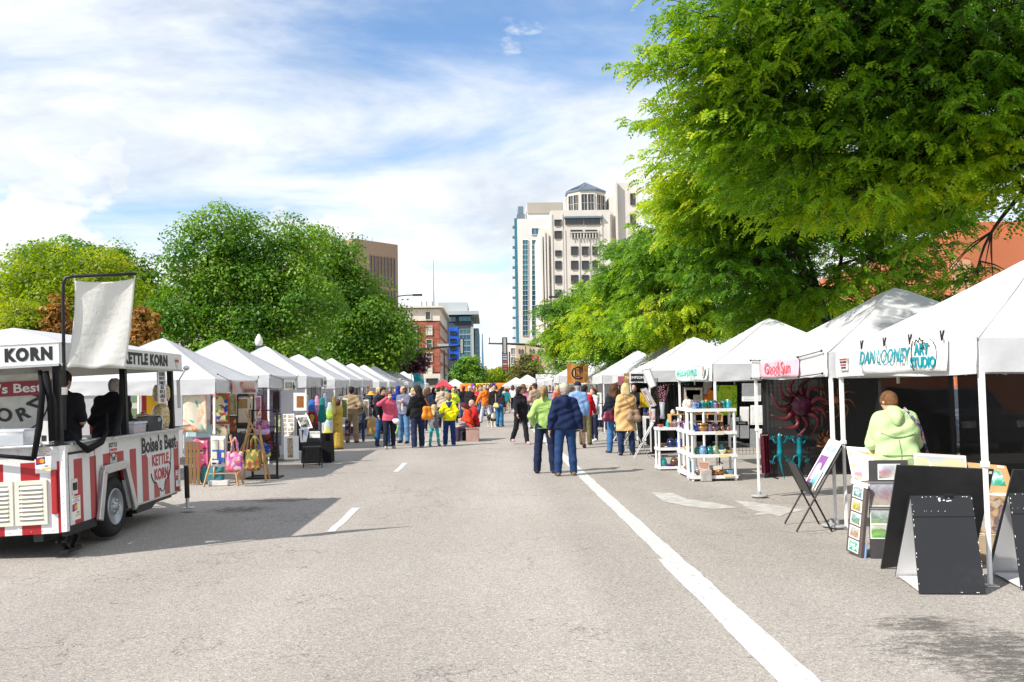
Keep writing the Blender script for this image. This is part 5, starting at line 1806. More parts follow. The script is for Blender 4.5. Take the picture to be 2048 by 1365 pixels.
# --- people: one signed-distance body each, clothes and hair as children
class SDF:
 def __init__(s):
  s.p,s.cuts=[],[]
 def cap(s,a,b,ra,rb=None,k=0.03,flat=None,sub=False):
  s.p.append(('c',np.array(a,float),np.array(b,float),ra,ra if rb is None else rb,k,flat,sub))
  return s
 def ell(s,c,r,k=0.02,rot=None,sub=False):
  s.p.append(('e',np.array(c,float),np.array(r,float),None if rot is None else np.array(rot,float),None,k,None,sub))
  return s
 def cut(s,p,n):
  s.cuts.append((np.array(p,float),np.array(n,float)))
  return s
 def mesh(s,h):
  lo,hi=np.full(3,9.0),np.full(3,-9.0)
  bb=[]
  for q in s.p:
   if q[0]=='c':
    r=max(q[3],q[4])+0.02
    f=1.0
    a,b=np.minimum(q[1],q[2])-r*f,np.maximum(q[1],q[2])+r*f
   else:
    r=np.full(3,q[2].max()) if q[3] is not None else q[2]
    a,b=q[1]-r-0.01,q[1]+r+0.01
   bb.append((a,b))
   if not q[7]:
    lo,hi=np.minimum(lo,a),np.maximum(hi,b)
  lo,hi=lo-2*h,hi+2*h
  n=np.ceil((hi-lo)/h).astype(int)+1
  ax=[lo[i]+np.arange(n[i])*h for i in range(3)]
  D=np.full(n,0.5,np.float32)
  for q,(a,b) in zip(s.p,bb):
   m=q[5]+3*h
   i0=np.maximum(0,np.floor((a-m-lo)/h).astype(int))
   i1=np.minimum(n,np.ceil((b+m-lo)/h).astype(int)+1)
   if (i1<=i0).any():
    continue
   X=ax[0][i0[0]:i1[0],None,None]
   Y_=ax[1][None,i0[1]:i1[1],None]
   Z=ax[2][None,None,i0[2]:i1[2]]
   if q[0]=='c':
    A,B=q[1],q[2]
    ab=B-A
    L2=max(1e-9,float(ab@ab))
    px,py,pz=X-A[0],Y_-A[1],Z-A[2]
    t=np.clip((px*ab[0]+py*ab[1]+pz*ab[2])/L2,0,1)
    dx,dy,dz=px-t*ab[0],py-t*ab[1],pz-t*ab[2]
    if q[6] is not None:
     nn,fl=q[6]
     dn=dx*nn[0]+dy*nn[1]+dz*nn[2]
     w_=dn*(1/fl-1)
     dx,dy,dz=dx+nn[0]*w_,dy+nn[1]*w_,dz+nn[2]*w_
    d=np.sqrt(dx*dx+dy*dy+dz*dz)-(q[3]+(q[4]-q[3])*t)
   else:
    c,r=q[1],q[2]
    px,py,pz=X-c[0],Y_-c[1],Z-c[2]
    if q[3] is not None:
     M=q[3]
     px,py,pz=(px*M[0,0]+py*M[1,0]+pz*M[2,0],px*M[0,1]+py*M[1,1]+pz*M[2,1],px*M[0,2]+py*M[1,2]+pz*M[2,2])
    u=np.sqrt((px/r[0])**2+(py/r[1])**2+(pz/r[2])**2)
    g=np.sqrt((px/r[0]**2)**2+(py/r[1]**2)**2+(pz/r[2]**2)**2)
    d=u*(u-1)/np.maximum(g,1e-6)
   sl=tuple(slice(i0[i],i1[i]) for i in range(3))
   a_=D[sl]
   k=max(q[5],1e-4)
   if q[7]:
    hh=np.clip(0.5-0.5*(a_+d)/k,0,1)
    D[sl]=a_*(1-hh)-d*hh+k*hh*(1-hh)
   else:
    hh=np.clip(0.5+0.5*(a_-d)/k,0,1)
    D[sl]=a_*(1-hh)+d*hh-k*hh*(1-hh)
  for p,nn in s.cuts:
   pl=(ax[0][:,None,None]-p[0])*nn[0]+(ax[1][None,:,None]-p[1])*nn[1]+(ax[2][None,None,:]-p[2])*nn[2]
   D=np.maximum(D,pl)
  return surface_nets(D,lo,h)
def surface_nets(D,o,h):
 n=np.array(D.shape)
 D=D+1e-7
 ins=D<0
 c=np.zeros(n-1,np.int8)
 off=list(itertools.product((0,1),repeat=3))
 for i,j,k in off:
  c+=ins[i:n[0]-1+i,j:n[1]-1+j,k:n[2]-1+k]
 I=np.argwhere((c>0)&(c<8))
 idx=np.full(n-1,-1,np.int64)
 idx[I[:,0],I[:,1],I[:,2]]=np.arange(len(I))
 vals={f: D[I[:,0]+f[0],I[:,1]+f[1],I[:,2]+f[2]] for f in off}
 P,Wt=np.zeros((len(I),3)),np.zeros(len(I))
 for f in off:
  for a in range(3):
   if f[a]==0:
    g=list(f)
    g[a]=1
    da,db=vals[f],vals[tuple(g)]
    m=(da<0)!=(db<0)
    t=da[m]/(da[m]-db[m])
    q=np.tile(np.array(f,float),(m.sum(),1))
    q[:,a]=t
    P[m]+=q
    Wt[m]+=1
 V=(I+P/Wt[:,None])*h+o
 Fs=[]
 for a in range(3):
  u,v=(a+1) % 3,(a+2) % 3
  s0=[slice(None)]*3
  s1=[slice(None)]*3
  s0[a],s1[a]=slice(0,n[a]-1),slice(1,n[a])
  A,B=ins[tuple(s0)],ins[tuple(s1)]
  G=np.argwhere(A!=B)
  G=G[(G[:,u]>0)&(G[:,v]>0)&(G[:,u]<n[u]-1)&(G[:,v]<n[v]-1)]
  fl=A[G[:,0],G[:,1],G[:,2]]
  e=np.eye(3,dtype=int)
  q=[idx[tuple((G-d).T)] for d in (0*e[u],e[u],e[u]+e[v],e[v])]
  F=np.stack(q,1)
  F[~fl]=F[~fl][:,::-1]
  Fs.append(F)
 F=np.concatenate(Fs)
 return V,F[(F>=0).all(1)]
def rotm(axis,deg):
 return np.array(Matrix.Rotation(R(deg),3,axis))
SKINC={'light': (0.58,0.35,0.25),'pale': (0.64,0.42,0.32),'tan': (0.46,0.26,0.16),'brown': (0.20,0.10,0.06)}
def skin(n):
 return pm('skin_'+n,SKINC[n],0.5,0,0.06,12,0.1,60)
HAIRC={'dark': (0.022,0.014,0.010),'brown': (0.085,0.042,0.02),'auburn': (0.16,0.05,0.022),'blond': (0.60,0.45,0.22),'grey': (0.36,0.34,0.32),'maroon': (0.10,0.018,0.022),'sandy': (0.30,0.19,0.09),'chestnut': (0.15,0.07,0.028)}
def hairm(n):
 m=pm('hair_'+n,HAIRC[n],0.62,0,0.35,26,0.9,55,spec=0.2)
 return m
DENIM=(0.025,0.05,0.115)
DENIML=(0.07,0.16,0.30)
NAVY=(0.010,0.016,0.045)
BLK=(0.012,0.012,0.014)
ARM={'down': ((.065,.02,-.285),(.085,-.04,-.545)),'loose': ((.09,.05,-.28),(.13,0,-.535)),'pocket': ((.13,.09,-.255),(.055,-.05,-.455)),
  'fore': ((.06,.04,-.28),(.03,-.22,-.30)),'chest': ((.11,-.05,-.26),(-.11,-.2,-.13)),'brow': ((.20,-.13,-.04),(-.045,-.205,.155)),
  'reach': ((.05,-.16,-.23),(.04,-.40,-.30)),'hold': ((.06,0,-.285),(-.06,-.19,-.33)),'out': ((.15,-.02,-.24),(.27,-.06,-.46)),'up': ((.16,-.02,-.22),(.28,-.12,-.02)),
  'back': ((.07,.10,-.27),(.09,.12,-.53)),'fwd': ((.06,-.10,-.265),(.07,-.24,-.47)),'phone': ((.05,.03,-.28),(-.05,-.2,-.20)),'knee': ((.05,-.14,-.25),(.0,-.35,-.36))}
def human(pose,wear,h,hcl):
 g=pose.get
 bulk,fem,kid=g('bulk',1.0),g('fem',False),g('kid',0)
 lean,turn,nod=g('lean',0),g('turn',0),g('nod',0)
 sw=(0.148 if fem else 0.166)*(0.9 if kid else 1.0)*(0.62+0.38*bulk)
 hipw=0.095
 legs=g('legs',((0,0),(0,0)))        # (thigh forward,knee bend) right-hand side (+X) first
 spread=g('spread',4)
 J={}
 lowest=9
 for s,(th,kb) in zip((1,-1),legs):
  hp=np.array((s*hipw,0,0.93))
  sp=math.sin(R(spread))
  d1=np.array((s*sp,-math.sin(R(th)),-math.cos(R(th))))
  kn=hp+d1*0.435
  d2=np.array((s*sp*0.6,-math.sin(R(th-kb)),-math.cos(R(th-kb))))
  an=kn+d2*0.415
  J[s]=[hp,kn,an]
  lowest=min(lowest,an[2])
 dz=g('zoff',0.085-lowest)
 for s in J:
  for p in J[s]:
   p[2]+=dz
 hipz=0.93+dz
 Tm=rotm('X',lean)@rotm('Y',g('side',0))
 base=np.array((0,0,hipz+0.02))
 def T(p):
  return base+Tm@(np.array(p,float)-np.array((0,0,0.95)))
 hs={0: 1.0,1: 1.16,2: 1.3}[kid]
 Hm=Tm@rotm('Z',turn)@rotm('X',nod)
 neck=np.array((0,0,1.53))
 def H(p):
  q=(np.array(p,float)-np.array((0,0,1.53)))*hs
  return T(neck)+Hm@q
 yf=(Tm@np.array((0,1.0,0)),0.78)
 arms={}
 for s,nm in zip((1,-1),g('arms',('down','down'))):
  e,w_=ARM[nm] if isinstance(nm,str) else nm
  sh=T((s*sw,0.01,1.415))
  ak=0.92 if kid else 1.0
  At=rotm('X',lean*(0.35 if nm in ('down','loose','pocket') else 0.6))
  arms[s]=[sh,sh+At@(np.array((s*e[0],e[1],e[2]))*ak),sh+At@(np.array((s*w_[0],w_[1],w_[2]))*ak)]
 out={}
 b=bulk
 def torso(S_,e,low=True):
  S_.cap(T((-.075,0,.95)),T((.075,0,.95)),.115*b+e,k=.05,flat=yf)
  S_.cap(T((-.05,-.012*(b-1)*10,1.09)),T((.05,-.012*(b-1)*10,1.09)),((.095 if fem else .112)+(.016 if e>.012 else 0))*b+e+0.02*max(0,b-1.05),k=.07,flat=yf)
  S_.cap(T((-.085,0,1.28)),T((.085,0,1.28)),.115*b+e,k=.06,flat=yf)
  S_.cap(T((-sw+.02,.01,1.40)),T((sw-.02,.01,1.40)),.052+e*.8,k=.06)
  S_.cap(T((-.05,.015,1.435)),T((.05,.015,1.435)),.064+e*.7,.064+e*.7,k=.06)
  if fem and not kid:
   for s in (-1,1):
    S_.ell(T((s*.07,-.085,1.285)),(.068+e,.06+e,.068+e),k=.05)
# --- the body
 B=SDF()
 torso(B,0)
 for s in (1,-1):
  hp,kn,an=J[s]
  B.cap(hp,kn,.088*b,.058,k=.04)
  mid=kn+(an-kn)*0.35+np.array((0,.012,0))
  B.cap(kn,mid,.056,.055,k=.03)
  B.cap(mid,an,.054,.037,k=.03)
  B.cap(an+np.array((0,.02,-.035)),an+np.array((s*.01,-.13,-.045)),.038,.032,k=.03)
  sh,el,wr=arms[s]
  B.cap(sh,el,.052*(.6+.4*b),.041,k=.04)
  B.cap(el,wr,.042,.028,k=.03)
  d=unit((wr-el)[None])[0]
  d=unit((d+np.array((0,0,-.25)))[None])[0]
  inw=np.array((-s,0,0))-d*(np.array((-s,0,0))@d)
  inw=unit(inw[None])[0]
  u=np.cross(d,inw)
  if u[1]>0:
   u=-u
  B.cap(wr,wr+d*.03,.026,.026,k=.02)
  B.cap(wr+d*.035-u*.017,wr+d*.078-u*.02,.021,.018,k=.014,flat=(inw,.75))
  B.cap(wr+d*.035+u*.017,wr+d*.08+u*.022,.021,.018,k=.014,flat=(inw,.75))
  if h<=0.0135:
   for i,ln in enumerate((.066,.076,.072,.056)):
    q=wr+d*.085+u*(.031-.0205*i)
    m_=q+d*ln*.55+inw*ln*.16+u*(.004*(1.5-i))
    B.cap(q,m_,.0098,.0094,k=.006)
    B.cap(m_,m_+d*ln*.36+inw*ln*.34,.0094,.0086,k=.004)
   q=wr+d*.03+u*.03
   m_=q+d*.03+u*.022+inw*.012
   B.cap(q,m_,.0135,.011,k=.01)
   B.cap(m_,m_+d*.03+u*.004+inw*.012,.011,.0095,k=.004)
  else:
   B.cap(wr+d*.08,wr+d*.15+inw*.035,.026,.018,k=.015,flat=(inw,.6))
   B.cap(wr+d*.03+u*.025,wr+d*.075+u*.045+inw*.015,.013,.011,k=.01)
 B.cap(T((0,.012,1.44)),H((0,.0,1.56)),.056,.050,k=.04)
 B.ell(H((0,-.005,1.655)),np.array((.074,.094,.105))*hs,.02,Hm)
 B.ell(H((0,-.045,1.60)),np.array((.054,.056,.066))*hs,.035,Hm)
 B.ell(H((0,-.075,1.563)),np.array((.026,.022,.02))*hs,.02,Hm)
 B.cap(H((0,-.095,1.65)),H((0,-.117,1.612)),.009*hs,.0145*hs,k=.012)
 B.cap(H((-.022,-.09,1.578)),H((.022,-.09,1.578)),.0085*hs,k=.008)
 B.cap(H((-.04,-.083,1.672)),H((.04,-.083,1.672)),.012*hs,k=.015)
 for s in (1,-1):
  B.ell(H((s*.031,-.095,1.651)),np.array((.019,.013,.011))*hs,.012,Hm,sub=True)
  B.ell(H((s*.077,.004,1.632)),np.array((.010,.022,.031))*hs,.008,Hm)
 out['body']=B.mesh(h)
 if g('face',False):
  for s in (1,-1):
   out['eye.%d' % s]=H((s*.031,-.083,1.651))
  out['Hm']=Hm
# --- trousers, shorts, skirt
 t=wear.get('legs',{})
 st=t.get('style','jeans')
 if st!='none':
  L=SDF()
  e=t.get('e',.015)
  L.cap(T((-.075,0,.95)),T((.075,0,.95)),.115*b+e,k=.05,flat=yf)
  L.cap(T((-.06,0,1.03)),T((.06,0,1.03)),.108*b+e,k=.05,flat=yf)
  for s in (1,-1):
   hp,kn,an=J[s]
   fl=t.get('flare',.0)
   if st=='shorts':
    L.cap(hp,hp+(kn-hp)*1.0,.088*b+e,.075+e,k=.04)
   else:
    L.cap(hp,kn,.088*b+e,.060+e+fl*.4,k=.04)
    ft=an+(an-kn)/np.linalg.norm(an-kn)*t.get('ext',.035)
    L.cap(kn,kn+(ft-kn)*.5+np.array((0,.008,0)),.060+e+fl*.4,.057+e+fl*.6,k=.03)
    L.cap(kn+(ft-kn)*.5+np.array((0,.008,0)),ft,.057+e+fl*.6,.046+e+fl,k=.03)
    L.cut(ft,(ft-kn)/np.linalg.norm(ft-kn)) if False else None
  if st=='shorts':
   pass
  else:
   L.cut((0,0,.04),(0,0,-1))
  upn=Tm@np.array((0,0,1.0))
  L.cut(T((0,0,1.04)),upn)
  out['trousers' if st!='shorts' else 'shorts']=L.mesh(hcl)
  if t.get('cuff'):
   for s in (1,-1):
    an=J[s][2]
    out['cuff.%d' % s]=SDF().cap(an+np.array((0,.0,.0)),an+np.array((0,0,.03)),.068,.068,k=.001).cut((0,0,an[2]-.045),(0,0,-1)).cut((0,0,an[2]+.035),(0,0,1)).mesh(hcl)
# --- shoes
 if wear.get('shoes'):
  for s in (1,-1):
   an=J[s][2]
   S_=SDF()
   S_.cap(an+np.array((0,.035,-.045)),an+np.array((s*.012,-.145,-.055)),.048,.042,k=.02)
   S_.cap(an+np.array((0,.0,0.0)),an+np.array((s*.004,-.05,-.035)),.048,.042,k=.03)
   S_.cut(an+np.array((0,0,-.083)),(0,0,-1))
   out['shoe.%d' % s]=S_.mesh(hcl)
# --- upper garment
 tp_=wear.get('top',{})
 e=tp_.get('e',.018)
 G=SDF()
 torso(G,e)
 G.cap(T((0,.012,1.44)),T((0,.008,1.485+.02*tp_.get('collar',0))),.062+e*.6,k=.03)
 for s in (1,-1):
  sh,el,wr=arms[s]
  sl=tp_.get('sleeve',1.0)
  if sl>0:
   a2=sh+(el-sh)*min(1,sl*2)
   G.cap(sh,a2,.050*(.6+.4*b)+e*.9,.046+e,k=.05)
   if sl>.5:
    w2=el+(wr-el)*min(1,(sl-.5)*2)
    G.cap(el,w2,.046+e,.034+e*.75,k=.03)
 hem=tp_.get('hem',.90)
 if hem<.9:
  wd=tp_.get('flare',.02)
  G.cap(T((-.05,0,.98)),np.array((-.05,0,hem+dz)) if lean<25 else T((-.05,0,hem)),.125*b+e,.125*b+e+wd,k=.05,flat=yf)
  G.cap(T((.05,0,.98)),np.array((.05,0,hem+dz)) if lean<25 else T((.05,0,hem)),.125*b+e,.125*b+e+wd,k=.05,flat=yf)
 G.cut(T((0,0,hem)),Tm@np.array((0,0,-1.0)))
 if tp_.get('open'):
  G.ell(T((0,-.20,1.20)),(.05,.16,.33),.01,sub=True)
 out['top']=G.mesh(hcl)
 if wear.get('under'):
  U=SDF()
  torso(U,.008)
  U.cut(T((0,0,.93)),Tm@np.array((0,0,-1.0)))
  out['under']=U.mesh(hcl)
 if tp_.get('hood'):
  Hd=SDF()
  Hd.cap(T((-.085,.06,1.47)),T((0,.11,1.40)),.045,.05,k=.05)
  Hd.cap(T((.085,.06,1.47)),T((0,.11,1.40)),.045,.05,k=.05)
  Hd.cap(T((0,.11,1.46)),T((0,.125,1.34)),.05,.03,k=.05)
  Hd.ell(T((0,.02,1.53)),(.062,.062,.10),.02,sub=True)
  out['hood']=Hd.mesh(hcl)
# --- hair, hats
 hr=wear.get('hair','short')
 if hr=='hoodup':
  Q=SDF().ell(H((0,.012,1.66)),np.array((.098,.118,.13))*hs,.01,Hm)
  Q.cap(H((0,.03,1.58)),T((0,.05,1.45)),.085,.09,k=.04)
  f_=Hm@unit(np.array([[0,-1.0,-.1]]))[0]
  Q.cut(H((0,-.068,1.645)),f_)
  out['hood']=Q.mesh(min(hcl,.014))
 elif hr!='none':
  Q=SDF()
  fz={'bald': 1.60,'short': 1.65,'kid': 1.66,'long': 1.66,'curly': 1.66,'pony': 1.665,'bun': 1.66,'bob': 1.655}[hr]
  th={'bald': .004,'short': .010,'kid': .014,'long': .016,'curly': .034,'pony': .010,'bun': .010,'bob': .022}[hr]
  Q.ell(H((0,.006,1.662)),np.array((.078+th,.098+th,.106+th))*hs,.01,Hm)
  if hr in ('long','bob','curly'):
   zb={'long': wear.get('hairz',1.36),'bob': 1.52,'curly': 1.47}[hr]
   for x in (-.05,0,.05):
    Q.cap(H((x,.05,1.64)),H((x*1.25,.075+.02*(zb<1.5),zb)),.052+th*.6,.036+th*.8,k=.03)
   if hr!='bob':
    for s in (-1,1):
     Q.cap(H((s*.075,.0,1.66)),H((s*.085,-.005,max(zb,1.46))),.030+th*.3,.022+th*.3,k=.03)
  if hr=='curly':
   rr2=random.Random(5)
   for _ in range(26):
    v=Vector((rr2.gauss(0,1),rr2.gauss(.35,1),rr2.gauss(.1,1))).normalized()
    Q.ell(H((v.x*.095,.02+v.y*.11,1.645+v.z*.115)),np.array((.032,.032,.032))*hs,.012)
  if hr in ('short','kid','pony','bun','bald'):
   Q.cap(H((0,.06,1.64)),H((0,.058,1.575)),.05+th,.042+th*.5,k=.03)
  f_=Hm@unit(np.array([[0,-1.0,-.62]]))[0]
  Q.cut(H((0,-.048,fz)),f_)
  if hr=='bald':
   Q.cut(H((0,0,1.70)),Hm@unit(np.array([[0,-.35,1.0]]))[0])
  if hr=='pony':
   Q.cap(H((0,.10,1.69)),H((0,.135,1.62)),.028,.036,k=.015)
   Q.cap(H((0,.135,1.62)),H((0,.12,wear.get('hairz',1.47))),.036,.014,k=.02)
  if hr=='bun':
   Q.ell(H((0,.125,1.69)),np.array((.042,.042,.042)),.012)
  out['hair']=Q.mesh(min(hcl,.014))
 if wear.get('cap'):
  Q=SDF().ell(H((0,.004,1.685)),np.array((.096,.118,.098))*hs,.01,Hm).cut(H((0,0,1.672)),Hm@unit(np.array([[0,-.12,-1.0]]))[0])
  out['cap']=Q.mesh(min(hcl,.014))
  Q=SDF().ell(H((0,-.115,1.682)),np.array((.068,.075,.017))*hs,.01,Hm)
  out['visor']=Q.mesh(min(hcl,.012))
 out['J']=(J,arms,T,H,dz)
 return out
NPERS=[0]
PROTO={}
FOLDED=('trousers','jacket','coat','sweater','hooded_sweatshirt','fleece_jacket','hooded_top','rain_jacket','cardigan','sweatshirt','shirt')
def person(px,py,yaw,ht,label,pose,wear,group='people at the street market',h=None,world=None,hide=False):
 loc=Vector(world) if world is not None else gnd(px,py)
 if h is None:
  h=0.0125 if loc.y<24 else (0.0155 if loc.y<32 else 0.02)
 hcl=h*1.15
 P=human(pose,wear,h,hcl)
 k=ht/1.75
 def mk(nm,key,mat):
  V,F=P[key]
  if nm in FOLDED:
   V=V+(np.array((.0025,.004,0) if nm!='trousers' else (.001,.0016,0))*np.sin(V[:,2]*36+V[:,0]*19+1.6*np.sin(V[:,1]*15+V[:,2]*9)+px)[:,None])*np.clip((V[:,2:]-.04)*4,0,1)*(2.0 if key=='top' and wear['top'].get('e',0)>=.03 else 1.0)
  return npmesh(nm,V*k,F,mat,smooth=True)
 body=obj('person',mk('person','body',skin(wear.get('skin','light'))),loc=loc,rot=(0,0,R(yaw)))
 tag(body,label,'person',group)
 def child(nm,key,mat):
  return obj(nm,mk(nm,key,mat),parent=body)
 tpw=wear.get('top',{})
 lw=wear.get('legs',{})
 tname=tpw.get('name','jacket')
 topm=tpw.get('mat') or cloth(tpw['col'])
 tob=child(tname,'top',topm)
 if 'under' in P:
  child('shirt','under',wear['under'] if not isinstance(wear['under'],tuple) else cloth(wear['under']))
 if 'hood' in P:
  child('hood','hood',cloth(tpw.get('hoodcol',tpw.get('col',(.5,.5,.5)))))
 for nm in ('trousers','shorts'):
  if nm in P:
   child(lw.get('name',nm),nm,lw.get('mat') or cloth(lw['col']))
 for s in (1,-1):
  if 'shoe.%d' % s in P:
   child('shoe','shoe.%d' % s,cloth(wear['shoes'],rough=0.6))
  if 'cuff.%d' % s in P:
   child('cuff','cuff.%d' % s,cloth(lw['cuff']))
 if 'hair' in P:
  child('hair','hair',hairm(wear.get('haircol','brown')))
 if 'cap' in P:
  cm=cloth(wear['cap'])
  co=child('cap','cap',cm)
  obj('visor',mk('visor','visor',cm if 'visorcol' not in wear else cloth(wear['visorcol'])),parent=co)
 if pose.get('face'):
  for s in (1,-1):
   p=P['eye.%d' % s]*k
   obj('eye',MB().ell(p,0.011*k,8,6),pm('dark_eye',(0.03,0.02,0.015),0.2),parent=body,smooth=True)
 if wear.get('sunglasses'):
  H=P['J'][3]
  m=MB()
  for s in (1,-1):
   m.ell(H((s*.034,-.098,1.65))*k,(.026*k,.010*k,.02*k),10,6)
  m.tube([H((-.04,-.1,1.657))*k,H((.04,-.1,1.657))*k],.004*k,5)
  for s in (1,-1):
   m.tube([H((s*.058,-.09,1.657))*k,H((s*.082,.0,1.65))*k],.004*k,5)
  obj('sunglasses',m,pm('dark_lenses',(0.01,0.01,0.012),0.1),parent=body)
 PROTO[label]=(body,P,k)
 return body,P,k
def seam(body,P,k,pts,r=.005,mat=None,name='seam',side=1):
 V=P['top'][0]
 path=[]
 for x,z in pts:
  near=V[(np.abs(V[:,0]-x)<.025)&(np.abs(V[:,2]-z)<.025)]
  if len(near):
   path.append(Vector((x*k,(near[:,1]*side).max()*side*k+.003*side,z*k)))
 if len(path)>1:
  obj(name,MB().tube(path,r,5),mat,parent=body,smooth=True)
def hang_bag(body,name,label,cat,mat,c,r,strap=None,strapw=0.012,group=None):
 M=Matrix.Translation(body.location)@Matrix.Rotation(body.rotation_euler[2],4,'Z')
 w_=M@Vector(c)
 e=empty(name,w_,label,cat,group,body.rotation_euler[2])
 S_=SDF().cap((-r[0]*.55,0,-r[2]*.45),(r[0]*.55,0,-r[2]*.45),r[1]*1.1,k=.03,flat=((0,1,0),.8)).cap((-r[0]*.4,0,r[2]*.35),(r[0]*.4,0,r[2]*.35),r[1]*.75,k=.05,flat=((0,1,0),.8))
 S_.cap((-r[0]*.5,0,-r[2]*.4),(-r[0]*.35,0,r[2]*.4),r[1],r[1]*.6,k=.05).cap((r[0]*.5,0,-r[2]*.4),(r[0]*.35,0,r[2]*.4),r[1],r[1]*.6,k=.05)
 V,F=S_.mesh(.015)
 obj('bag_body',npmesh('bag_body',V,F,mat,smooth=True),parent=e)
 if strap:
  pts=[Vector(p)-Vector(c) for p in strap]
  obj('strap',MB().tube(pts,strapw,6),mat,parent=e,smooth=True)
 return e
def jeans(col=DENIM,**k):
 return dict(col=col,**k)
def top(col,**k):
 return dict(col=col,**k)
WALK=((14,4),(-12,22))
STEP=((9,4),(-7,10))
STAND=((2,3),(0,2))
SHIFT=((6,10),(-2,2))
# --- the couple in the middle of the road
b,P,k=person(1091,947,178,1.70,'person with a blond ponytail in a lime green fleece beside the navy hoodie',
 dict(fem=True,legs=((3,3),(-1,1)),spread=6,arms=('pocket',((.20,.06,-.20),(.10,-.05,-.40))),turn=-12,bulk=.96),
 dict(top=top((0.37,0.56,0.16),e=.022,hem=.90,name='fleece_jacket',collar=1),legs=jeans((.014,.022,.055),flare=.012,ext=.045),shoes=(.03,.022,.018),hair='pony',haircol='sandy'),'couple standing in the road')
seam(b,P,k,[(x*.03,1.33-abs(x)*.004) for x in range(-5,6)],.004,cloth((.24,.40,.10)))
seam(b,P,k,[(x*.03,.915) for x in range(-5,6)],.007,cloth((.24,.40,.10)),'hem')
b,P,k=person(1132,952,184,1.74,'person in a navy hoodie, rolled jeans and tan cap seen from behind in the road',
 dict(legs=((-1,1),(4,5)),spread=5,arms=('loose','loose'),bulk=1.06,turn=6),
 dict(top=top((.010,.020,.065),e=.03,hem=.88,hood=True,name='hooded_sweatshirt'),legs=jeans((.018,.048,.135),cuff=(.22,.30,.40),e=.016,flare=.006),shoes=(.20,.13,.07),hair='short',haircol='grey',cap=(.50,.40,.29)),'couple standing in the road')
seam(b,P,k,[(x*.03,.925) for x in range(-6,7)],.006,cloth((.006,.012,.04)),'waistband')
# --- left hand group
b,P,k=person(766,893,28,1.75,'dark haired person in black cardigan over a teal striped shirt',
 dict(face=True,legs=((7,6),(-4,8)),arms=('down','fwd'),nod=14,turn=12,bulk=.98),
 dict(top=top(BLK,e=.02,hem=.84,open=True,name='cardigan'),under=print_mat('teal_stripes',[(.10,.30,.34),(.22,.40,.42),(.25,.27,.29)],'abstract',5),legs=jeans((.03,.09,.24)),shoes=(.04,.04,.045),hair='kid',haircol='dark',skin='light'))
b,P,k=person(779,898,18,1.62,'person with long auburn hair in a pink hoodie shading the brow with one hand',
 dict(fem=True,face=True,legs=((-4,6),(9,6)),arms=('down','brow'),nod=10,turn=14,bulk=.98),
 dict(top=top((.60,.10,.17),e=.02,hem=.86,hood=True,name='hooded_sweatshirt'),legs=jeans((.014,.018,.03)),shoes=(.30,.29,.29),hair='long',hairz=1.30,haircol='auburn',skin='pale'))
pw=empty('paper_bag',b.location+Vector((.22,-.12,.78)),'crumpled white bag with a lime green ribbon held by the person in the pink hoodie','bag')
obj('bag_body',npmesh('bag_body',*SDF().ell((0,0,0),(.10,.07,.08),.02).ell((-.06,0,.03),(.06,.05,.05),.02).mesh(.015),WPLAS,smooth=True),parent=pw)
obj('ribbon',MB().tube([(.05,-.02,-.05),(.03,-.03,-.2),(-.02,-.03,-.34)],[.012,.016,.022],6),pm('lime_ribbon',(.40,.68,.06),.6),parent=pw)
person(808,887,-24,1.78,'balding person in an open grey lilac jacket, hand to chest',
 dict(face=True,legs=((8,6),(-5,6)),spread=6,arms=('chest','down'),turn=-30,bulk=1.08),
 dict(top=top((.17,.17,.24),e=.022,hem=.88,open=True,name='jacket'),under=(.50,.44,.34),legs=jeans((.10,.22,.40),e=.018),shoes=(.025,.025,.03),hair='bald',haircol='brown'))
b,P,k=person(836,896,205,1.74,'person with dark wavy hair in a black jacket, orange bag on the shoulder',
 dict(fem=True,legs=((-3,5),(6,5)),arms=('fwd','down'),turn=42,bulk=1.08),
 dict(top=top(BLK,e=.026,hem=.86,name='jacket',collar=1),legs=jeans((.018,.026,.065),flare=.016,e=.018,ext=.045),shoes=(.40,.38,.40),hair='curly',haircol='dark'))
hang_bag(b,'shoulder_bag','big orange shoulder bag on the person in black','bag',pm('orange_leather',(.72,.24,.015),.5,0,.1,6,.3,20),(-.25,.10,1.02),(.16,.09,.28),[(-.18,.10,1.42),(-.30,.10,1.22)],.016)
person(869,893,165,1.16,'small child with long blond hair, grey top and turquoise leggings',
 dict(fem=True,kid=2,legs=((-4,4),(8,6)),spread=7,arms=('down',((.16,-.06,-.10),(.30,-.10,.02))),turn=-16,bulk=.96),
 dict(top=top((.17,.17,.19),e=.018,hem=.80,name='tunic'),legs=jeans((.02,.42,.40),name='leggings',e=.006),shoes=(.42,.06,.14),hair='long',hairz=1.30,haircol='blond',skin='pale'))
person(899,892,182,1.50,'boy with short blond hair in a bright yellow hooded top and navy tracksuit trousers',
 dict(kid=1,legs=((4,6),(-6,8)),arms=('pocket','pocket'),bulk=1.06,nod=-4),
 dict(top=top((.80,.75,.01),e=.03,hem=.86,hood=True,hoodcol=(.012,.04,.16),name='hooded_top'),legs=jeans((.012,.035,.13),e=.024,flare=.006),shoes=(.32,.32,.34),hair='kid',haircol='sandy'))
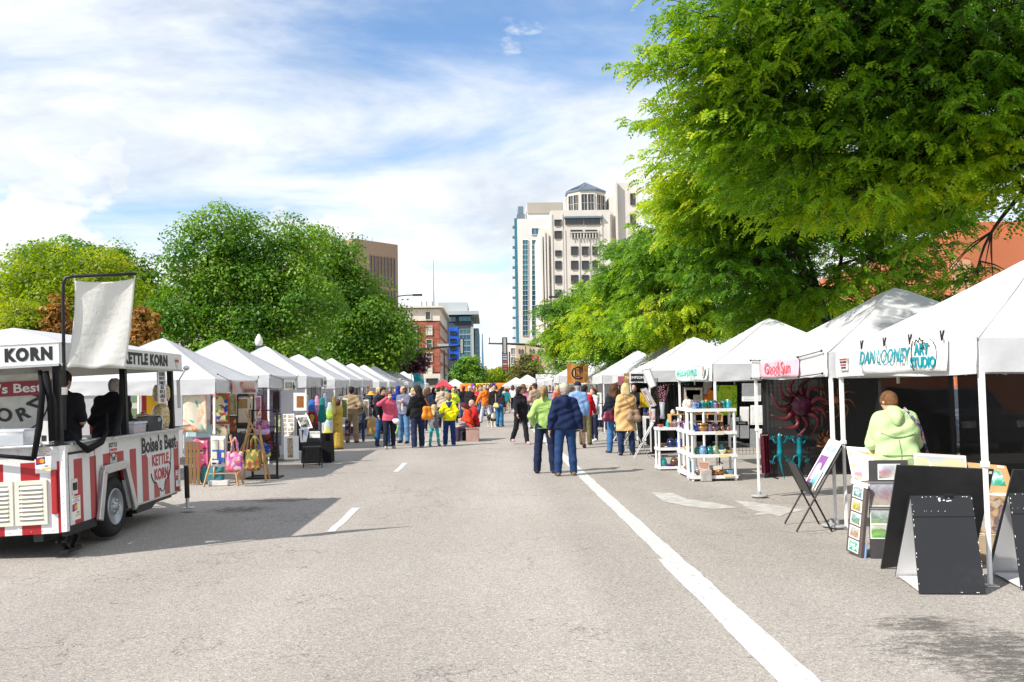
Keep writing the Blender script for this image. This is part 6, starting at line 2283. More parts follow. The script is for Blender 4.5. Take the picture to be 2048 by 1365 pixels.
# --- bench and those who sit on it
bp_=gnd(945,884)
bx_=empty('bench',(bp_.x,bp_.y+.75,0),'short pinkish wooden bench in the road with a slatted top','bench')
PINKW=pm('weathered_pink_wood',(.42,.27,.235),.8,0,.15,6,.3,30)
for k_ in range(4):
 obj('slat',MB().bx(-.22+k_*.112,-.118+k_*.112,-.75,.75,.405,.435),PINKW,parent=bx_)
for y in (-.72,.72):
 for k_ in range(4):
  obj('end_board',MB().bx(-.20+k_*.10,-.102+k_*.10,y-.015,y+.015,0,.40),PINKW,parent=bx_)
obj('rail',MB().bx(-.19,.19,-.70,.70,.34,.40),PINKW,parent=bx_)
SIT=((84,84),(80,78))
b,P,k=person(0,0,-88,1.66,'seated person with maroon hair in an orange red jacket and plum trousers, reading',
 dict(fem=True,legs=((84,84),(86,84)),arms=('phone','phone'),lean=14,nod=22,bulk=1.10,zoff=-.445+.0),
 dict(top=top((.62,.055,.02),e=.03,hem=.90,hood=True,name='jacket'),legs=jeans((.055,.035,.065),e=.02),shoes=(.06,.02,.02),hair='bob',haircol='maroon'),world=(bp_.x-.06,bp_.y+.42,0),h=.0155)
b,P,k=person(0,0,-80,1.76,'seated bald person in a deep red jacket behind the orange red jacket on the bench',
 dict(legs=((84,84),(86,86)),arms=('hold','hold'),lean=8,nod=10,bulk=1.14,zoff=-.445),
 dict(top=top((.50,.02,.025),e=.03,hem=.90,name='jacket'),legs=jeans((.03,.03,.05),e=.02),shoes=(.03,.03,.03),hair='none'),world=(bp_.x+.10,bp_.y+.98,0),h=.0155)
yb=empty('shopping_bag',(bp_.x-.20,bp_.y+.95,0),'bright yellow bag standing under the bench','bag')
obj('bag_body',MB().box((0,0,.19),(.22,.34,.36),taper=.92),pm('yellow_bag',(.82,.66,.01),.5,0,.08,5,.3,12),parent=yb,bevel=.015)
obj('handle',MB().tube([(0,-.1,.36),(0,-.06,.44),(0,.06,.44),(0,.1,.36)],.01,6),pm('yellow_bag',(.8,.6,.01)),parent=yb)
# --- walker in black
b,P,k=person(1042,889,22,1.70,'dark haired person in black walking towards the camera in pink trainers',
 dict(fem=True,face=True,legs=((12,4),(-10,26)),arms=('back','fwd'),turn=48,bulk=.98),
 dict(top=top((.014,.013,.017),e=.02,hem=.86,name='jacket',collar=1),legs=jeans((.016,.016,.02),flare=.006),shoes=(.62,.30,.36),hair='long',hairz=1.38,haircol='dark',skin='tan'))
# --- middle crowd one can tell apart
person(886,856,176,1.80,'person in a sand coloured hooded coat seen from behind, dark trousers',
 dict(legs=STEP,arms=('fore','fore'),bulk=1.10),dict(top=top((.50,.40,.29),e=.03,hem=.84,hood=True,name='coat'),legs=jeans((.014,.014,.03)),shoes=(.05,.04,.03),hair='short',haircol='chestnut'))
person(908,846,12,1.66,'blond person in sunglasses and a lime yellow jacket behind the boy in yellow',
 dict(fem=True,legs=STAND,arms=('chest','down'),turn=-8),dict(top=top((.52,.72,.05),e=.022,name='jacket'),legs=jeans(BLK),shoes=(.05,.05,.05),hair='long',hairz=1.42,haircol='blond',sunglasses=True))
person(940,843,-8,1.74,'person in dark sunglasses with a pale hood up over a black jacket',
 dict(legs=STAND,arms=('down','down')),dict(top=top((.02,.017,.02),e=.024,hoodcol=(.62,.55,.44),name='jacket'),legs=jeans(NAVY),shoes=(.04,.04,.04),hair='hoodup',sunglasses=True))
person(928,842,190,1.76,'person with a red cap and black jacket turned away behind the bench',
 dict(legs=STAND,arms=('fore','down'),turn=-30),dict(top=top((.012,.014,.025),e=.024,name='jacket'),legs=jeans(DENIM),shoes=(.04,.04,.04),hair='short',haircol='brown',cap=(.48,.02,.03)))
b,P,k=person(972,846,208,1.80,'person in an orange jacket and pale trousers stepping away beside the dog',
 dict(legs=((14,4),(-10,10)),spread=6,arms=('out','fwd'),turn=30,lean=6,bulk=1.05),dict(top=top((.74,.19,.02),e=.026,hem=.82,hood=True,name='jacket'),legs=jeans((.50,.52,.58),e=.018,flare=.006),shoes=(.025,.025,.03),hair='short',haircol='grey'))
person(990,846,-10,1.76,'grey haired person in a black sweater and jeans bending a hand to the dog',
 dict(legs=STEP,arms=('fore','down'),lean=8,nod=12),dict(top=top(BLK,e=.02,hem=.86,name='sweater'),legs=jeans((.06,.14,.28)),shoes=(.05,.04,.04),hair='short',haircol='grey'))
b,P,k=person(1000,853,150,1.62,'long haired person in a dark jacket and flared blue jeans beside the dog',
 dict(fem=True,legs=((4,10),(0,4)),spread=2,arms=('reach','down'),lean=10,turn=-20),dict(top=top((.02,.018,.024),e=.02,name='jacket'),legs=jeans((.03,.14,.28),flare=.022,ext=.045),shoes=(.35,.2,.12),hair='long',hairz=1.32,haircol='dark'))
hang_bag(b,'hip_bag','tan hip bag worn by the long haired person beside the dog','bag',pm('tan_leather',(.62,.42,.20),.6),(.05,.22,.92),(.14,.06,.12),[(.14,.1,1.40),(.1,.18,1.0)],.012)
person(1006,827,172,1.66,'person with a dark bun in a turquoise top with white patches and pale leggings',
 dict(fem=True,legs=WALK,arms=('fore','down')),dict(top=dict(mat=print_mat('turquoise_patches',[(.0,.48,.60),(.75,.8,.8),(.0,.4,.55),(.02,.3,.4)],'floral',13),col=(.1,.5,.6),e=.02,hem=.86,name='top'),legs=jeans((.5,.62,.62),e=.006),shoes=(.05,.05,.05),hair='bun',haircol='dark'))
person(1014,822,176,1.14,'little child in a hot pink hooded jacket walking away',
 dict(kid=2,fem=True,legs=WALK,arms=('down','down')),dict(top=top((.75,.10,.42),e=.03,hem=.84,hood=True,name='jacket'),legs=jeans((.05,.02,.06)),shoes=(.3,.2,.2),hair='bob',haircol='brown'))
person(858,862,165,1.70,'person in a dark navy jacket facing the stalls behind the orange bag',
 dict(legs=STAND,arms=('fore','fore'),bulk=1.08),dict(top=top((.018,.025,.05),e=.026,name='jacket'),legs=jeans(NAVY),shoes=(.3,.3,.3),hair='bob',haircol='brown'))
person(797,868,190,1.78,'person in a bright blue hooded jacket with the hood up beyond the balding one',
 dict(legs=STAND,arms=('fore','fore'),bulk=1.1,turn=20),dict(top=top((.01,.04,.28),e=.03,hoodcol=(.01,.03,.2),name='jacket'),legs=jeans(NAVY),shoes=(.05,.05,.05),hair='hoodup'))
# --- left stalls
b,P,k=person(704,886,172,1.78,'person in a khaki jacket and khaki trousers looking into the fourth left stall',
 dict(legs=((4,4),(-2,2)),spread=5,arms=('pocket','pocket'),bulk=1.12,turn=-4),dict(top=top((.30,.22,.125),e=.03,hem=.88,name='jacket',collar=1),legs=jeans((.34,.24,.15),e=.024,flare=.006),shoes=(.05,.035,.025),hair='short',haircol='dark'))
person(721,884,185,1.22,'child in a slate blue top and jeans next to the khaki jacket',
 dict(kid=1,legs=STEP,arms=('down','fore')),dict(top=top((.06,.07,.11),e=.02,hem=.86,name='shirt'),legs=jeans(DENIM),shoes=(.05,.03,.02),hair='kid',haircol='sandy'))
# --- right hand group
b,P,k=person(1158,897,182,1.80,'person in a pale blue sweater, navy cap and camouflage shorts walking away',
 dict(legs=((-10,14),(9,4)),spread=5,arms=('loose','down'),bulk=1.06),dict(top=top((.22,.36,.62),e=.026,hem=.86,name='sweater'),legs=dict(style='shorts',mat=print_mat('camouflage',[(.10,.09,.06),(.2,.16,.1),(.07,.08,.04)],'abstract',14),col=(.15,.12,.08),e=.022),shoes=(.16,.06,.05),hair='bald',haircol='grey',cap=(.012,.016,.05)))
hang_bag(b,'carrier_bag','orange carrier bag in the hand of the person with the navy cap','bag',pm('orange_plastic',(.72,.17,.05),.4,0,.2,8,.4,14),(.10,-.02,.70),(.12,.06,.16),[(-.02,.0,.86),(.06,-.02,.76)],.008)
b,P,k=person(1172,890,160,1.70,'dark haired person in a red top and olive trousers beyond the pale blue sweater',
 dict(legs=((5,6),(-6,6)),arms=('down','fwd'),turn=-36),dict(top=top((.60,.012,.02),e=.022,hem=.88,name='sweater'),legs=jeans((.12,.11,.045),e=.018),shoes=(.06,.05,.05),hair='short',haircol='dark',skin='tan'))
person(1188,883,-52,1.62,'person with red brown hair in a white sweatshirt, ripped dark jeans and white trainers',
 dict(fem=True,face=True,legs=((5,6),(-2,4)),arms=('fwd','down'),turn=-6),dict(top=top((.52,.54,.62),e=.03,hem=.88,name='sweatshirt'),legs=jeans((.014,.02,.05),e=.008),shoes=(.75,.75,.77),hair='pony',haircol='auburn',skin='pale'))
person(1071,858,200,1.80,'person in a tan sweater and dark cap beyond the lime green fleece',
 dict(legs=STAND,arms=('fore','down'),turn=38,bulk=1.08),dict(top=top((.38,.28,.20),e=.026,name='sweater'),legs=jeans(DENIM),shoes=(.05,.04,.04),hair='short',haircol='brown',cap=(.03,.02,.025),skin='tan'))
b,P,k=person(1231,906,196,1.70,'person with dark curly hair in a navy jacket, wine red bag at the hip',
 dict(fem=True,legs=((3,4),(-2,4)),spread=5,arms=('fwd','fwd'),turn=-44,bulk=1.08),dict(top=top((.014,.016,.028),e=.028,hem=.86,hood=True,name='jacket'),legs=jeans((.05,.15,.33),e=.018,flare=.008),shoes=(.05,.04,.04),hair='curly',haircol='brown'))
hang_bag(b,'shoulder_bag','wine red shoulder bag on the person in the navy jacket','bag',pm('wine_leather',(.17,.02,.055),.4,0,.15,7,.3,18),(.24,.14,.94),(.15,.07,.15),[(-.12,.10,1.43),(.06,.18,1.2),(.2,.15,1.02)],.012)
b,P,k=person(1254,911,186,1.72,'blond person in a long camel coat at the print stands, back turned',
 dict(fem=True,legs=((2,3),(4,4)),spread=5,arms=('down','fwd'),turn=-14,bulk=1.12),dict(top=top((.60,.38,.17),e=.03,hem=.60,flare=.05,name='coat',collar=1),legs=jeans((.014,.03,.08)),shoes=(.03,.025,.025),hair='bob',haircol='blond'))
hang_bag(b,'shoulder_bag','taupe shoulder bag over the camel coat','bag',pm('taupe_leather',(.26,.17,.11),.6,0,.15,6,.3,18),(-.14,.22,.98),(.2,.07,.2),[(.10,.12,1.45),(-.02,.2,1.25),(-.12,.2,1.08)],.012)
person(1272,893,-14,1.74,'dark haired stallholder in a black waistcoat over a grey shirt facing the camel coat',
 dict(fem=True,face=True,legs=STAND,arms=('fore','fore'),turn=-14,nod=6),dict(top=top(BLK,e=.024,hem=.84,open=True,name='waistcoat'),under=(.28,.27,.30),legs=jeans(BLK),shoes=(.03,.03,.03),hair='bob',haircol='dark'))
person(1238,882,20,1.76,'person in a brown felt hat between the grey canopy poles',
 dict(legs=STAND,arms=('down','down')),dict(top=top((.05,.04,.04),e=.024,name='jacket'),legs=jeans(DENIM),shoes=(.04,.04,.04),hair='short',haircol='brown',cap=(.05,.03,.025)))
# --- person bent over the print bins of the nearest tent
b,P,k=person(0,0,168,1.64,'person in a pale green rain jacket leaning over the print bins',
 dict(fem=True,legs=((4,6),(0,3)),spread=6,arms=('reach',((.06,-.12,-.25),(.0,-.36,-.22))),lean=15,nod=34,turn=20,bulk=1.12),
 dict(top=top((.47,.62,.31),e=.036,hem=.80,flare=.02,hood=True,name='rain_jacket'),legs=jeans((.03,.03,.045)),shoes=(.04,.04,.04),hair='short',haircol='chestnut',skin='light'),world=(at(1796,900,9.05).x,9.05,0),h=.0115)
GRS=cloth((.30,.42,.19))
seam(b,P,k,[(x*.03,1.27-.05*(1-(x/6)**2)) for x in range(-6,7)],.006,GRS,'yoke_flap')
seam(b,P,k,[(x*.03,1.03) for x in range(-6,7)],.005,GRS)
seam(b,P,k,[(0,.84+.03*q) for q in range(13)],.004,GRS)
hang_bag(b,'shoulder_bag','small patterned bag hanging at the side of the pale green rain jacket','bag',print_mat('bag_flowers',[(.02,.02,.06),(.3,.12,.2),(.05,.05,.12),(.3,.3,.35)],'floral',26),(-.27,.05,.84),(.05,.035,.20),[(-.06,.06,1.44),(-.19,.14,1.25),(-.26,.08,.98)],.012)
# --- the two in the trailer
person(0,0,195,1.66,'person in a black T-shirt working inside the trailer behind its corner post',
 dict(legs=STAND,arms=('reach','fore'),turn=-30,nod=12,bulk=1.15),dict(top=top((.012,.012,.016),e=.02,sleeve=.45,name='shirt'),legs=jeans((.02,.025,.04)),shoes=(.03,.03,.03),hair='short',haircol='dark'),world=W(.42,-.62,.30),h=.0135)
person(0,0,172,1.60,'grey haired person in a black sweater serving at the trailer counter',
 dict(legs=STAND,arms=('fore','fore'),nod=14,bulk=1.28,lean=6),dict(top=top((.012,.013,.018),e=.03,hem=.86,name='sweater'),legs=jeans((.02,.025,.04)),shoes=(.03,.03,.03),hair='bald',haircol='grey'),world=W(.50,.55,.30),h=.0135)
# --- the dog
def dog(px,py,yaw,label):
 S_=SDF()
 S_.cap((0,-.18,.44),(0,.26,.46),.115,.10,k=.06)
 S_.cap((0,-.26,.46),(0,-.18,.42),.115,.12,k=.06)
 S_.cap((0,-.28,.52),(0,-.36,.68),.085,.07,k=.05)
 S_.ell((0,-.40,.74),(.075,.095,.075),.03)
 S_.cap((0,-.45,.725),(0,-.55,.70),.042,.03,k=.03)
 S_.ell((0,-.575,.705),(.018,.014,.014),.008)
 for s in (1,-1):
  S_.cap((s*.055,-.38,.79),(s*.085,-.36,.845),.03,.012,k=.015)
  S_.cap((s*.085,-.22,.42),(s*.075,-.24,.20),.05,.03,k=.04)
  S_.cap((s*.075,-.24,.20),(s*.075,-.26,.03),.028,.024,k=.02)
  S_.cap((s*.075,-.26,.028),(s*.075,-.31,.022),.03,.024,k=.02)
  S_.cap((s*.08,.24,.42),(s*.09,.17,.27),.075,.045,k=.05)
  S_.cap((s*.09,.17,.27),(s*.09,.30,.16),.042,.028,k=.02)
  S_.cap((s*.09,.30,.16),(s*.09,.28,.03),.026,.024,k=.02)
  S_.cap((s*.09,.28,.028),(s*.09,.23,.022),.029,.024,k=.02)
 S_.cap((0,.34,.50),(0,.52,.40),.035,.045,k=.03).cap((0,.52,.40),(0,.62,.46),.045,.02,k=.03)
 V,F=S_.mesh(.014)
 m,t,b_=nodes('black_and_white_fur')
 at_=t.nodes.new('ShaderNodeAttribute')
 at_.attribute_name='tone'
 r=t.nodes.new('ShaderNodeValToRGB')
 r.color_ramp.elements[0].position=.47
 r.color_ramp.elements[0].color=(.016,.014,.013,1)
 r.color_ramp.elements[1].position=.53
 r.color_ramp.elements[1].color=(.62,.57,.48,1)
 t.links.new(at_.outputs['Fac'],r.inputs[0])
 t.links.new(r.outputs[0],b_.inputs['Base Color'])
 b_.inputs['Roughness'].default_value=.9
 tone=np.where((V[:,2]<.26)|((V[:,1]<-.30)&(V[:,2]<.62))|((np.abs(V[:,0])<.028)&(V[:,1]<-.36)),1.0,0.0)
 tone=np.where((V[:,1]<-.5)&(V[:,2]<.715),1.0,tone)
 tone=tone+0.0
 V=V+np.sin(V*90)[:,[1,2,0]]*.003
 o=obj('dog',npmesh('dog',V,F,m,tone,True),loc=gnd(px,py),rot=(0,0,R(yaw)))
 tag(o,label,'dog')
 obj('collar',MB().lathe([(.075,-.012),(.088,-.012),(.088,.012),(.075,.012)],(0,-.325,.60),14,0,Matrix.Rotation(R(-28),3,'X')),pm('red_collar',(.3,.03,.03)),parent=o)
 return o
dog(984,855,14,'shaggy black and white dog standing on the road beside the flared jeans')
# --- goods on the stalls
def q4(root,cs,th,mi=0):
 c=[Vector(p)-Vector(root) for p in cs]
 n=(c[1]-c[0]).cross(c[3]-c[0]).normalized()
 if n.dot(Vector(cs[0])-EYE)<0:
  n=-n
 back=[p+n*th for p in c]
 m=MB()
 m.add(c+back,[(0,1,2,3),(7,6,5,4),(0,4,5,1),(1,5,6,2),(2,6,7,3),(3,7,4,0)],mi)
 return m,n
def inset(cs,u0,v0,u1,v1,off=0.0):
 a,b,c,d=[Vector(p) for p in cs]
 f=lambda u,v: (a.lerp(b,u)).lerp(d.lerp(c,u),v)
 n=(b-a).cross(d-a).normalized()
 if n.dot(a-EYE)<0:
  n=-n
 return [f(u0,v0)-n*off,f(u1,v0)-n*off,f(u1,v1)-n*off,f(u0,v1)-n*off]
def board(name,label,cat,px4,mat,th=0.02,prints=(),group=None,part='panel',edge=None):
 cs=[p if isinstance(p,Vector) else at(*p) for p in px4]
 base=min(cs,key=lambda p: p.z)
 root=Vector((sum(p.x for p in cs)/4,sum(p.y for p in cs)/4,base.z))
 e=empty(name,root,label,cat,group)
 m,n=q4(root,cs,th)
 obj(part,m,mat,parent=e)
 for k,pr in enumerate(prints):
  m,_=q4(root,inset(cs,*pr[:4],off=0.004),0.003)
  obj(pr[5] if len(pr)>5 else 'print',m,pr[4],parent=e)
 if edge:
  m=MB()
  for i in range(4):
   m.tube([cs[i]-root,cs[(i+1) % 4]-root],edge[0],4)
  obj('frame',m,edge[1],parent=e)
 return e,cs,root
def rect(px0,py0,px1,py1,Y):
 return [(px0,py0,Y),(px1,py0,Y),(px1,py1,Y),(px0,py1,Y)]
def chipped():
 m,t,b=nodes('chipped_black_paint')
 L=t.links.new
 tcn=t.nodes.new('ShaderNodeTexCoord')
 n=t.nodes.new('ShaderNodeTexNoise')
 n.inputs['Scale'].default_value=16
 n.inputs['Detail'].default_value=7
 n.inputs['Roughness'].default_value=.7
 L(tcn.outputs['Object'],n.inputs['Vector'])
 n2=t.nodes.new('ShaderNodeTexNoise')
 n2.inputs['Scale'].default_value=2.5
 L(tcn.outputs['Object'],n2.inputs['Vector'])
 ml=t.nodes.new('ShaderNodeMath')
 ml.operation='MULTIPLY'
 L(n.outputs[0],ml.inputs[0])
 L(n2.outputs[0],ml.inputs[1])
 r=t.nodes.new('ShaderNodeValToRGB')
 e=r.color_ramp.elements
 e[0].position,e[0].color=.0,(.008,.009,.012,1)
 e[1].position,e[1].color=.47,(.5,.5,.5,1)
 e.new(.30).color=(.012,.013,.017,1)
 e.new(.43).color=(.018,.02,.025,1)
 L(ml.outputs[0],r.inputs[0])
 L(r.outputs[0],b.inputs['Base Color'])
 b.inputs['Roughness'].default_value=.7
 return m
CHIP=chipped()
WSPRAY=print_mat('sprayed_white_board',[(.05,.05,.05),(.62,.62,.62),(.70,.70,.70),(.72,.72,.72)],'abstract',1.2,2.0,.6)
SKYW=lambda n,c,s,k=4: print_mat('watercolour_'+n,c,'landscape',k,s)
WC=[SKYW('a',[(.25,.3,.2),(.5,.42,.38),(.55,.2,.25),(.45,.5,.6),(.7,.72,.75)],1,9),
  SKYW('b',[(.5,.5,.5),(.6,.45,.3),(.35,.15,.25),(.35,.4,.5),(.6,.58,.7)],2,8),
  SKYW('c',[(.05,.35,.12),(.35,.5,.15),(.05,.3,.25),(.4,.6,.6),(.7,.72,.72)],3,8),
  SKYW('d',[(.08,.4,.1),(.3,.5,.1),(.1,.35,.1),(.6,.65,.4),(.7,.72,.6)],4,8),
  SKYW('e',[(.02,.03,.1),(.45,.3,.03),(.65,.5,.05),(.4,.5,.3),(.6,.65,.7)],5,14),
  SKYW('f',[(.6,.3,.1),(.65,.5,.3),(.55,.2,.08),(.7,.68,.62),(.75,.74,.72)],6,14),
  SKYW('g',[(.02,.25,.1),(.05,.35,.25),(.6,.7,.68),(.03,.3,.2),(.5,.6,.55)],7,12),
  SKYW('h',[(.3,.4,.35),(.05,.25,.3),(.6,.65,.65),(.2,.35,.4),(.7,.72,.75)],8,12)]
# --- nearest stall
def a_frame(label,dx,dy):
 P0=[Vector((3.42+dx,7.20+dy,.01)),Vector((3.93+dx,7.14+dy,.01))]
 e=empty('sandwich_board',(3.72+dx,7.45+dy,0),label,'sandwich board','black sandwich boards')
 rt=Vector(e.location)
 t0,t1=Vector((3.51+dx,7.47+dy,.745)),Vector((3.99+dx,7.41+dy,.745))
 b0,b1=Vector((3.50+dx,7.80+dy,.01)),Vector((4.02+dx,7.74+dy,.01))
 m,n=q4(rt,[t0,t1,P0[1],P0[0]],.012)
 obj('front_panel',m,CHIP,parent=e)
 up=inset([t0,t1,P0[1],P0[0]],0,0,1,.215,.006)
 m,n=q4(rt,up,.006)
 obj('hinge_panel',m,CHIP,parent=e)
 m,n=q4(rt,[t0+Vector((0,.012,0)),t1+Vector((0,.012,0)),b1,b0],.012)
 obj('back_panel',m,CHIP,parent=e)
 m,n=q4(rt,[p+Vector((0,-.003,0)) for p in (t0+Vector((0.004,.012,-.01)),t1+Vector((-.004,.012,-.01)),b1,b0)],.002)
 obj('inner_face',m,WSPRAY,parent=e)
 m,n=q4(rt,[b0+Vector((.02,-.03,.02)),b1+Vector((-.02,-.03,.02)),P0[1]+Vector((-.02,.04,.012)),P0[0]+Vector((.02,.04,.012))],.006)
 obj('floor_panel',m,WSPRAY,parent=e)
 obj('strap',MB().bx(.05,.13,-.04,.0,.745,.765),BLACKM,parent=e)
 fr=[t0,t1,P0[1],P0[0]]
 m=MB()
 rr=random.Random(3+int(dx*10))
 def chip(u,v,a,b_):
  c=[p-rt for p in inset(fr,u,v,u+a,v+b_,.0075)]
  k=[c[0].lerp(c[1],rr.uniform(.1,.5)),c[1].lerp(c[2],rr.uniform(.1,.6)),c[2].lerp(c[3],rr.uniform(.1,.6)),c[3].lerp(c[0],rr.uniform(0,.5))]
  m.add(k,[(3,2,1,0)])
 for q in range(46):
  v=rr.random()
  s_=rr.uniform(.006,.016)
  e_=q % 4
  if e_==0:
   chip(.0,v,s_,s_*1.6)
  elif e_==1:
   chip(1-s_,v,s_,s_*1.6)
  elif e_==2:
   chip(v,.002,s_*1.7,s_*.8)
  else:
   chip(v,.155 if v<.6 else .985,s_*1.5,s_*.5)
 for q in range(9):
  chip(.42+rr.uniform(0,.22),.012+rr.uniform(0,.035),.04,.014)
 kind(obj('paint_chips',m,PAPER,parent=e),'stuff')
 return e
a_frame('chipped black sandwich board standing in front of the large black panel',0,0)
a_frame('black sandwich board cut by the picture edge, with a black stone on its floor',.86,.05)
board('display_board','large plain black panel leaning behind the chipped sandwich board','panel',[(1794,931,7.85),(1988,940,7.75),(1949,1115,8.05),(1762,1138,8.2)],BLACKP,.02,[(.955,.02,.985,.045,PAPER,'price_tag')],'black display panels')
board('display_board','large black panel behind the sandwich board cut by the picture edge','panel',[(2027,940,7.8),(2230,946,7.7),(2190,1140,8.0),(1975,1143,8.0)],BLACKP,.02,(),'black display panels')
prs=[]
for k in range(5):
 v0=.045+k*.19
 prs.append((.14,v0,.80,v0+.165,PAPER,'mount'))
 prs.append((.19,v0+.012,.75,v0+.152,[WC[7],WC[4],WC[2],WC[5],WC[6]][k],'print'))
e,cs,rt=board('print_stand','narrow brown stand with five small watercolours clipped in a column','print stand',[at(1704,962,9.05),at(1722,1116,8.72)+at(1704,962,9.05)-at(1692,1101,9.0),at(1722,1116,8.72),at(1692,1101,9.0)],pm('brown_board',(.10,.075,.07),.7),.03,prs)
m,n=q4(rt,inset(cs,-.04,.80,1.06,1.0,-.035),.01)
obj('blue_sleeve',m,pm('blue_card',(.22,.36,.6),.5),parent=e)
m,n=q4(rt,inset(cs,-.03,-.03,1.05,.035,.006),.012)
obj('clip_bar',m,PAPER,parent=e)
e,cs,rt=board('print_stand','black stand with three landscape watercolours beside the narrow print stand','print stand',[at(1738,921,8.9),at(1738,921,8.9)+at(1822,1122,8.6)-at(1742,1121,8.68),at(1822,1122,8.6),at(1742,1121,8.68)],pm('charcoal_board',(.045,.04,.042),.6),.05,
     [(.22,.04,.80,.2,PAPER,'mount'),(.24,.05,.78,.19,WC[0]),(-.02,.235,1.02,.47,PAPER,'mount'),(0,.243,1.0,.462,WC[1]),(.0,.50,.98,.79,PAPER,'mount'),(.02,.508,.96,.64,WC[2]),(.02,.65,.96,.782,WC[3])])
for k,v in enumerate((.222,.485)):
 m,n=q4(rt,inset(cs,-.03,v,1.03,v+.012,.02),.02)
 obj('ledge',m,pm('grey_ledge',(.2,.2,.2),.6),parent=e)
e,cs,rt=board('print_bin','open bin of white mounted landscape prints beneath the pale green jacket','print bin',[(1693,893,9.5),(1768,899,9.35),(1774,960,8.95),(1706,962,9.1)],PAPER,.02,[(.05,.08,.95,.30,WC[5]),(.02,.34,.98,.36,BLACKP,'divider'),(.04,.40,.96,.62,SKYW('pale',[(.6,.58,.4),(.7,.6,.2),(.7,.7,.66),(.72,.71,.68)],9,3)),(.06,.66,.3,.98,WC[0])],part='prints')
obj('leg',MB().tube([(0,.2,-rt.z+.01),(0,.15,0)],.012,6),BLACKM,parent=e)
obj('leg',MB().tube([(.2,.15,-rt.z+.01),(.2,.1,0)],.012,6),BLACKM,parent=e)
e,cs,rt=board('framed_painting','wide framed painting of a white sail on blue in the nearest tent','painting',[(1828,907,8.75),(1931,913,8.6),(1936,978,8.45),(1834,976,8.6)],PAPER,.03,[(.025,.06,.975,.96,SKYW('storm',[(.06,.1,.2),(.15,.22,.38),(.35,.38,.3),(.5,.45,.25),(.3,.36,.5)],12,3))],edge=(.006,pm('cream_frame',(.55,.5,.42))))
m,n=q4(rt,inset(cs,.27,.18,.40,.52,.008),.002)
m2=MB()
c_=[Vector(p)-rt for p in inset(cs,.27,.2,.40,.6,.009)]
m2.add([c_[0],c_[1].lerp(c_[2],.85),c_[3].lerp(c_[2],.3)],[(0,2,1)])
obj('sail_mark',m2,PAPER,parent=e)
obj('easel_leg',MB().tube([(-.2,.1,-rt.z+.01),(-.2,.05,.1)],.015,6),BLACKM,parent=e)
obj('easel_leg',MB().tube([(.2,.1,-rt.z+.01),(.2,.05,.1)],.015,6),BLACKM,parent=e)
TANMAT=pm('tan_mount',(.50,.30,.13),.8)
board('framed_painting','painting of a green lake in a wide tan mount behind the near tent pole','painting',[(1935,925,8.5),(2012,932,8.4),(2032,990,8.25),(1951,984,8.35)],TANMAT,.02,[(.36,.2,.82,.72,WC[6]),(.76,.03,.92,.1,PAPER,'price_tag')])
e,cs,rt=board('framed_painting','autumn woodland print standing under the tan mounted painting','painting',[(1962,984,8.35),(2018,988,8.25),(2003,1072,8.3),(1952,1068,8.4)],PAPER,.02,[(.05,.06,.95,.97,print_mat('autumn_wood',[(.35,.25,.2),(.12,.1,.16),(.5,.3,.12),(.5,.45,.4),(.3,.3,.35)],'abstract',11,3.0))])
obj('stand',MB().bx(-.14,.14,.01,.04,-rt.z+.01,.0),pm('pale_pine',(.62,.48,.3),.6),parent=e)
def x_rack(label,loc,rz,metal,panel,prints,group=None,s=1.0):
 e=empty('print_rack',loc,label,'print rack',group,rz)
 w_=.40*s
 for y in (-.30*s,.30*s):
  obj('leg',MB().tube([(-w_/2,y,.008),(w_*.85,y,.95*s)],.011,7),metal,parent=e)
  obj('leg',MB().tube([(w_/2,y*.93,.008),(-w_*.42,y*.93,.76*s)],.011,7),metal,parent=e)
 A,B=Vector((w_*.12,0,.46*s)),Vector((w_*.85,0,.95*s))
 A2,B2=Vector((-w_*.04,0,.42*s)),Vector((-w_*.42,0,.76*s))
 def slab(a,b,y0,y1,off,th):
  d=(b-a).normalized()
  n=Vector((-d.z,0,d.x))
  m=MB()
  v=[a+n*off+Vector((0,y0,0)),a+n*off+Vector((0,y1,0)),b+n*off+Vector((0,y1,0)),b+n*off+Vector((0,y0,0))]
  m.add(v+[p+n*th for p in v],[(3,2,1,0),(4,5,6,7),(0,1,5,4),(1,2,6,5),(2,3,7,6),(3,0,4,7)])
  return m
 obj('sling',slab(A,B,-.28*s,.28*s,.006,.006),panel,parent=e)
 obj('sling',slab(A2,B2,-.28*s,.28*s,-.012,.006),panel,parent=e)
 L_=(B-A).length
 for k,(u0,u1,y0,y1,mt) in enumerate(prints):
  o=.018+.012*k
  obj('mount',slab(A.lerp(B,u0),A.lerp(B,u1),y0*s,y1*s,o,.008),PAPER,parent=e)
  c0,c1=u0+(u1-u0)*.12,u1-(u1-u0)*.12
  obj('print',slab(A.lerp(B,c0),A.lerp(B,c1),(y0+(y1-y0)*.1)*s,(y1-(y1-y0)*.1)*s,o+.0085,.001),mt,parent=e)
 return e
PURP=SKYW('purple',[(.25,.08,.3),(.27,.09,.33),(.25,.08,.3)],13,2)
e=x_rack('black folding rack of mounted prints, one with a purple arch, before the pink signed tent',(3.72,10.55,0),R(-6),BLACKM,BLACKP,
  [(.0,1.12,-.27,.27,WC[7]),(-.05,.85,-.20,.22,PURP),(-.08,.42,-.25,-.02,SKYW('aqua',[(.3,.1,.05),(.1,.45,.5),(.3,.6,.65),(.5,.68,.7)],14,5))])
d_=Vector((.40*.73,0,.49)).normalized()
n_=Vector((-d_.z,0,d_.x))
A_=Vector((.048,0,.46))
L_=Vector((.292,0,.49)).length
poly=[(-.11,.12),(.11,.12)]+[(.11*math.cos(R(t)),.36+.14*math.sin(R(t))) for t in range(0,181,18)]
o=MB()
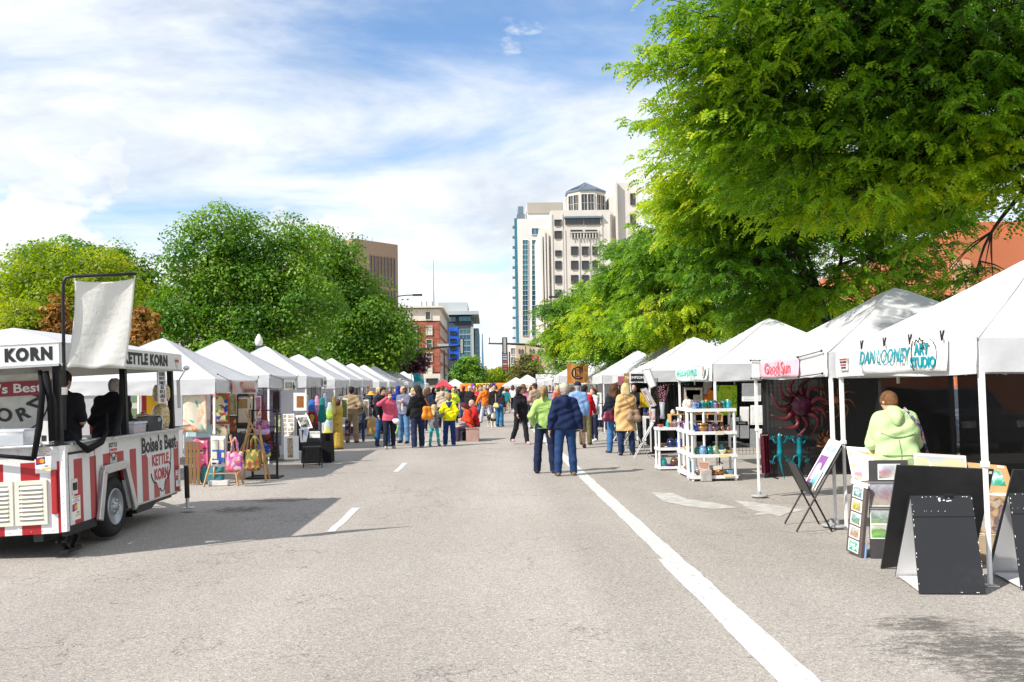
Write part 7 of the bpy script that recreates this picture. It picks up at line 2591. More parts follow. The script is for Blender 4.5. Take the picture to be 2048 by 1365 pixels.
o.add([A_+d_*L_*(p[1]*1.05+.05)+n_*.043+Vector((0,p[0]+.01,0)) for p in poly],[tuple(range(len(poly)))])
obj('arch_print',o,pm('pale_pink_print',(.62,.5,.56),.6),parent=e)
def mesh_mat():
 m=glass_mat('black_shade_mesh',(.006,.006,.007),.8,.968)
 return m
MESH=mesh_mat()
def hang_wall(label,a,b,z0,z1,mat,name='mesh_curtain',cat='curtain',wav=.015,group='black mesh curtains',bot=0.0):
 a,b=Vector((a[0],a[1],0)),Vector((b[0],b[1],0))
 c=(a+b)/2
 e=empty(name,(c.x,c.y,z0),label,cat,group)
 d=b-a
 n=Vector((-d.y,d.x,0)).normalized()
 m=MB().grid(lambda u,v: a-c+d*u+n*wav*math.sin(u*17+v*2)+Vector((0,0,(z1-z0)*v+bot*math.sin(u*5)*(1-v))),24,6)
 obj('curtain',m,mat,parent=e,smooth=True)
 m=MB().tube([a-c+Vector((0,0,z1-z0)),b-c+Vector((0,0,z1-z0))],.008,5)
 obj('rail',m,BLACKM,parent=e)
 for k in range(9):
  p=(a-c).lerp(b-c,(k+.5)/9)
  obj('ring',MB().ell(p+Vector((0,-.012,z1-z0-.02)),.012,6,4),CHROME,parent=e)
 return e
hang_wall('black mesh curtain across the far side of the pink signed tent',(4.12,13.46),(7.05,13.46),.28,1.80,MESH,bot=.04)
hang_wall('black mesh curtain along the back of the pink signed tent',(7.06,13.4),(7.06,10.6),.25,1.80,MESH)
hang_wall('black cloth along the back of the nearest tent',(7.1,10.4),(7.1,7.5),.15,1.80,BLACKC,group='black back cloths')
hang_wall('wine red cloth hanging low at the far corner of the mesh curtain',(4.06,13.36),(4.18,13.42),.36,.95,cloth((.07,.006,.014)),'cloth_hanging','cloth',.03,None)
def sun_art(label,px,py,Y,r,nray,ln,mat,raymat,rz=0,face=None):
 c=at(px,py,Y)
 e=empty('sun_sculpture',c,label,'metal sculpture','metal sun sculptures')
 obj('disc',MB().ell((0,-.03,0),(r,r*.55,r),20,12),mat,parent=e,smooth=True)
 for k in range(nray):
  a0=2*math.pi*k/nray+rz
  pts,rs=[],[]
  for i in range(9):
   t=i/8
   a=a0+.32*math.sin(t*4.6)*(1 if k % 2 else .7)
   q=r*.85+ln*t
   pts.append((q*math.cos(a),-.01-.05*math.sin(t*3),q*math.sin(a)))
   rs.append(max(.004,r*.26*(1-t)**.7*(1+.25*math.sin(t*3))))
  obj('ray',MB().tube(pts,rs,8),raymat,parent=e,smooth=True)
 return e
SUNP=pm('purple_glazed_metal',(.075,.006,.032),.35,.3,.9,7,.35,12,coat=.3)
RAYP=pm('purple_copper_metal',(.13,.022,.03),.35,.4,.8,4,.2,20)
COPP=pm('copper_metal',(.28,.10,.045),.4,.6,.4,6)
sun_art('large purple metal sun with wavy rays hanging on the mesh curtain',1600,812,13.25,.165,11,.34,SUNP,RAYP,.2)
sun_art('copper metal sun half hidden behind the white tent pole',1672,800,13.3,.06,9,.27,COPP,COPP,.5)
sun_art('small copper sun low on the mesh curtain',1652,880,13.3,.06,10,.13,COPP,COPP,.1)
GECK=pm('teal_painted_metal',(.0,.16,.20),.4,.2,.2,8,.2,20)
def gecko(label,px,py,Y,s):
 c=at(px,py,Y)
 e=empty('gecko_sculpture',c,label,'metal sculpture','teal metal geckos')
 S_=SDF()
 S_.ell((0,0,.20),(.034,.03,.05),.03)
 S_.cap((0,0,.15),(0,0,-.05),.035,.042,k=.03)
 S_.cap((0,0,-.05),(.0,0,-.16),.036,.02,k=.03)
 S_.cap((0,0,-.16),(.02*s,0,-.30),.02,.013,k=.02).cap((.02*s,0,-.30),(.06*s,0,-.44),.013,.005,k=.01)
 V,F=S_.mesh(.009)
 obj('body',npmesh('body',V,F,GECK,smooth=True),parent=e)
 for (sx,z0,dx,dz) in ((1,.11,.10,.05),(-1,.11,.10,.05),(1,-.08,.10,-.06),(-1,-.08,.11,-.08)):
  el=Vector((sx*(dx*.75),0,z0-.01+dz*.1))
  ft=Vector((sx*dx,0,z0+dz))
  m=MB().tube([(sx*.02,0,z0),el,ft],[.016,.013,.010],7)
  for k in range(4):
   a=math.atan2(ft.z-el.z,ft.x-el.x)+R(-60+40*k)
   t=ft+Vector((math.cos(a),0,math.sin(a)))*.042
   m.tube([ft,t],[.007,.005],5).ell(t,.009,6,4)
  obj('leg',m,GECK,parent=e,smooth=True)
 for sx in (1,-1):
  obj('eye',MB().ell((sx*.02,-.025,.215),.008,6,4),PAPER,parent=e)
 return e
gecko('teal metal gecko beneath the purple sun, nearer the lone tent pole',1560,900,13.25,1)
gecko('teal metal gecko beside its twin, above the folding print rack',1599,900,13.25,-1)
# --- pottery
def lathe_mesh(prof,mat,n=16,handle=None):
 m=MB().lathe(prof,n=n)
 if handle:
  z0,z1,r_=handle
  m.tube([(r_,0,z1),(r_+.03,0,z1-.005),(r_+.034,0,(z0+z1)/2),(r_+.022,0,z0+.005),(r_*.95,0,z0)],.007,6)
 return m.mesh('vessel',[mat],True)
SHAPES={'mug': ([(.001,0),(.036,.001),(.043,.02),(.042,.07),(.045,.105),(.040,.105),(.036,.02),(.001,.012)],(.03,.085,.043)),
   'bowl': ([(.001,0),(.035,.001),(.04,.012),(.075,.045),(.088,.075),(.083,.075),(.065,.04),(.001,.016)],None),
   'jar': ([(.001,0),(.05,.001),(.07,.03),(.072,.07),(.055,.10),(.05,.11),(.058,.115),(.05,.12),(.02,.145),(.001,.15)],None),
   'vase': ([(.001,0),(.035,.001),(.055,.06),(.05,.12),(.026,.16),(.034,.19),(.03,.19),(.02,.16),(.001,.15)],None),
   'plate': ([(.001,0),(.05,.001),(.10,.022),(.115,.03),(.11,.031),(.05,.012),(.001,.01)],None)}
GLAZ={'teal': (.0,.16,.17),'blue': (.015,.05,.24),'green': (.02,.12,.07),'turquoise': (.03,.33,.33),'ochre': (.42,.21,.05),'rust': (.25,.09,.04),'mauve': (.18,.11,.19),'cream': (.58,.53,.42),'navy': (.012,.02,.08),'sage': (.25,.32,.18),'sky': (.13,.27,.45),'brown': (.13,.06,.035),'purple': (.12,.04,.18),'white': (.68,.68,.66),'amber': (.5,.26,.03),'red': (.35,.04,.04)}
PM={}
def pot(kind_,col,loc,s,label,lid=False):
 key=(kind_,col)
 g=pm('glaze_'+col,GLAZ[col],.18,0,.45,14,coat=.4)
 if key not in PM:
  PM[key]=lathe_mesh(SHAPES[kind_][0],g,16,SHAPES[kind_][1])
 o=obj({'mug': 'mug','bowl': 'bowl','jar': 'jar','vase': 'vase','plate': 'plate','flower': 'flower_dish'}[kind_],PM[key],loc=loc,rot=(0,0,rnd.uniform(0,6)))
 o.scale=(s,s,s)
 tag(o,label,'pottery','glazed pottery on the white shelves')
 return o
def shelf(label,x,y,rz,w_,dep,zs,group='white resin shelves'):
 e=empty('shelf_unit',(x,y,0),label,'shelves',group,rz)
 for z in zs:
  m=MB().bx(-w_/2,w_/2,-dep/2,dep/2,z-.012,z)
  m.bx(-w_/2,w_/2,-dep/2,-dep/2+.015,z-.055,z-.012).bx(-w_/2,w_/2,dep/2-.015,dep/2,z-.055,z-.012)
  m.bx(-w_/2,-w_/2+.015,-dep/2+.015,dep/2-.015,z-.055,z-.012).bx(w_/2-.015,w_/2,-dep/2+.015,dep/2-.015,z-.055,z-.012)
  obj('shelf',m,WPLAS,parent=e)
 for a in (-1,1):
  for b_ in (-1,1):
   obj('post',MB().tube([(a*(w_/2-.035),b_*(dep/2-.035),.005),(a*(w_/2-.035),b_*(dep/2-.035),zs[-1]-.012)],.024,8),WPLAS,parent=e)
 return e
ys=15.95
xs_=at(1423,900,ys).x
shelf('four tier white resin shelf of pottery in front of the mint signed tent',xs_,ys,0,.82,.40,(.10,.47,.87,1.27))
ROWS=[(1.27,[('mug','sky',1.1),('mug','blue',1.05),('mug','teal',1.15),('mug','green',1.2),('mug','teal',1.3),('mug','mauve',1.0),('mug','brown',1.0),('mug','teal',1.2),('mug','turquoise',1.25)]),
  (.87,[('bowl','blue',1.0),('bowl','ochre',1.15),('jar','mauve',.85),('bowl','brown',1.0),('jar','rust',.6),('jar','rust',.55)]),
  (.47,[('jar','green',.9),('jar','sky',1.05),('jar','teal',.95),('jar','sage',1.0),('bowl','cream',.95),('bowl','amber',.8)]),
  (.10,[('bowl','rust',1.0),('vase','ochre',.7),('plate','red',.8),('bowl','ochre',1.15),('bowl','sky',1.1)])]
TIER={1.27: 'top tier',.87: 'second tier',.47: 'third tier',.10: 'bottom tier'}
for z,row in ROWS:
 n=len(row)
 seen={}
 for i,(kd,col,s_) in enumerate(row):
  x=xs_-.34+.68*(i+.5)/n+rnd.uniform(-.01,.01)
  nth=('first','second','third','fourth','fifth','sixth','seventh','eighth','ninth')[i]
  pot(kd,col,(x,ys-.09+rnd.uniform(-.02,.02),z),s_,'%s %s, front row %s on the %s of the tall white shelf' % (col,kd,nth,TIER[z]))
  b2=('jar','mug','bowl','vase','jar')[(i*3+n) % 5]
  c2=list(GLAZ)[(i*5+int(z*100)) % len(GLAZ)]
  pot(b2,c2,(x+.035,ys+.09,z),.95 if b2!='vase' else .8,'%s %s, back row %s on the %s of the tall white shelf' % (c2,b2,nth,TIER[z]))
  if z==.87 and i<2:
   pot(kd,col,(x,ys-.09,z+.05*s_),s_*.98,'%s bowl nested on its twin on the second tier of the white shelf' % col)
for (u,z,c,w_,h_,lb,rz) in ((.62,.84,'cream',.15,.06,'blank pale price card below the second tier of pottery',0),(.70,.445,'yellow',.18,.05,'yellow price card below the third tier of pottery',0),(.78,.10,'yellow',.17,.045,'yellow price card on the bottom tier of pottery',0),(.26,.28,'pink',.19,.15,'pink handwritten card tied to the pottery shelf',8),(.55,.24,'cream',.15,.07,'cream price card on the lower pottery shelf',-4)):
 cc={'cream': (.66,.6,.48),'yellow': (.74,.66,.34),'pink': (.70,.45,.36)}[c]
 o=obj('price_card',MB().box((0,0,0),(w_,.006,h_),Matrix.Rotation(R(rz),3,'Y')),pm('card_'+c,cc,.8),loc=(xs_-.41+.82*u,ys-.225,z))
 tag(o,lb,'price card','price cards on the pottery')
 if c=='pink':
  for k in range(3):
   text('HANDMADE'[:8-k],.03,pm('brown_ink',(.3,.1,.06)),o,(0,-.005,.035-.035*k),(R(90),R(rz),0),ext=.0005)
y2=16.75
x2=at(1372,880,y2).x
shelf('white resin shelf turned side on behind the four tier pottery shelf',x2+.1,y2,R(90),.8,.38,(.10,.47,.87,1.27))
for k,(kd,col,z,dy) in enumerate((('jar','cream',1.27,-.25),('jar','white',1.27,.0),('mug','mauve',.87,-.3),('jar','cream',.87,-.1),('bowl','sage',.47,-.28),('vase','turquoise',.10,-.3),('flower','amber',.47,0),('bowl','rust',.10,-.05),('jar','purple',.87,.15))):
 pot(kd if kd!='flower' else 'bowl',col,(x2+.02,y2+dy,z),1.05,'%s %s on the side-on white shelf, %s' % (col,kd if kd!='flower' else 'dish',{1.27: 'top',.87: 'second',.47: 'third',.10: 'bottom'}[z]+' tier'))
y3=18.1
x3=at(1340,900,y3).x
shelf('lower three tier white resin shelf of dark glazed pottery',x3,y3,R(0),.56,.42,(.08,.45,.85))
for k,(kd,col,z,dx,s_) in enumerate((('bowl','red',.85,-.2,.8),('vase','turquoise',.85,-.05,.8),('jar','mauve',.85,.1,1.0),('mug','rust',.85,.02,.9),('mug','navy',.85,.2,.9),('bowl','brown',.45,-.18,1.1),('jar','navy',.45,.0,1.25),('jar','blue',.45,.16,1.3),('jar','turquoise',.08,-.17,1.2),('jar','brown',.08,.06,1.2),('plate','purple',.08,-.05,1.1))):
 pot(kd,col,(x3+dx,y3-.1,z),s_,'%s %s on the three tier white shelf, %s tier' % (col,kd,{.85: 'top',.45: 'middle',.08: 'bottom'}[z]))
cb=tag(obj('concrete_block',MB().box((0,0,.105),(.19,.19,.20)),CONC,loc=tuple(gnd(1411,963)),bevel=.01),'grey concrete block weighting the pole of the pottery tent','concrete block')
wc=empty('crate_shelf',(at(1390,840,17.2).x,17.2,0),'pale wooden box shelf holding small jars behind the white shelves','crate shelf')
for z in (.98,1.12):
 obj('board',MB().bx(-.5,.5,-.14,.14,z,z+.018),pm('honey_pine',(.55,.33,.13),.6),parent=wc)
for x in (-.5,-.2,.2,.482):
 obj('upright',MB().bx(x,x+.018,-.14,.14,.998,1.12),pm('honey_pine',(.55,.33,.13)),parent=wc)
for x in (-.05,.46):
 obj('leg',MB().bx(x,x+.015,.08,.1,0.0,.98),BLACKM,parent=wc)
for k in range(8):
 pot('jar',('cream','mauve','white','sage','cream','rust','mauve','cream')[k],(wc.location.x-.44+.125*k,17.12,1.139),.62,'small %s jar, %s in the row on the wooden box shelf' % (('cream','mauve','white','sage','cream','rust','mauve','cream')[k],('first','second','third','fourth','fifth','sixth','seventh','last')[k]))
# --- wire grid panels
GRIDC={}
def grid_panel(label,a,b,z0,z1,group='black wire grid panels',step=.076):
 a,b=Vector((a[0],a[1],0)),Vector((b[0],b[1],0))
 L_=(b-a).length
 key=(round(L_,2),round(z1-z0,2))
 if key not in GRIDC:
  m=MB()
  n=int(L_/step)
  for i in range(n+1):
   x=-L_/2+L_*i/n
   m.bar((x,0,0),(x,0,z1-z0),.006 if 0<i<n else .014,.006 if 0<i<n else .014)
  k=int((z1-z0)/step)
  for j in range(k+1):
   z=(z1-z0)*j/k
   m.bar((-L_/2,-.005,z),(L_/2,-.005,z),.006,.006)
  GRIDC[key]=m.mesh('wire_grid',[BLACKM])
 c=(a+b)/2
 e=empty('grid_panel',(c.x,c.y,z0),label,'grid panel',group,math.atan2(b.y-a.y,b.x-a.x))
 obj('wire_grid',GRIDC[key],parent=e)
 for x in (-L_/2+.05,L_/2-.05):
  obj('foot',MB().bx(x-.015,x+.015,-.2,.2,-z0+.002,-z0+.02).bx(x-.01,x+.01,-.01,.01,-z0+.02,0),BLACKM,parent=e)
 return e
grid_panel('wire grid panel at the far end of the pottery tent hung with white sheets',(4.9,19.3),(6.15,19.3),.18,1.9)
grid_panel('wire grid panel beside the lone tent pole hung with white sheets',(5.05,16.1),(5.75,16.1),.2,1.85)
for k,(px0,py0,px1,py1) in enumerate(((1484,767,1522,803),(1501,811,1528,850),(1500,858,1524,896),(1480,814,1498,877),(1462,835,1478,875))):
 e,cs,rt=board('mounted_print',('white sheet high on the wire grid','white sheet in the middle of the wire grid','white sheet low on the wire grid','tall white sheet beside the small black sign','narrow white sheet left of the small black sign')[k],'print',rect(px0,py0,px1,py1,16.16),PAPER,.008,[(.08,.08,.92,.92,pm('off_white_print',(.74,.74,.73),.6))],'white sheets on the wire grid')
board('small_sign','small black sign with faint writing on the wire grid','sign',rect(1472,843,1496,851,16.05),INK,.01,[(.2,.3,.8,.6,pm('faint_white',(.4,.4,.4)))])
board('picture','vivid green and yellow woodland picture above the pottery','picture',rect(1434,771,1474,831,18.95),print_mat('vivid_green',[(.02,.22,.01),(.10,.48,.01),(.55,.62,.03),(.2,.55,.02),(.06,.35,.01)],'abstract',13,4.0),.03,[(.47,.35,.53,1.0,pm('yellow_stem',(.5,.4,.05)),'stem_print')])
board('picture','dark framed picture with a cream mount above the mugs','picture',rect(1366,774,1407,806,19.2),BLACKP,.03,[(.05,.06,.95,.94,pm('cream_mount',(.5,.44,.36))),(.16,.2,.84,.8,print_mat('dark_picture',[(.02,.02,.02),(.1,.07,.05),(.25,.2,.15)],'abstract',12,5.0))])
# --- the print stall beyond (fourth tent)
hang_wall('black cloth hanging beside the slanted print holders',(4.45,22.9),(5.15,22.9),.25,1.72,BLACKC,'cloth_hanging','cloth',.03,None)
vs_=empty('vase',at(1325,838,22.6),'tall clear vase of pink blossom twigs before the black cloth','vase')
obj('glass',MB().lathe([(.001,0),(.05,.002),(.06,.02),(.05,.2),(.075,.42),(.07,.42),(.045,.2),(.001,.02)],n=14),CLEAR,parent=vs_,smooth=True)
m=MB()
for k in range(13):
 a,l=rnd.uniform(0,6.28),rnd.uniform(.3,.5)
 t=Vector((math.cos(a)*.18,math.sin(a)*.12,.38+l))
 s_=Vector((math.cos(a)*.03,math.sin(a)*.03,.3))
 m.tube([s_,s_.lerp(t,.5)+Vector((0,0,.03)),t],.003,4)
obj('twigs',m,pm('twig_brown',(.2,.09,.07)),parent=vs_)
m=MB()
for k in range(70):
 a,z=rnd.uniform(0,6.28),rnd.uniform(.42,.85)
 r_=.03+.15*rnd.random()*(z-.2)
 m.ell((math.cos(a)*r_,math.sin(a)*r_*.7,z),.013,5,3)
o=obj('blossom',m,pm('pink_blossom',(.50,.20,.30),.8),parent=vs_)
kind(o,'stuff')
pl=empty('plinth',(vs_.location.x,vs_.location.y+.02,0),'black draped plinth under the blossom vase','plinth')
obj('cloth',MB().box((0,0,(vs_.location.z)/2-.002),(.5,.4,vs_.location.z-.006)),BLACKC,parent=pl)
grid_panel('wire grid panel behind the slanted print holders',(4.12,22.75),(4.72,22.75),.15,1.95)
grid_panel('tall wire grid panel standing on the road by the folding racks',(4.05,21.4),(4.05,22.3),.1,1.85)
for k,(px4,lb) in enumerate(((((1284,741,21.9),(1299,738,21.6),(1312,772,21.6),(1300,778,21.9)),'upper slanted clear holder with a red print'),(((1281,779,21.9),(1291,777,21.5),(1311,812,21.5),(1300,815,21.9)),'lower slanted clear holder with a red print'))):
 board('print_holder',lb,'print holder',list(px4),pm('acrylic_edge',(.55,.56,.58),.2),.03,[(.12,.04,.88,.96,PAPER,'mount'),(.2,.1,.8,.9,print_mat('red_print',[(.4,.08,.08),(.35,.35,.38),(.5,.2,.2),(.3,.32,.35)],'abstract',7,6.0))],'slanted print holders',edge=(.008,ALU))
board('print_holder','upright white holder with a red flower print below the slanted holders','print holder',rect(1300,818,1310,844,21.7),PAPER,.02,[(.1,.15,.9,.85,print_mat('poppy_print',[(.7,.7,.68),(.6,.1,.08),(.7,.7,.68),(.3,.35,.3)],'abstract',10,7.0))],'slanted print holders',edge=(.008,ALU))
board('picture','yellow poster with a red figure beneath the slanted print holders','picture',rect(1280,785,1300,815,22.2),print_mat('yellow_poster',[(.62,.5,.03),(.6,.45,.02),(.5,.12,.03),(.62,.52,.05)],'abstract',5,8.0),.012)
e,cs,rt=board('sign_board','black sign with white lettering inside the print stall','sign',rect(1262,748,1290,764,23.2),INK,.02)
text('THOMPSON ART',.10,PAPER,e,(0,-.012,.11),(R(90),0,0),.01,.001,sx=.9)
board('picture','purple and orange picture hanging at the back of the print stall','picture',rect(1236,753,1248,771,26),print_mat('dusk_print',[(.08,.05,.2),(.45,.12,.1),(.1,.06,.25)],'abstract',4,9.0),.02)
board('picture','tall narrow green and rust picture beside the black sign','picture',rect(1248,747,1259,783,24),print_mat('rust_green_print',[(.2,.4,.03),(.35,.15,.06),(.3,.3,.1)],'abstract',5,10.0),.02)
for (dx,dy,lb) in ((0,0,'nearest aluminium folding print rack behind the camel coat'),(-.22,1.1,'middle aluminium folding print rack by the camel coat'),(-.15,3.2,'farthest aluminium folding print rack beside the navy jacket')):
 x_rack(lb,(3.55+dx,21.0+dy,0),R(-8),ALU,BLACKP,[(.0,1.0,-.26,.26,pm('grey_print',(.45,.5,.52)))],'aluminium folding print racks',.86)
# --- generic furnishing for the farther stalls
def table(label,x,y,wx,wy,col,h=.74,group='cloth covered stall tables',goods=(),where=''):
 e=empty('stall_table',(x,y,0),label,'table',group)
 obj('table_top',MB().bx(-wx/2,wx/2,-wy/2,wy/2,h-.03,h),pm('table_board',(.5,.48,.44)),parent=e)
 m=MB()
 per=[(-1,-1),(1,-1),(1,1),(-1,1)]
 vs,n=[],12
 for j in range(3):
  for k in range(4):
   a,b_=per[k],per[(k+1) % 4]
   for i in range(n):
    u=i/n
    px_,py_=a[0]+(b_[0]-a[0])*u,a[1]+(b_[1]-a[1])*u
    fl=1+(.02+.012*math.sin((k*n+i)*1.9))*j
    vs.append((px_*(wx/2+.006)*fl,py_*(wy/2+.006)*fl,h+.004-(h-.02)*j/2))
 N=4*n
 m.add(vs,[(j*N+i,j*N+(i+1) % N,(j+1)*N+(i+1) % N,(j+1)*N+i) for j in range(2) for i in range(N)]+[tuple(range(N))])
 obj('cloth',m,cloth(col),parent=e)
 for sx in (-1,1):
  for sy in (-1,1):
   obj('leg',MB().bx(sx*(wx/2-.05)-.015,sx*(wx/2-.05)+.015,sy*(wy/2-.05)-.015,sy*(wy/2-.05)+.015,0,h-.03),ALU,parent=e)
 for kd,col_,dx,dy,s_,lb in goods:
  o=pot(kd,col_,(x+dx,y+dy,h+.004),s_,lb)
  o['group']='wares on the stall tables'
 return e
def side_wall(label,x,y0,y1,mat,z0=.02,z1=1.78,wav=.02):
 return hang_wall(label,(x,y0),(x,y1),z0,z1,mat,'tent_wall','tent wall',wav,'white tent walls')
FAB=pm('white_wall_fabric',(.72,.72,.75),.8,0,.04,3,.3,6,trans=.3)
CN={'black': BLK,'white': (.7,.7,.7),'plum': (.12,.03,.12),'navy': NAVY,'green': (.03,.12,.06),'burgundy': (.2,.02,.04)}
KD=['jar','vase','bowl','mug','plate']
GC=list(GLAZ)
for i,(y,dx) in enumerate(LT):
 if i<2:
  continue
 cname=['black','white','plum','black','green','navy','black','burgundy','white','black','plum'][i-2]
 gd=[]
 used_=set()
 for k in range(6 if i<7 else 3):
  kd,col=KD[(i*3+k) % 5],GC[(i*7+k*5) % len(GC)]
  gd.append((kd,col,rnd.uniform(-.2,.2),-1.1+2.2*(k+.5)/(6 if i<7 else 3),1.5,'%s %s on the %s clothed table of the %s left tent' % (col,kd,cname,ORD[i])))
 table('%s clothed table in the %s left tent' % (cname,ORD[i]),-5.65,y,.7,2.5,CN[cname],goods=gd)
 side_wall('white wall at the back of the %s left tent' % ORD[i],-8.1,y-1.5,y+1.5,FAB)
 if i in (2,3,5,7,8,10):
  e=hang_wall('white far wall of the %s left tent' % ORD[i],(-8.05,y+1.5),(-5.2,y+1.5),.03,1.78,FAB,'tent_wall','tent wall',.02,'white tent walls')
 if i in (2,4,6,9):
  grid_panel('wire grid panel in the %s left tent' % ORD[i],(-5.15,y-1.2),(-5.15,y+(.2 if i==2 else 1.0)),.15,1.85)
for i,(x,y) in enumerate(RT):
 if i<3:
  continue
 cname=['black','white','black','navy','white','plum','green'][i-3]
 gd=[]
 for k in range(5):
  kd,col=KD[(i*2+k) % 5],GC[(i*5+k*3+4) % len(GC)]
  gd.append((kd,col,rnd.uniform(-.2,.2),-1.1+2.2*(k+.5)/5,1.5,'%s %s on the %s clothed table of the %s right tent' % (col,kd,cname,ORD[i])))
 table('%s clothed table in the %s right tent' % (cname,ORD[i]),x-.75,y+.2,.7,2.3,CN[cname],goods=gd)
 hang_wall(('black' if i<5 else 'white')+' wall at the back of the %s right tent' % ORD[i],(x+1.5,y+1.5),(x+1.5,y-1.5),.05,1.78,BLACKC if i<5 else FAB,'tent_wall','tent wall',.02,'tent walls on the right')
 if i in (3,4,6,8):
  hang_wall(('black' if i<5 else 'white')+' far wall of the %s right tent' % ORD[i],(x-.9,y+1.5),(x+1.5,y+1.5),.05,1.78,BLACKC if i<5 else FAB,'tent_wall','tent wall',.02,'tent walls on the right')
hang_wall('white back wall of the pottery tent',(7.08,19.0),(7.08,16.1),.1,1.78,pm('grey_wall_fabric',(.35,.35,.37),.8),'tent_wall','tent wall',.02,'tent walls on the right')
def garment(label,px,py,Y,w_,h_,mat,mat2=None,w=None):
 c=Vector(w) if w else at(px,py,Y)
 e=empty('hanging_garment',c,label,'clothes','clothes hung on the wire grid')
 S_=SDF().cap((0,0,0),(0,0,-h_*.35),w_*.28,w_*.3,k=.05,flat=((0,1,0),.35)).cap((0,0,-h_*.35),(0,0,-h_),w_*.3,w_*.5,k=.05,flat=((0,1,0),.3))
 V,F=S_.mesh(.022)
 obj('cloth',npmesh('cloth',V,F,mat,smooth=True),parent=e)
 obj('hanger',MB().tube([(-w_*.3,0,.04),(0,0,w_*.38),(w_*.3,0,.04)],.006,4).tube([(0,0,w_*.38),(0,.03,w_*.38+.07)],.005,4),BLACKM,parent=e)
 if mat2:
  S_=SDF().cap((0,-.0,-h_*.62),(0,-.0,-h_*1.0),w_*.36,w_*.53,k=.03,flat=((0,1,0),.34))
  V,F=S_.mesh(.022)
  obj('lower_cloth',npmesh('lower_cloth',V,F,mat2,smooth=True),parent=e)
 return e
for k,(px0,py0,px1,py1,Y,nm) in enumerate(((459,832,474,868,17.9,'rust and gold'),(511,792,522,836,19.0,'plum and rose'),(548,828,562,868,21.3,'moss and cream'),(604,790,616,826,23.4,'slate and sand'),(617,826,630,866,24.2,'wine and ochre'),(683,797,695,838,27.6,'amber and green'),(690,842,700,872,28.4,'navy and coral'),(727,800,737,836,31.2,'cream and brown'),(752,806,761,836,36.0,'teal and gold'))):
 cols=[[(.3,.1,.03),(.5,.34,.08),(.2,.06,.03)],[(.2,.04,.14),(.5,.25,.3),(.3,.1,.2)],[(.12,.16,.05),(.55,.5,.38),(.2,.22,.1)],[(.15,.18,.22),(.5,.42,.3),(.3,.3,.3)],[(.22,.02,.05),(.5,.3,.06),(.1,.02,.03)],[(.5,.28,.04),(.08,.16,.05),(.3,.25,.08)],[(.02,.03,.12),(.55,.2,.13),(.1,.1,.2)],[(.55,.48,.36),(.2,.12,.06),(.4,.3,.2)],[(.02,.2,.22),(.5,.36,.08),(.1,.3,.3)]][k]
 board('hanging_cloth','%s patterned hanging along the left stalls' % nm,'cloth',rect(px0,py0,px1,py1,Y),[BLACKP,PAPER][k % 2],.015,[(.1,.07,.9,.93,print_mat('hanging_%d' % k,cols,'abstract' if k % 2 else 'floral',12,k+30.0))],'patterned cloths along the left stalls')
EC=[('autumn',[(.4,.2,.05),(.5,.35,.1),(.2,.08,.03)]),('blue',[(.05,.12,.35),(.3,.45,.6),(.6,.62,.6)]),('dark red',[(.25,.03,.03),(.45,.1,.06),(.1,.02,.03)]),('green',[(.05,.2,.05),(.3,.4,.1),(.5,.5,.35)]),('grey',[(.1,.1,.1),(.4,.4,.4),(.6,.6,.6)]),('violet',[(.2,.08,.3),(.4,.25,.5),(.6,.5,.6)])]
def easel(label,x,y,w_,h_,k):
 e=empty('easel',(x,y,0),label,'easel','print easels before the stalls')
 for s_ in (-1,1):
  obj('leg',MB().bar((s_*w_*.55,-.05,0),(s_*w_*.2,.02,h_+.75),.025,.025),BLACKM,parent=e)
 obj('back_leg',MB().bar((0,.35,0),(0,.03,h_+.7),.025,.025),BLACKM,parent=e)
 z=.45
 for j in range(2):
  nm,cols=EC[(k+j*2) % 6]
  hh=h_*(.58 if j==0 else .38)
  obj('mount',MB().bx(-w_/2,w_/2,-.06,-.045,z,z+hh),PAPER if (k+j) % 3 else BLACKP,parent=e)
  obj('print',MB().bx(-w_*.36,w_*.36,-.066,-.0605,z+hh*.14,z+hh*.86),print_mat('easel_'+nm.replace(' ','_'),cols,'abstract',7,k+1.0),parent=e)
  z+=hh+.03
 return e
for i in range(3,10):
 easel('easel with %s and %s prints before the %s left tent' % (EC[(i*2+1) % 6][0],EC[(i*2+3) % 6][0],ORD[i]),-4.85-.1*(i % 3),LT[i][0]-.9+.3*(i % 2),.55,1.05,i*2+1)
 garment('%s garment hung at the street side of the %s left tent' % (('coral','teal','olive','plum','mustard','sky blue','cream')[i-3],ORD[i]),0,0,0,.34,.55,cloth(((.5,.15,.1),(.02,.2,.22),(.2,.2,.06),(.15,.03,.12),(.55,.35,.05),(.25,.4,.6),(.6,.55,.45))[i-3]),w=(-5.2,LT[i][0]+.35,1.45))
for i in range(4,9):
 easel('easel with %s and %s prints before the %s right tent' % (EC[(i*5) % 6][0],EC[(i*5+2) % 6][0],ORD[i]),RT[i][0]-1.75,RT[i][1]-.6,.55,1.0,i*5)
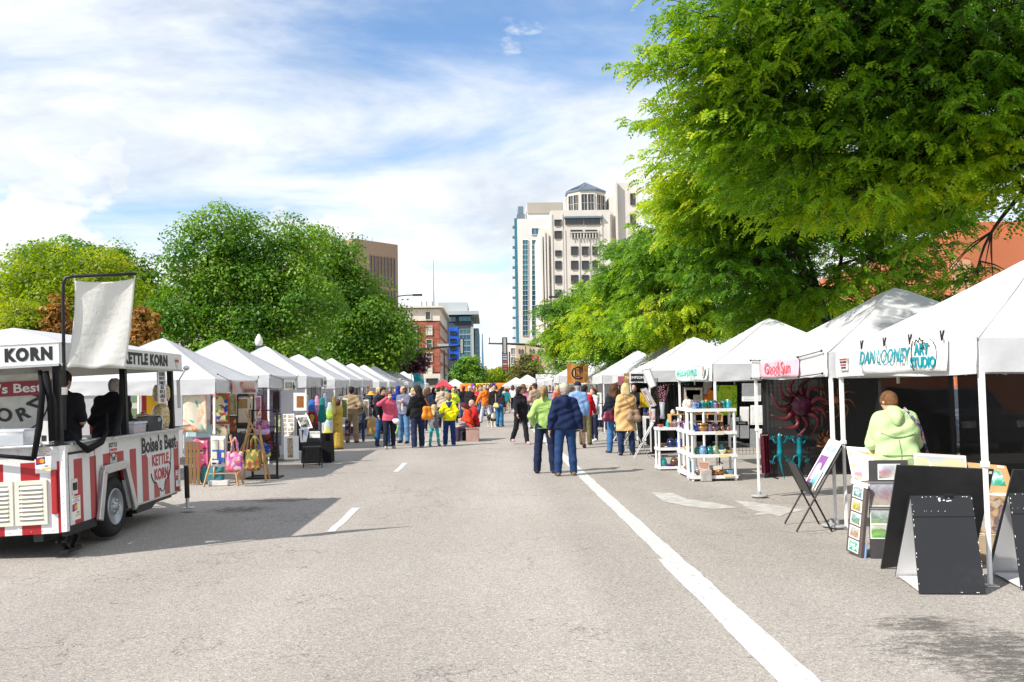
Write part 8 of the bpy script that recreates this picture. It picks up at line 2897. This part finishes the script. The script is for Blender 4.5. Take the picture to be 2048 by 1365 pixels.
# --- quilt stall (first tent on the left)
QP=print_mat
side_wall('white wall at the back of the quilt tent',-8.1,16.95,19.95,FAB)
side_wall('white wall at the back of the photograph tent',-8.1,21.1,24.1,FAB)
hang_wall('white far wall of the photograph tent',(-8.05,24.1),(-5.2,24.1),.03,1.78,FAB,'tent_wall','tent wall',.02,'white tent walls')
def quilt(label,px0,py0,px1,py1,Y,mat,border=None,name='quilt',cat='quilt',extra=()):
 a,b=at(px0,py1,Y),at(px1,py0,Y)
 c=Vector(((a.x+b.x)/2,Y,a.z))
 e=empty(name,c,label,cat,'quilts and cloths hung in the quilt tent')
 w_,h_=b.x-a.x,b.z-a.z
 fn=lambda u,v,o=0,s=1: (w_*(u-.5)*s,-.012-o+.012*math.sin(u*9+v*3),h_*(.5+(v-.5)*s))
 o=obj('cloth',MB().grid(lambda u,v: fn(u,v),12,10),border or mat,parent=e,smooth=True)
 o.modifiers.new('thick','SOLIDIFY').thickness=.012
 if border:
  o=obj('patchwork',MB().grid(lambda u,v: fn(u,v,.012,.84),12,10),mat,parent=e,smooth=True)
  o.modifiers.new('thick','SOLIDIFY').thickness=.004
 for u,v,su,sv,mt,nm in extra:
  obj(nm,MB().prism([(math.cos(R(45*k))*(1 if k % 2==0 else .55)*su*w_,math.sin(R(45*k))*(1 if k % 2==0 else .55)*sv*w_) for k in range(8)],(w_*(u-.5),-.05,h_*v),(1,0,0),(0,0,1),.006),mt,parent=e)
 obj('rail',MB().tube([(-w_/2-.03,0,h_+.01),(w_/2+.03,0,h_+.01)],.01,5),ALU,parent=e)
 return e
quilt('watercolour style quilt of teal, cream and orange at the trailer end of the quilt tent',366,783,414,865,17.0,QP('brush_quilt',[(.6,.1,.15),(.0,.36,.36),(.66,.6,.45),(.7,.62,.5),(.68,.45,.3),(.68,.2,.04),(.7,.6,.45)],'abstract',2.6,1.0,.9))
quilt('pale blue satin cloth hanging below the brush painted quilt',372,842,423,876,17.15,pm('ice_blue_cloth',(.45,.62,.68),.6,0,.1,4,.4,10))
quilt('pink quilt with star blocks behind the teal tote',386,876,420,945,17.4,QP('pink_star_quilt',[(.62,.58,.48),(.55,.10,.22),(.6,.2,.3)],'quilt',5,2.0,.9),pm('pink_border',(.58,.16,.30),.9),extra=[(.5,.75,.28,.28,pm('star_rose',(.5,.05,.15)),'star_patch'),(.5,.28,.28,.28,pm('star_rose',(.5,.05,.15)),'star_patch')])
quilt('red bordered story quilt with blue arches',421,787,459,849,17.1,QP('story_quilt',[(.55,.45,.25),(.03,.05,.3),(.4,.05,.04),(.6,.5,.2),(.08,.2,.06),(.5,.5,.45)],'floral',15,3.0,.9),pm('rust_border',(.36,.08,.03),.9))
quilt('small patchwork runner hanging below the story quilt',424,850,455,872,17.12,QP('runner_quilt',[(.5,.42,.28),(.25,.06,.06),(.12,.16,.08),(.55,.48,.35)],'floral',12,4.0,.9))
quilt('cream and olive leaf quilt between the story quilt and the brown one',457,790,473,830,17.6,QP('leaf_quilt',[(.55,.48,.38),(.2,.2,.06),(.5,.42,.3)],'abstract',9,5.0,.9))
quilt('brown, cream and black geometric quilt beside the tent corner',474,788,509,858,18.1,QP('geometric_quilt',[(.6,.54,.42),(.07,.05,.03),(.58,.5,.4),(.32,.2,.08),(.6,.54,.42)],'quilt',4.2,6.0,.9),pm('black_border',(.04,.035,.03),.9))
quilt('mustard cloth seen through the trailer window',293,788,333,850,17.3,pm('mustard_cloth',(.72,.40,.02),.85,0,.1,4,.4,9))
quilt('purple cloth seen through the trailer window',203,789,262,855,17.3,pm('violet_cloth',(.10,.05,.30),.85,0,.12,4,.4,9))
quilt('red strip of cloth between the purple and mustard ones',283,788,294,850,17.4,pm('red_cloth_strip',(.45,.05,.04),.85))
def ladder(label,px,py,Y,w_,h_,lean,rungs=3,name='display_ladder'):
 c=gnd(px,py) if Y is None else Vector((at(px,py,Y).x,Y,0))
 e=empty(name,c,label,'display rack','wooden display ladders')
 for s_ in (-1,1):
  obj('rail',MB().bar((s_*w_/2,-lean,.0),(s_*w_*.18,0,h_),.03,.03),WOOD,parent=e)
  obj('back_rail',MB().bar((s_*w_*.45,lean,.0),(s_*w_*.16,.01,h_*.97),.028,.028),WOOD,parent=e)
 for k in range(rungs):
  z=h_*(.25+.3*k)
  hw=w_/2-(w_*.32)*z/h_
  obj('rung',MB().bar((-hw,-lean*(1-z/h_),z),(hw,-lean*(1-z/h_),z),.022,.022),WOOD,parent=e)
 return e
lad1=ladder('pale wooden folding rack holding the blue and white quilt and the pink bag',449,969,16.75,.62,.92,.22)
lad2=ladder('taller wooden crossed rack holding the olive floral bag',508,955,17.5,.56,1.05,.2)
for (a,b_) in (((-.28,.02,.55),(.12,.04,1.35)),((.20,.03,.5),(-.18,.04,1.35))):
 obj('cross_bar',MB().bar(a,b_,.035,.02),WOOD,parent=lad2)
quilt('blue and white quilt draped on the wooden rack',422,872,452,934,16.62,QP('blue_white_quilt',[(.03,.09,.38),(.66,.64,.58),(.62,.55,.38),(.05,.12,.42)],'quilt',5.5,7.0,.9),pm('white_hem',(.66,.66,.64),.9))
def tote(label,px0,py0,px1,py1,Y,mat,strap_up=.5,name='tote_bag'):
 a,b=at(px0,py1,Y),at(px1,py0,Y)
 c=Vector(((a.x+b.x)/2,Y,a.z))
 e=empty(name,c,label,'bag','cloth bags on the quilt racks')
 w_,h_=b.x-a.x,b.z-a.z
 S_=SDF().cap((-w_*.38,0,h_*.12),(w_*.38,0,h_*.12),.05,k=.06).cap((-w_*.44,0,h_*.95),(w_*.44,0,h_*.95),.025,k=.05)
 S_.ell((0,0,h_*.45),(w_*.52,.07,h_*.5),.05).ell((-w_*.35,0,h_*.5),(w_*.14,.045,h_*.46),.04).ell((w_*.35,0,h_*.5),(w_*.14,.045,h_*.46),.04)
 V,F=S_.mesh(.016)
 obj('bag_body',npmesh('bag_body',V,F,mat,smooth=True),parent=e)
 for y in (-.03,.03):
  obj('handle',MB().tube([(-w_*.2,y,h_*.95),(-w_*.13,y,h_*(1+strap_up*.7)),(0,y,h_*(1+strap_up)),(w_*.13,y,h_*(1+strap_up*.7)),(w_*.2,y,h_*.95)],.014,6),mat,parent=e,smooth=True)
 return e
tote('pink and violet floral tote bag hanging on the wooden rack',453,904,486,943,16.35,QP('pink_floral',[(.5,.15,.42),(.6,.25,.4),(.65,.45,.35),(.4,.08,.35),(.6,.12,.15),(.6,.5,.55)],'floral',17,8.0,.8),.75)
tote('olive and rust floral tote bag on the second wooden rack',493,900,522,941,17.2,QP('olive_floral',[(.3,.3,.05),(.4,.12,.05),(.2,.2,.04),(.45,.35,.1),(.25,.08,.05),(.15,.18,.05)],'floral',19,9.0,.8),.7)
tote('teal zip bag standing on the road under the quilt rack',401,934,448,966,17.0,pm('teal_canvas',(.04,.22,.26),.8,0,.12,6,.3,14),.12)
dk=empty('display_stand',(at(530,948,18.0).x,18.0,0),'black stand of purple and blue bags at the far corner of the quilt tent','display stand')
for s_ in (-1,1):
 obj('upright',MB().bx(s_*.24-.02,s_*.24+.02,-.02,.02,0,1.35),BLACKM,parent=dk)
for z in (.05,.35,.68,1.0,1.33):
 obj('crossbar',MB().bx(-.22,.22,-.015,.015,z-.012,z+.012),BLACKM,parent=dk)
obj('foot',MB().bx(-.32,.32,-.24,.24,0.0,.03),BLACKM,parent=dk)
for (px0,py0,px1,py1,mt,lb) in ((513,843,536,858,QP('purple_floral',[(.2,.03,.3),(.4,.1,.4),(.12,.02,.2),(.4,.2,.1)],'floral',24,10.0),'purple floral clutch on the top of the black stand'),(512,859,537,866,pm('lilac_cloth',(.5,.36,.6),.8),'lilac clutch below the purple floral one'),(514,890,540,913,QP('blue_floral',[(.02,.05,.3),(.1,.2,.5),(.02,.03,.2),(.6,.5,.1)],'floral',18,11.0),'royal blue floral bag low on the black stand')):
 tote(lb,px0,py0,px1,py1,17.85,mt,.1,'clutch_bag')
sc2=empty('scarf',at(528,905,19.2),'dark striped scarf hanging slantwise at the tent corner','scarf')
o=obj('cloth',MB().grid(lambda u,v: Vector(at(513+12*u+22*v,790+110*v,19.2))-Vector(sc2.location)+Vector((0,.02*math.sin(u*5+v*6),0)),5,12),QP('scarf_stripes',[(.01,.01,.012),(.02,.015,.02),(.3,.05,.03),(.01,.02,.1)],'abstract',3,12.0,.9),parent=sc2,smooth=True)
o.modifiers.new('thick','SOLIDIFY').thickness=.01
wb=tag(obj('weight_block',MB().box((0,0,.05),(.36,.14,.09)),pm('white_stone',(.62,.61,.58),.9,0,.1,8,.3,30),loc=tuple(gnd(438,972)),bevel=.012),'long white block on the foot of the quilt tent pole','weight')
br=empty('slat_screen',(at(384,950,16.9).x,16.9,0),'brown wooden slat screen between the trailer and the pink quilt','screen')
for k in range(4):
 obj('slat',MB().bx(-.12+.07*k,-.065+.07*k,-.012,.012,.02,.80),pm('brown_slat',(.22,.12,.04),.7),parent=br)
for z in (.2,.6):
 obj('rail',MB().bx(-.13,.18,.013,.035,z,z+.04),pm('brown_slat',(.22,.12,.04)),parent=br)
# --- photograph stall (second tent on the left)
board('framed_print','white matted golden print leaning on the road at the photograph stall','print',[(567,873,20.4),(597,872,20.4),(598,919,20.2),(568,919,20.2)],PAPER,.015,[(.25,.1,.62,.93,QP('gold_leaves',[(.03,.03,.02),(.35,.22,.03),(.5,.45,.35),(.2,.12,.02),(.45,.35,.05)],'abstract',12,13.0))],'matted photographs')
board('framed_print','white matted autumn print hung high on the wire grid','print',rect(587,786,613,822,20.95),PAPER,.015,[(.24,.18,.78,.82,QP('autumn_leaves',[(.1,.04,.02),(.4,.14,.03),(.25,.08,.03),(.45,.25,.1)],'abstract',14,14.0))],'matted photographs')
board('framed_print','white matted dark print tilted in the photograph bin','print',[(591,832,20.9),(615,830,20.7),(625,856,20.4),(602,858,20.5)],PAPER,.015,[(.1,.12,.9,.9,QP('dark_leaves',[(.02,.02,.02),(.06,.06,.04),(.3,.3,.28),(.03,.04,.02)],'abstract',9,15.0))],'matted photographs')
board('framed_print','pale print below the dark one in the photograph bin','print',[(598,858,20.5),(618,856,20.4),(612,884,20.2),(601,885,20.3)],PAPER,.015,[(.1,.1,.9,.6,pm('pale_blue_print',(.45,.5,.6)))],'matted photographs')
board('wall_hanging','dark red and black abstract panel at the near end of the photograph stall','panel',rect(546,783,559,826,21.6),QP('dark_abstract',[(.01,.01,.012),(.03,.02,.02),(.02,.015,.015),(.16,.05,.02)],'landscape',5,16.0),.02)
hang_wall('lilac patterned cloth behind the wire grid of the photograph stall',(-6.05,22.6),(-5.15,22.6),.35,1.72,QP('lilac_cloth_print',[(.42,.36,.55),(.5,.46,.6),(.36,.3,.5),(.55,.5,.55)],'abstract',4,17.0,.9),'cloth_hanging','cloth',.02,None)
grid_panel('wire grid panel carrying the matted photographs',(-5.25,21.2),(-5.2,22.4),.1,1.8)
e,cs,rt=board('card_rack','white rack of five small photographs in the photograph stall','card rack',[(566,829,20.9),(588,828,20.7),(588,872,20.6),(569,873,20.8)],PAPER,.02,[x for k in range(5) for x in ((.40,.04+k*.19,.96,.2+k*.19,QP('card_%d' % k,[(.3,.25,.15),(.5,.45,.4),(.15,.12,.08),(.45,.3,.05)],'abstract',20,20.0+k)),)]+[(.02,.02+k*.19,.32,.18+k*.19,QP('card_%d' % k,[(.3,.25,.15),(.5,.45,.4),(.15,.12,.08)],'abstract',20,25.0+k)) for k in range(5)])
table('black clothed table in the photograph stall',-5.75,22.3,.8,1.6,BLK,.70,goods=[('bowl','white',-.1,-.55,1.2,'white dish on the photograph stall table'),('vase','cream',.1,-.2,1.0,'cream vase on the photograph stall table')])
ch=empty('folding_chair',(at(624,900,20.3).x,20.3,0),'black folding chair with a white notice on its back','chair')
ch.rotation_euler=(0,0,R(15))
for s_ in (-1,1):
 obj('leg',MB().bar((s_*.2,-.22,0),(s_*.2,.16,.82),.022,.022),BLACKM,parent=ch)
 obj('leg',MB().bar((s_*.18,.24,0),(s_*.18,-.18,.46),.022,.022),BLACKM,parent=ch)
obj('seat',MB().bx(-.2,.2,-.2,.2,.43,.455),BLACKP,parent=ch)
obj('backrest',MB().box((0,.12,.68),(.42,.025,.28),Matrix.Rotation(R(-22),3,'X')),BLACKP,parent=ch)
obj('stretcher',MB().bx(-.2,.2,-.2,-.18,.06,.08).bx(-.18,.18,.2,.22,.06,.08),BLACKM,parent=ch)
e,cs,rt=board('notice','white notice hanging on the black folding chair','notice',rect(619,863,640,876,20.05),PAPER,.006)
text('GREETING CARDS',.035,INK,e,(0,-.01,.11),(R(90),0,0),0,.0005)
bk=empty('shelf_cloth',(at(636,890,21.6).x,21.6,0),'low black draped display beside the folding chair','display')
obj('cloth',MB().box((0,0,.34),(.7,.5,.68),taper=.94),BLACKC,parent=bk)
# --- grid of clothes (third tent)
GM=[('blue and white print apron with a red hem on the wire grid',624,806,(.05,.15,.5),(.5,.02,.03),.34,.44),('teal apron on the wire grid',644,800,(.02,.2,.2),None,.26,.5),('pink scarf top on the wire grid',634,795,(.6,.3,.42),None,.2,.3),('mint and lime apron on the wire grid',659,809,(.5,.66,.55),(.4,.6,.08),.24,.32),('cream and yellow apron low on the wire grid',655,845,(.5,.66,.66),(.72,.6,.12),.26,.3),('olive striped wrap on the wire grid',668,796,(.25,.2,.06),None,.2,.42),('grey blue child dress on the wire grid',650,790,(.25,.3,.4),None,.2,.3)]
for lb,px,py,c1,c2,w_,h_ in GM:
 garment(lb,px,py,24.6 if px<648 else 25.2,w_,h_,cloth(c1),cloth(c2) if c2 else None)
dm=empty('mannequin',(at(676,880,26.2).x,26.2,0),'yellow gown on a dark mannequin behind the wire grid','mannequin')
S_=SDF().cap((0,0,1.12),(0,0,.85),.15,.12,k=.06,flat=((0,1,0),.7)).cap((0,0,.85),(0,0,.12),.12,.17,k=.08,flat=((0,1,0),.8))
V,F=S_.mesh(.022)
obj('gown',npmesh('gown',V,F,print_mat('ochre_gown',[(.5,.32,.04),(.6,.42,.08),(.35,.2,.03)],'abstract',9,2.5,.9),smooth=True),parent=dm)
V,F=SDF().ell((0,0,1.34),(.085,.095,.11)).cap((0,0,1.12),(0,0,1.28),.05,.045,k=.03).mesh(.018)
obj('head',npmesh('head',V,F,pm('maroon_head',(.10,.03,.03),.7),smooth=True),parent=dm)
obj('base',MB().lathe([(.001,0),(.16,.0),(.16,.02),(.02,.03),(.02,.14),(.001,.14)],n=14),BLACKM,parent=dm)
grid_panel('wire grid panel in front of the yellow gown',(-4.95,25.4),(-4.9,26.5),.05,1.8)
wb_=empty('canvas_bag',(at(748,878,31.0).x,31.0,0),'wheeled canvas bag of tan cloth animals beside the fifth left tent','bag')
V,F=SDF().ell((0,0,.42),(.24,.2,.32),.05).ell((-.1,0,.62),(.12,.12,.14),.05).mesh(.03)
obj('bag_body',npmesh('bag_body',V,F,cloth((.42,.26,.10)),smooth=True),parent=wb_)
obj('wheel',MB().lathe([(.001,-.02),(.11,-.02),(.11,.02),(.001,.02)],(.05,-.1,.115),14,0,ax),pm('green_wheel',(.02,.14,.05),.5),parent=wb_)
hs2=empty('hat_stand',(at(743,860,33.5).x,33.5,0),'black stand with an orange straw hat at the hat stall','hat stand')
obj('pole',MB().tube([(0,0,.01),(0,0,1.5)],.015,6).lathe([(.001,0),(.2,0),(.2,.02),(.001,.03)],n=12),BLACKM,parent=hs2)
obj('frame',MB().bx(-.3,.3,-.01,.01,.75,.78).bx(-.3,.3,-.01,.01,1.35,1.38).bx(-.3,-.28,-.01,.01,.78,1.35).bx(.28,.3,-.01,.01,.78,1.35),BLACKM,parent=hs2)
tag(obj('hat',MB().lathe([(.001,.13),(.07,.12),(.10,.06),(.11,.02),(.2,.0),(.21,-.01),(.001,-.01)],n=18),pm('straw_orange',(.70,.34,.06),.8,0,.2,20),loc=tuple(hs2.location+Vector((0,-.03,1.5))),smooth=True),'orange straw hat on top of the black stand','hat')
for k,(dx,z,c) in enumerate(((-.15,1.15,(.6,.58,.5)),(.12,1.1,(.3,.08,.06)),(-.1,.85,(.35,.2,.15)),(.15,.82,(.05,.05,.08)))):
 tag(obj('cloth_toy',MB().ell((0,0,0),(.11,.08,.14),10,7).ell((0,0,.16),.07,8,6),cloth(c),loc=tuple(hs2.location+Vector((dx,-.06,z))),smooth=True),('cream cloth toy high on the hat stand','brick red cloth toy high on the hat stand','brown cloth toy low on the hat stand','black cloth toy low on the hat stand')[k],'toy','cloth toys on the hat stand')
# --- street furniture
GREENM=pm('dark_green_cast_iron',(.012,.075,.05),.45,.2,.15,8)
GLOBE=pm('white_lamp_globe',(.74,.72,.64),.35,0,.06,4)
def globe_lamp(label,px,py_top,X):
 Y=X*FPX/(px-976)
 zt=at(px,py_top,Y).z
 e=empty('street_lamp',(X,Y,0),label,'street lamp','green globe street lamps')
 s=zt/3.95
 obj('post',MB().lathe([(.001,.1),(.2,.1),(.2,.22),(.14,.3),(.12,.6),(.085,.7),(.07,2.9),(.09,2.95),(.09,3.05),(.13,3.1),(.13,3.16),(.14,3.36),(.14,3.43),(.1,3.45),(.001,3.45)],n=14),GREENM,parent=e,smooth=False)
 obj('globe',MB().lathe([(.08,3.45),(.13,3.5),(.16,3.62),(.15,3.72),(.11,3.8),(.09,3.84),(.05,3.92),(.001,3.95)],n=16),GLOBE,parent=e,smooth=True)
 e.scale=(1,1,s)
globe_lamp('green street lamp with a white acorn globe above the second left tent',522,668,-9.2)
globe_lamp('green street lamp with a white acorn globe farther along the left tents',641,692,-9.2)
SIGB=pm('signal_black',(.022,.024,.022),.5,.2,.1)
def sig_head(e,p,s=1.0):
 hsg=obj('signal_head',MB().bx(-.19*s,.19*s,-.12,.12,-.62*s,.62*s),SIGB,parent=e,loc=p,bevel=.03)
 obj('back_plate',MB().bx(-.10*s,.10*s,-.135,-.121,-.56*s,.56*s),pm('signal_back_grey',(.42,.43,.38),.4,.4),parent=hsg)
Y=72.0
p0=at(775,770,Y)
sg=empty('traffic_signal',(p0.x,Y,0),'black traffic signal pole on the left with a long curved arm over the street','traffic signal')
o0=Vector((p0.x,Y,0))
pt=at(783,592,Y)-o0
obj('pole',MB().tube([(0,0,0),(0.1,0,at(783,712,Y).z),(.2,0,pt.z)],[.17,.13,.08],10),SIGB,parent=sg)
arm=[at(px,py,Y)-o0 for px,py in ((787,713),(815,705),(845,699),(880,695),(926,692))]
obj('arm',MB().tube(arm,[.10,.095,.09,.08,.06],8),SIGB,parent=sg,smooth=True)
sig_head(sg,at(923.5,693,Y)-o0)
obj('sign_blade',MB().bx(-.45,.45,-.02,.02,-.15,.2),pm('sign_grey_back',(.45,.46,.46),.5,.3),parent=sg,loc=at(886,693,Y)-o0)
lamp=[at(px,py,Y)-o0 for px,py in ((783,600),(795,593),(812,591),(832,590.5))]
la=obj('lamp_arm',MB().tube(lamp,.045,7),SIGB,parent=sg,smooth=True)
obj('lamp_head',MB().box(at(835,590.5,Y)-o0,(.75,.3,.14)),SIGB,parent=la)
obj('side_post',MB().tube([(-.6,.3,0),(-.6,.3,at(765,720,Y).z)],.07,8),pm('grey_green_post',(.16,.2,.17),.6),parent=sg)
Y=66.0
p1=at(1150,770,Y)
sg=empty('traffic_signal',(p1.x,Y,0),'black traffic signal on the right whose arm reaches out of the trees','traffic signal')
o1=Vector((p1.x,Y,0))
obj('pole',MB().tube([(0,0,0),(0,0,at(1150,600,Y).z)],[.17,.09],10),SIGB,parent=sg)
obj('arm',MB().tube([at(px,py,Y)-o1 for px,py in ((1150,712),(1110,698),(1060,690),(1015,688),(977,687.5))],[.1,.095,.09,.07,.05],8),SIGB,parent=sg,smooth=True)
obj('arm_tip',MB().tube([at(979,688,Y)-o1,at(979,678,Y)-o1],.025,6).ell(at(979,677,Y)-o1,.05,6,5),SIGB,parent=sg)
sig_head(sg,at(1009.5,692,Y)-o1)
la=obj('lamp_arm',MB().tube([at(px,py,Y)-o1 for px,py in ((1150,602),(1140,595),(1125,592),(1106,594))],.045,7),SIGB,parent=sg,smooth=True)
obj('lamp_head',MB().box(at(1106,594.5,Y)-o1,(.6,.25,.12)),SIGB,parent=la)
Y=150.0
p2=at(889,770,Y)
sg=empty('traffic_signal',(p2.x,Y,0),'distant traffic signal with a thin rising arm before the blue building','traffic signal')
o2=Vector((p2.x,Y,0))
obj('pole',MB().tube([(0,0,0),(0,0,at(889,748,Y).z),(0,0,at(889,700,Y).z)],[.2,.16,.12],8),SIGB,parent=sg)
obj('arm',MB().tube([at(px,py,Y)-o2 for px,py in ((889,751),(910,744),(935,740.5),(970,739.5))],[.13,.12,.1,.08],6),SIGB,parent=sg,smooth=True)
for px in (944,971):
 sig_head(sg,at(px,740,Y)-o2,1.0)
obj('sign_blade',MB().bx(-.8,.8,-.03,.03,-.3,.3),pm('sign_grey_back',(.45,.46,.46)),parent=sg,loc=at(917,744,Y)-o2)
a=at(965,700,160.0)
fp=empty('flag_pole',(a.x,160,0),'tall thin blue grey pole beside the blue building','pole')
obj('pole',MB().tube([(0,0,0),(0,0,at(960,668,160).z)],[.28,.08],8),pm('blue_grey_steel',(.08,.2,.3),.5,.3),parent=fp)
obj('base',MB().lathe([(.001,0),(.6,0),(.6,.3),(.001,.3)],n=10),CONC,parent=fp)
Y=130.0
a,b=at(1004.5,742,Y),at(1015.5,704,Y)
bs=empty('blade_sign',((a.x+b.x)/2,Y,0),'tall dark blade sign with blocks of pale and red lettering','sign')
w_,h_=b.x-a.x,b.z-a.z
obj('board',MB().bx(-w_/2,w_/2,0,.3,a.z,b.z),pm('blade_black',(.025,.03,.04),.5),parent=bs)
for k in range(7):
 obj('name_plate',MB().bx(-w_*.36,w_*.36,-.04,-.005,a.z+h_*(.05+.132*k),a.z+h_*(.05+.132*k+.085)),pm('plate_red' if k in (0,1,3) else 'plate_grey',(.4,.06,.06) if k in (0,1,3) else (.32,.36,.4),.5),parent=bs)
obj('post',MB().tube([(w_*.8,.2,0),(w_*.8,.2,b.z)],.1,6),SIGB,parent=bs)
Y=150.0
a,b=at(1055,733,Y),at(1079,710,Y)
fb=empty('street_banner',((a.x+b.x)/2,Y,0),'orange banner with white and blue figures between two black posts','banner')
w_,h_=b.x-a.x,b.z-a.z
obj('cloth',MB().bx(-w_/2,w_/2,0,.06,a.z,b.z),pm('brick_orange_cloth',(.5,.11,.04),.8),parent=fb)
for k,(u,v,mt) in enumerate(((.2,.6,PAPER),(.5,.5,PAPER),(.62,.4,PAPER),(.8,.7,BL),(.72,.45,BL))):
 obj('figure_patch',MB().prism([(-.18,-.2),(.2,-.12),(.1,.25),(-.1,.3)],(w_*(u-.5),-.02,a.z+h_*v),(1,0,0),(0,0,1),.02),mt,parent=fb)
for x in (-w_*.62,w_*.62):
 obj('post',MB().tube([(x,.1,0),(x,.1,b.z+1.5)],.07,6),SIGB,parent=fb)
def car(x,y,rz,col,label):
 e=empty('parked_car',(x,y,0),label,'car',None,rz)
 m=MB()
 prof=[(-2.2,.35),(-2.25,.75),(-2.1,.95),(-1.2,1.02),(-.55,1.5),(1.1,1.55),(1.95,1.05),(2.2,.95),(2.25,.4)]
 m.prism(prof,(0,-.85,0),(1,0,0),(0,0,1),-1.7)
 obj('body',m,pm('car_paint_'+label.split()[0],col,.25,.1,.02,coat=.6),parent=e,bevel=.06)
 m=MB()
 for s_ in (-.862,.842):
  m.prism([(-1.05,1.03),(-.52,1.43),(.28,1.47),(.28,1.03)],(0,s_+.02,0),(1,0,0),(0,0,1),-.02)
  m.prism([(.34,1.03),(.34,1.47),(1.02,1.47),(1.7,1.05)],(0,s_+.02,0),(1,0,0),(0,0,1),-.02)
 obj('side_window',m,GLASSD,parent=e)
 for wx in (-1.4,1.4):
  for s_ in (-.78,.78):
   wh_=obj('wheel',MB().lathe([(.001,-.1),(.33,-.1),(.34,0),(.33,.1),(.001,.1)],(0,0,0),18,0,Matrix.Rotation(R(90),3,'X')),RUBBER,parent=e,loc=(wx,s_,.34))
   obj('rim',MB().lathe([(.001,-.115),(.2,-.115),(.2,.115),(.001,.115)],(0,0,0),14,0,Matrix.Rotation(R(90),3,'X')),CHROME,parent=wh_)
 for s_ in (-.6,.6):
  obj('headlight',MB().bx(-2.27,-2.2,s_-.15,s_+.15,.68,.82),PAPER,parent=e)
  obj('tail_light',MB().bx(2.2,2.27,s_-.15,s_+.15,.75,.92),REDP,parent=e)
 return e
car(10.6,27.0,R(90),(.62,.63,.64),'white car parked behind the sculpture stall, seen through the mesh')
car(10.7,21.0,R(90),(.06,.07,.09),'dark car parked beyond the kerb behind the nearest tents')
# --- the far crowd, one by one
CT=[('coral',(.55,.16,.10)),('navy',NAVY),('black',BLK),('grey',(.2,.2,.21)),('cream',(.58,.52,.42)),('teal',(.02,.22,.24)),('red',(.48,.02,.03)),('olive',(.13,.13,.05)),('purple',(.13,.04,.22)),('sky blue',(.2,.36,.6)),('white',(.66,.66,.68)),('brown',(.12,.06,.035)),('orange',(.66,.2,.03)),('lime',(.42,.6,.08)),('pink',(.6,.2,.32)),('charcoal',(.04,.04,.045))]
CL_=[('blue',(.05,.12,.26)),('dark',(.014,.016,.03)),('khaki',(.33,.24,.15)),('grey',(.17,.17,.18))]
TPL=[]
for k,(pose,hair,sl) in enumerate([(dict(legs=STAND,arms=('fore','down')),'short',1),(dict(fem=True,legs=STEP,arms=('down','fwd')),'long',1),(dict(legs=WALK,arms=('fwd','back'),bulk=1.1),'short',.45),(dict(fem=True,legs=STAND,arms=('chest','down'),turn=25),'pony',.45),(dict(legs=STEP,arms=('pocket','pocket'),bulk=1.14),'bald',1),(dict(fem=True,legs=WALK,arms=('down','fore'),bulk=1.06),'curly',1)]):
 P=human(pose,dict(top=dict(col=BLK,e=.022,hem=.87,sleeve=sl),legs=dict(col=NAVY,e=.014),shoes=BLK,hair=hair),.026,.03)
 mm={nm: npmesh(nm,*P[key],BLACKC,smooth=True) for key,nm in (('body','person'),('top','jacket' if sl==1 else 'shirt'),('trousers','trousers'),('hair','hair'),('shoe.1','shoe'),('shoe.-1','shoe'))if key in P for nm in (nm if not key.startswith('shoe.-') else 'shoe_other',)}
 TPL.append((mm,sl,hair))
rc=random.Random(42)
LABS=set()
def put_mat(o,m):
 o.material_slots[0].link='OBJECT'
 o.material_slots[0].material=m
pairs=[(a,b) for a in CT for b in CL_]
rc.shuffle(pairs)
spots=[]
tries=0
while len(spots)<62 and tries<4000:
 tries+=1
 y=41+52*rc.random()**1.15
 x=rc.uniform(-4.6,4.0)
 if y<52 and -1.6<x<1.4:
  continue
 if any((x-a)**2+(y-b)**2<.5 for a,b in spots):
  continue
 spots.append((x,y))
spots+=[(3.1,33.5),(3.4,36.2),(3.0,39.0),(-4.0,33.0),(-4.2,36.5),(-3.6,39.0),(-6.6,26.6),(-6.5,31.0),(-6.3,35.2),(-6.4,38.6),(-4.3,42.2),(-4.4,47.0),(-4.2,50.4),(-6.3,44.1),(5.9,24.0),(5.8,28.4),(3.2,44.5),(3.4,48.0),(2.9,46.2)]
for i,(x,y) in enumerate(spots):
 mm,sl,hair=TPL[rc.randrange(6)]
 (tn,tcol),(ln,lcol)=pairs[i % len(pairs)] if i<len(pairs) else (CT[i % 16],CL_[(i//3) % 4])
 hn=rc.choice(('dark','brown','blond','chestnut','grey','auburn'))
 where='by the left tents' if x<-2.4 else ('by the right tents' if x>2.2 else 'in mid street')
 dist='near crowd' if y<55 else ('dense crowd' if y<72 else 'farthest crowd')
 lab=''
 while not lab or lab in LABS:
  hn=rc.choice(('dark','brown','blond','chestnut','grey','auburn'))
  lab='%s haired person, %s %s, %s trousers, %s %s' % (hn,tn,'jacket' if sl==1 else 'T-shirt',ln,dist,where)
 LABS.add(lab)
 o=obj('person',mm['person'],loc=(x,y,0),rot=(0,0,R(rc.choice((rc.uniform(140,220),rc.uniform(-60,60),rc.uniform(60,140))))))
 s_=rc.uniform(.92,1.04)*(.98 if 'jacket' not in mm else 1.0)
 o.scale=(s_,s_,s_)
 put_mat(o,skin(rc.choice(('light','pale','tan','light'))))
 tag(o,lab,'person','people in the far crowd')
 for nm,me in mm.items():
  if nm=='person':
   continue
  c=obj(nm.replace('_other',''),me,parent=o)
  put_mat(c,{'jacket': cloth(tcol),'shirt': cloth(tcol),'trousers': cloth(lcol),'hair': hairm(hn)}.get(nm) or cloth((.05,.045,.045)))
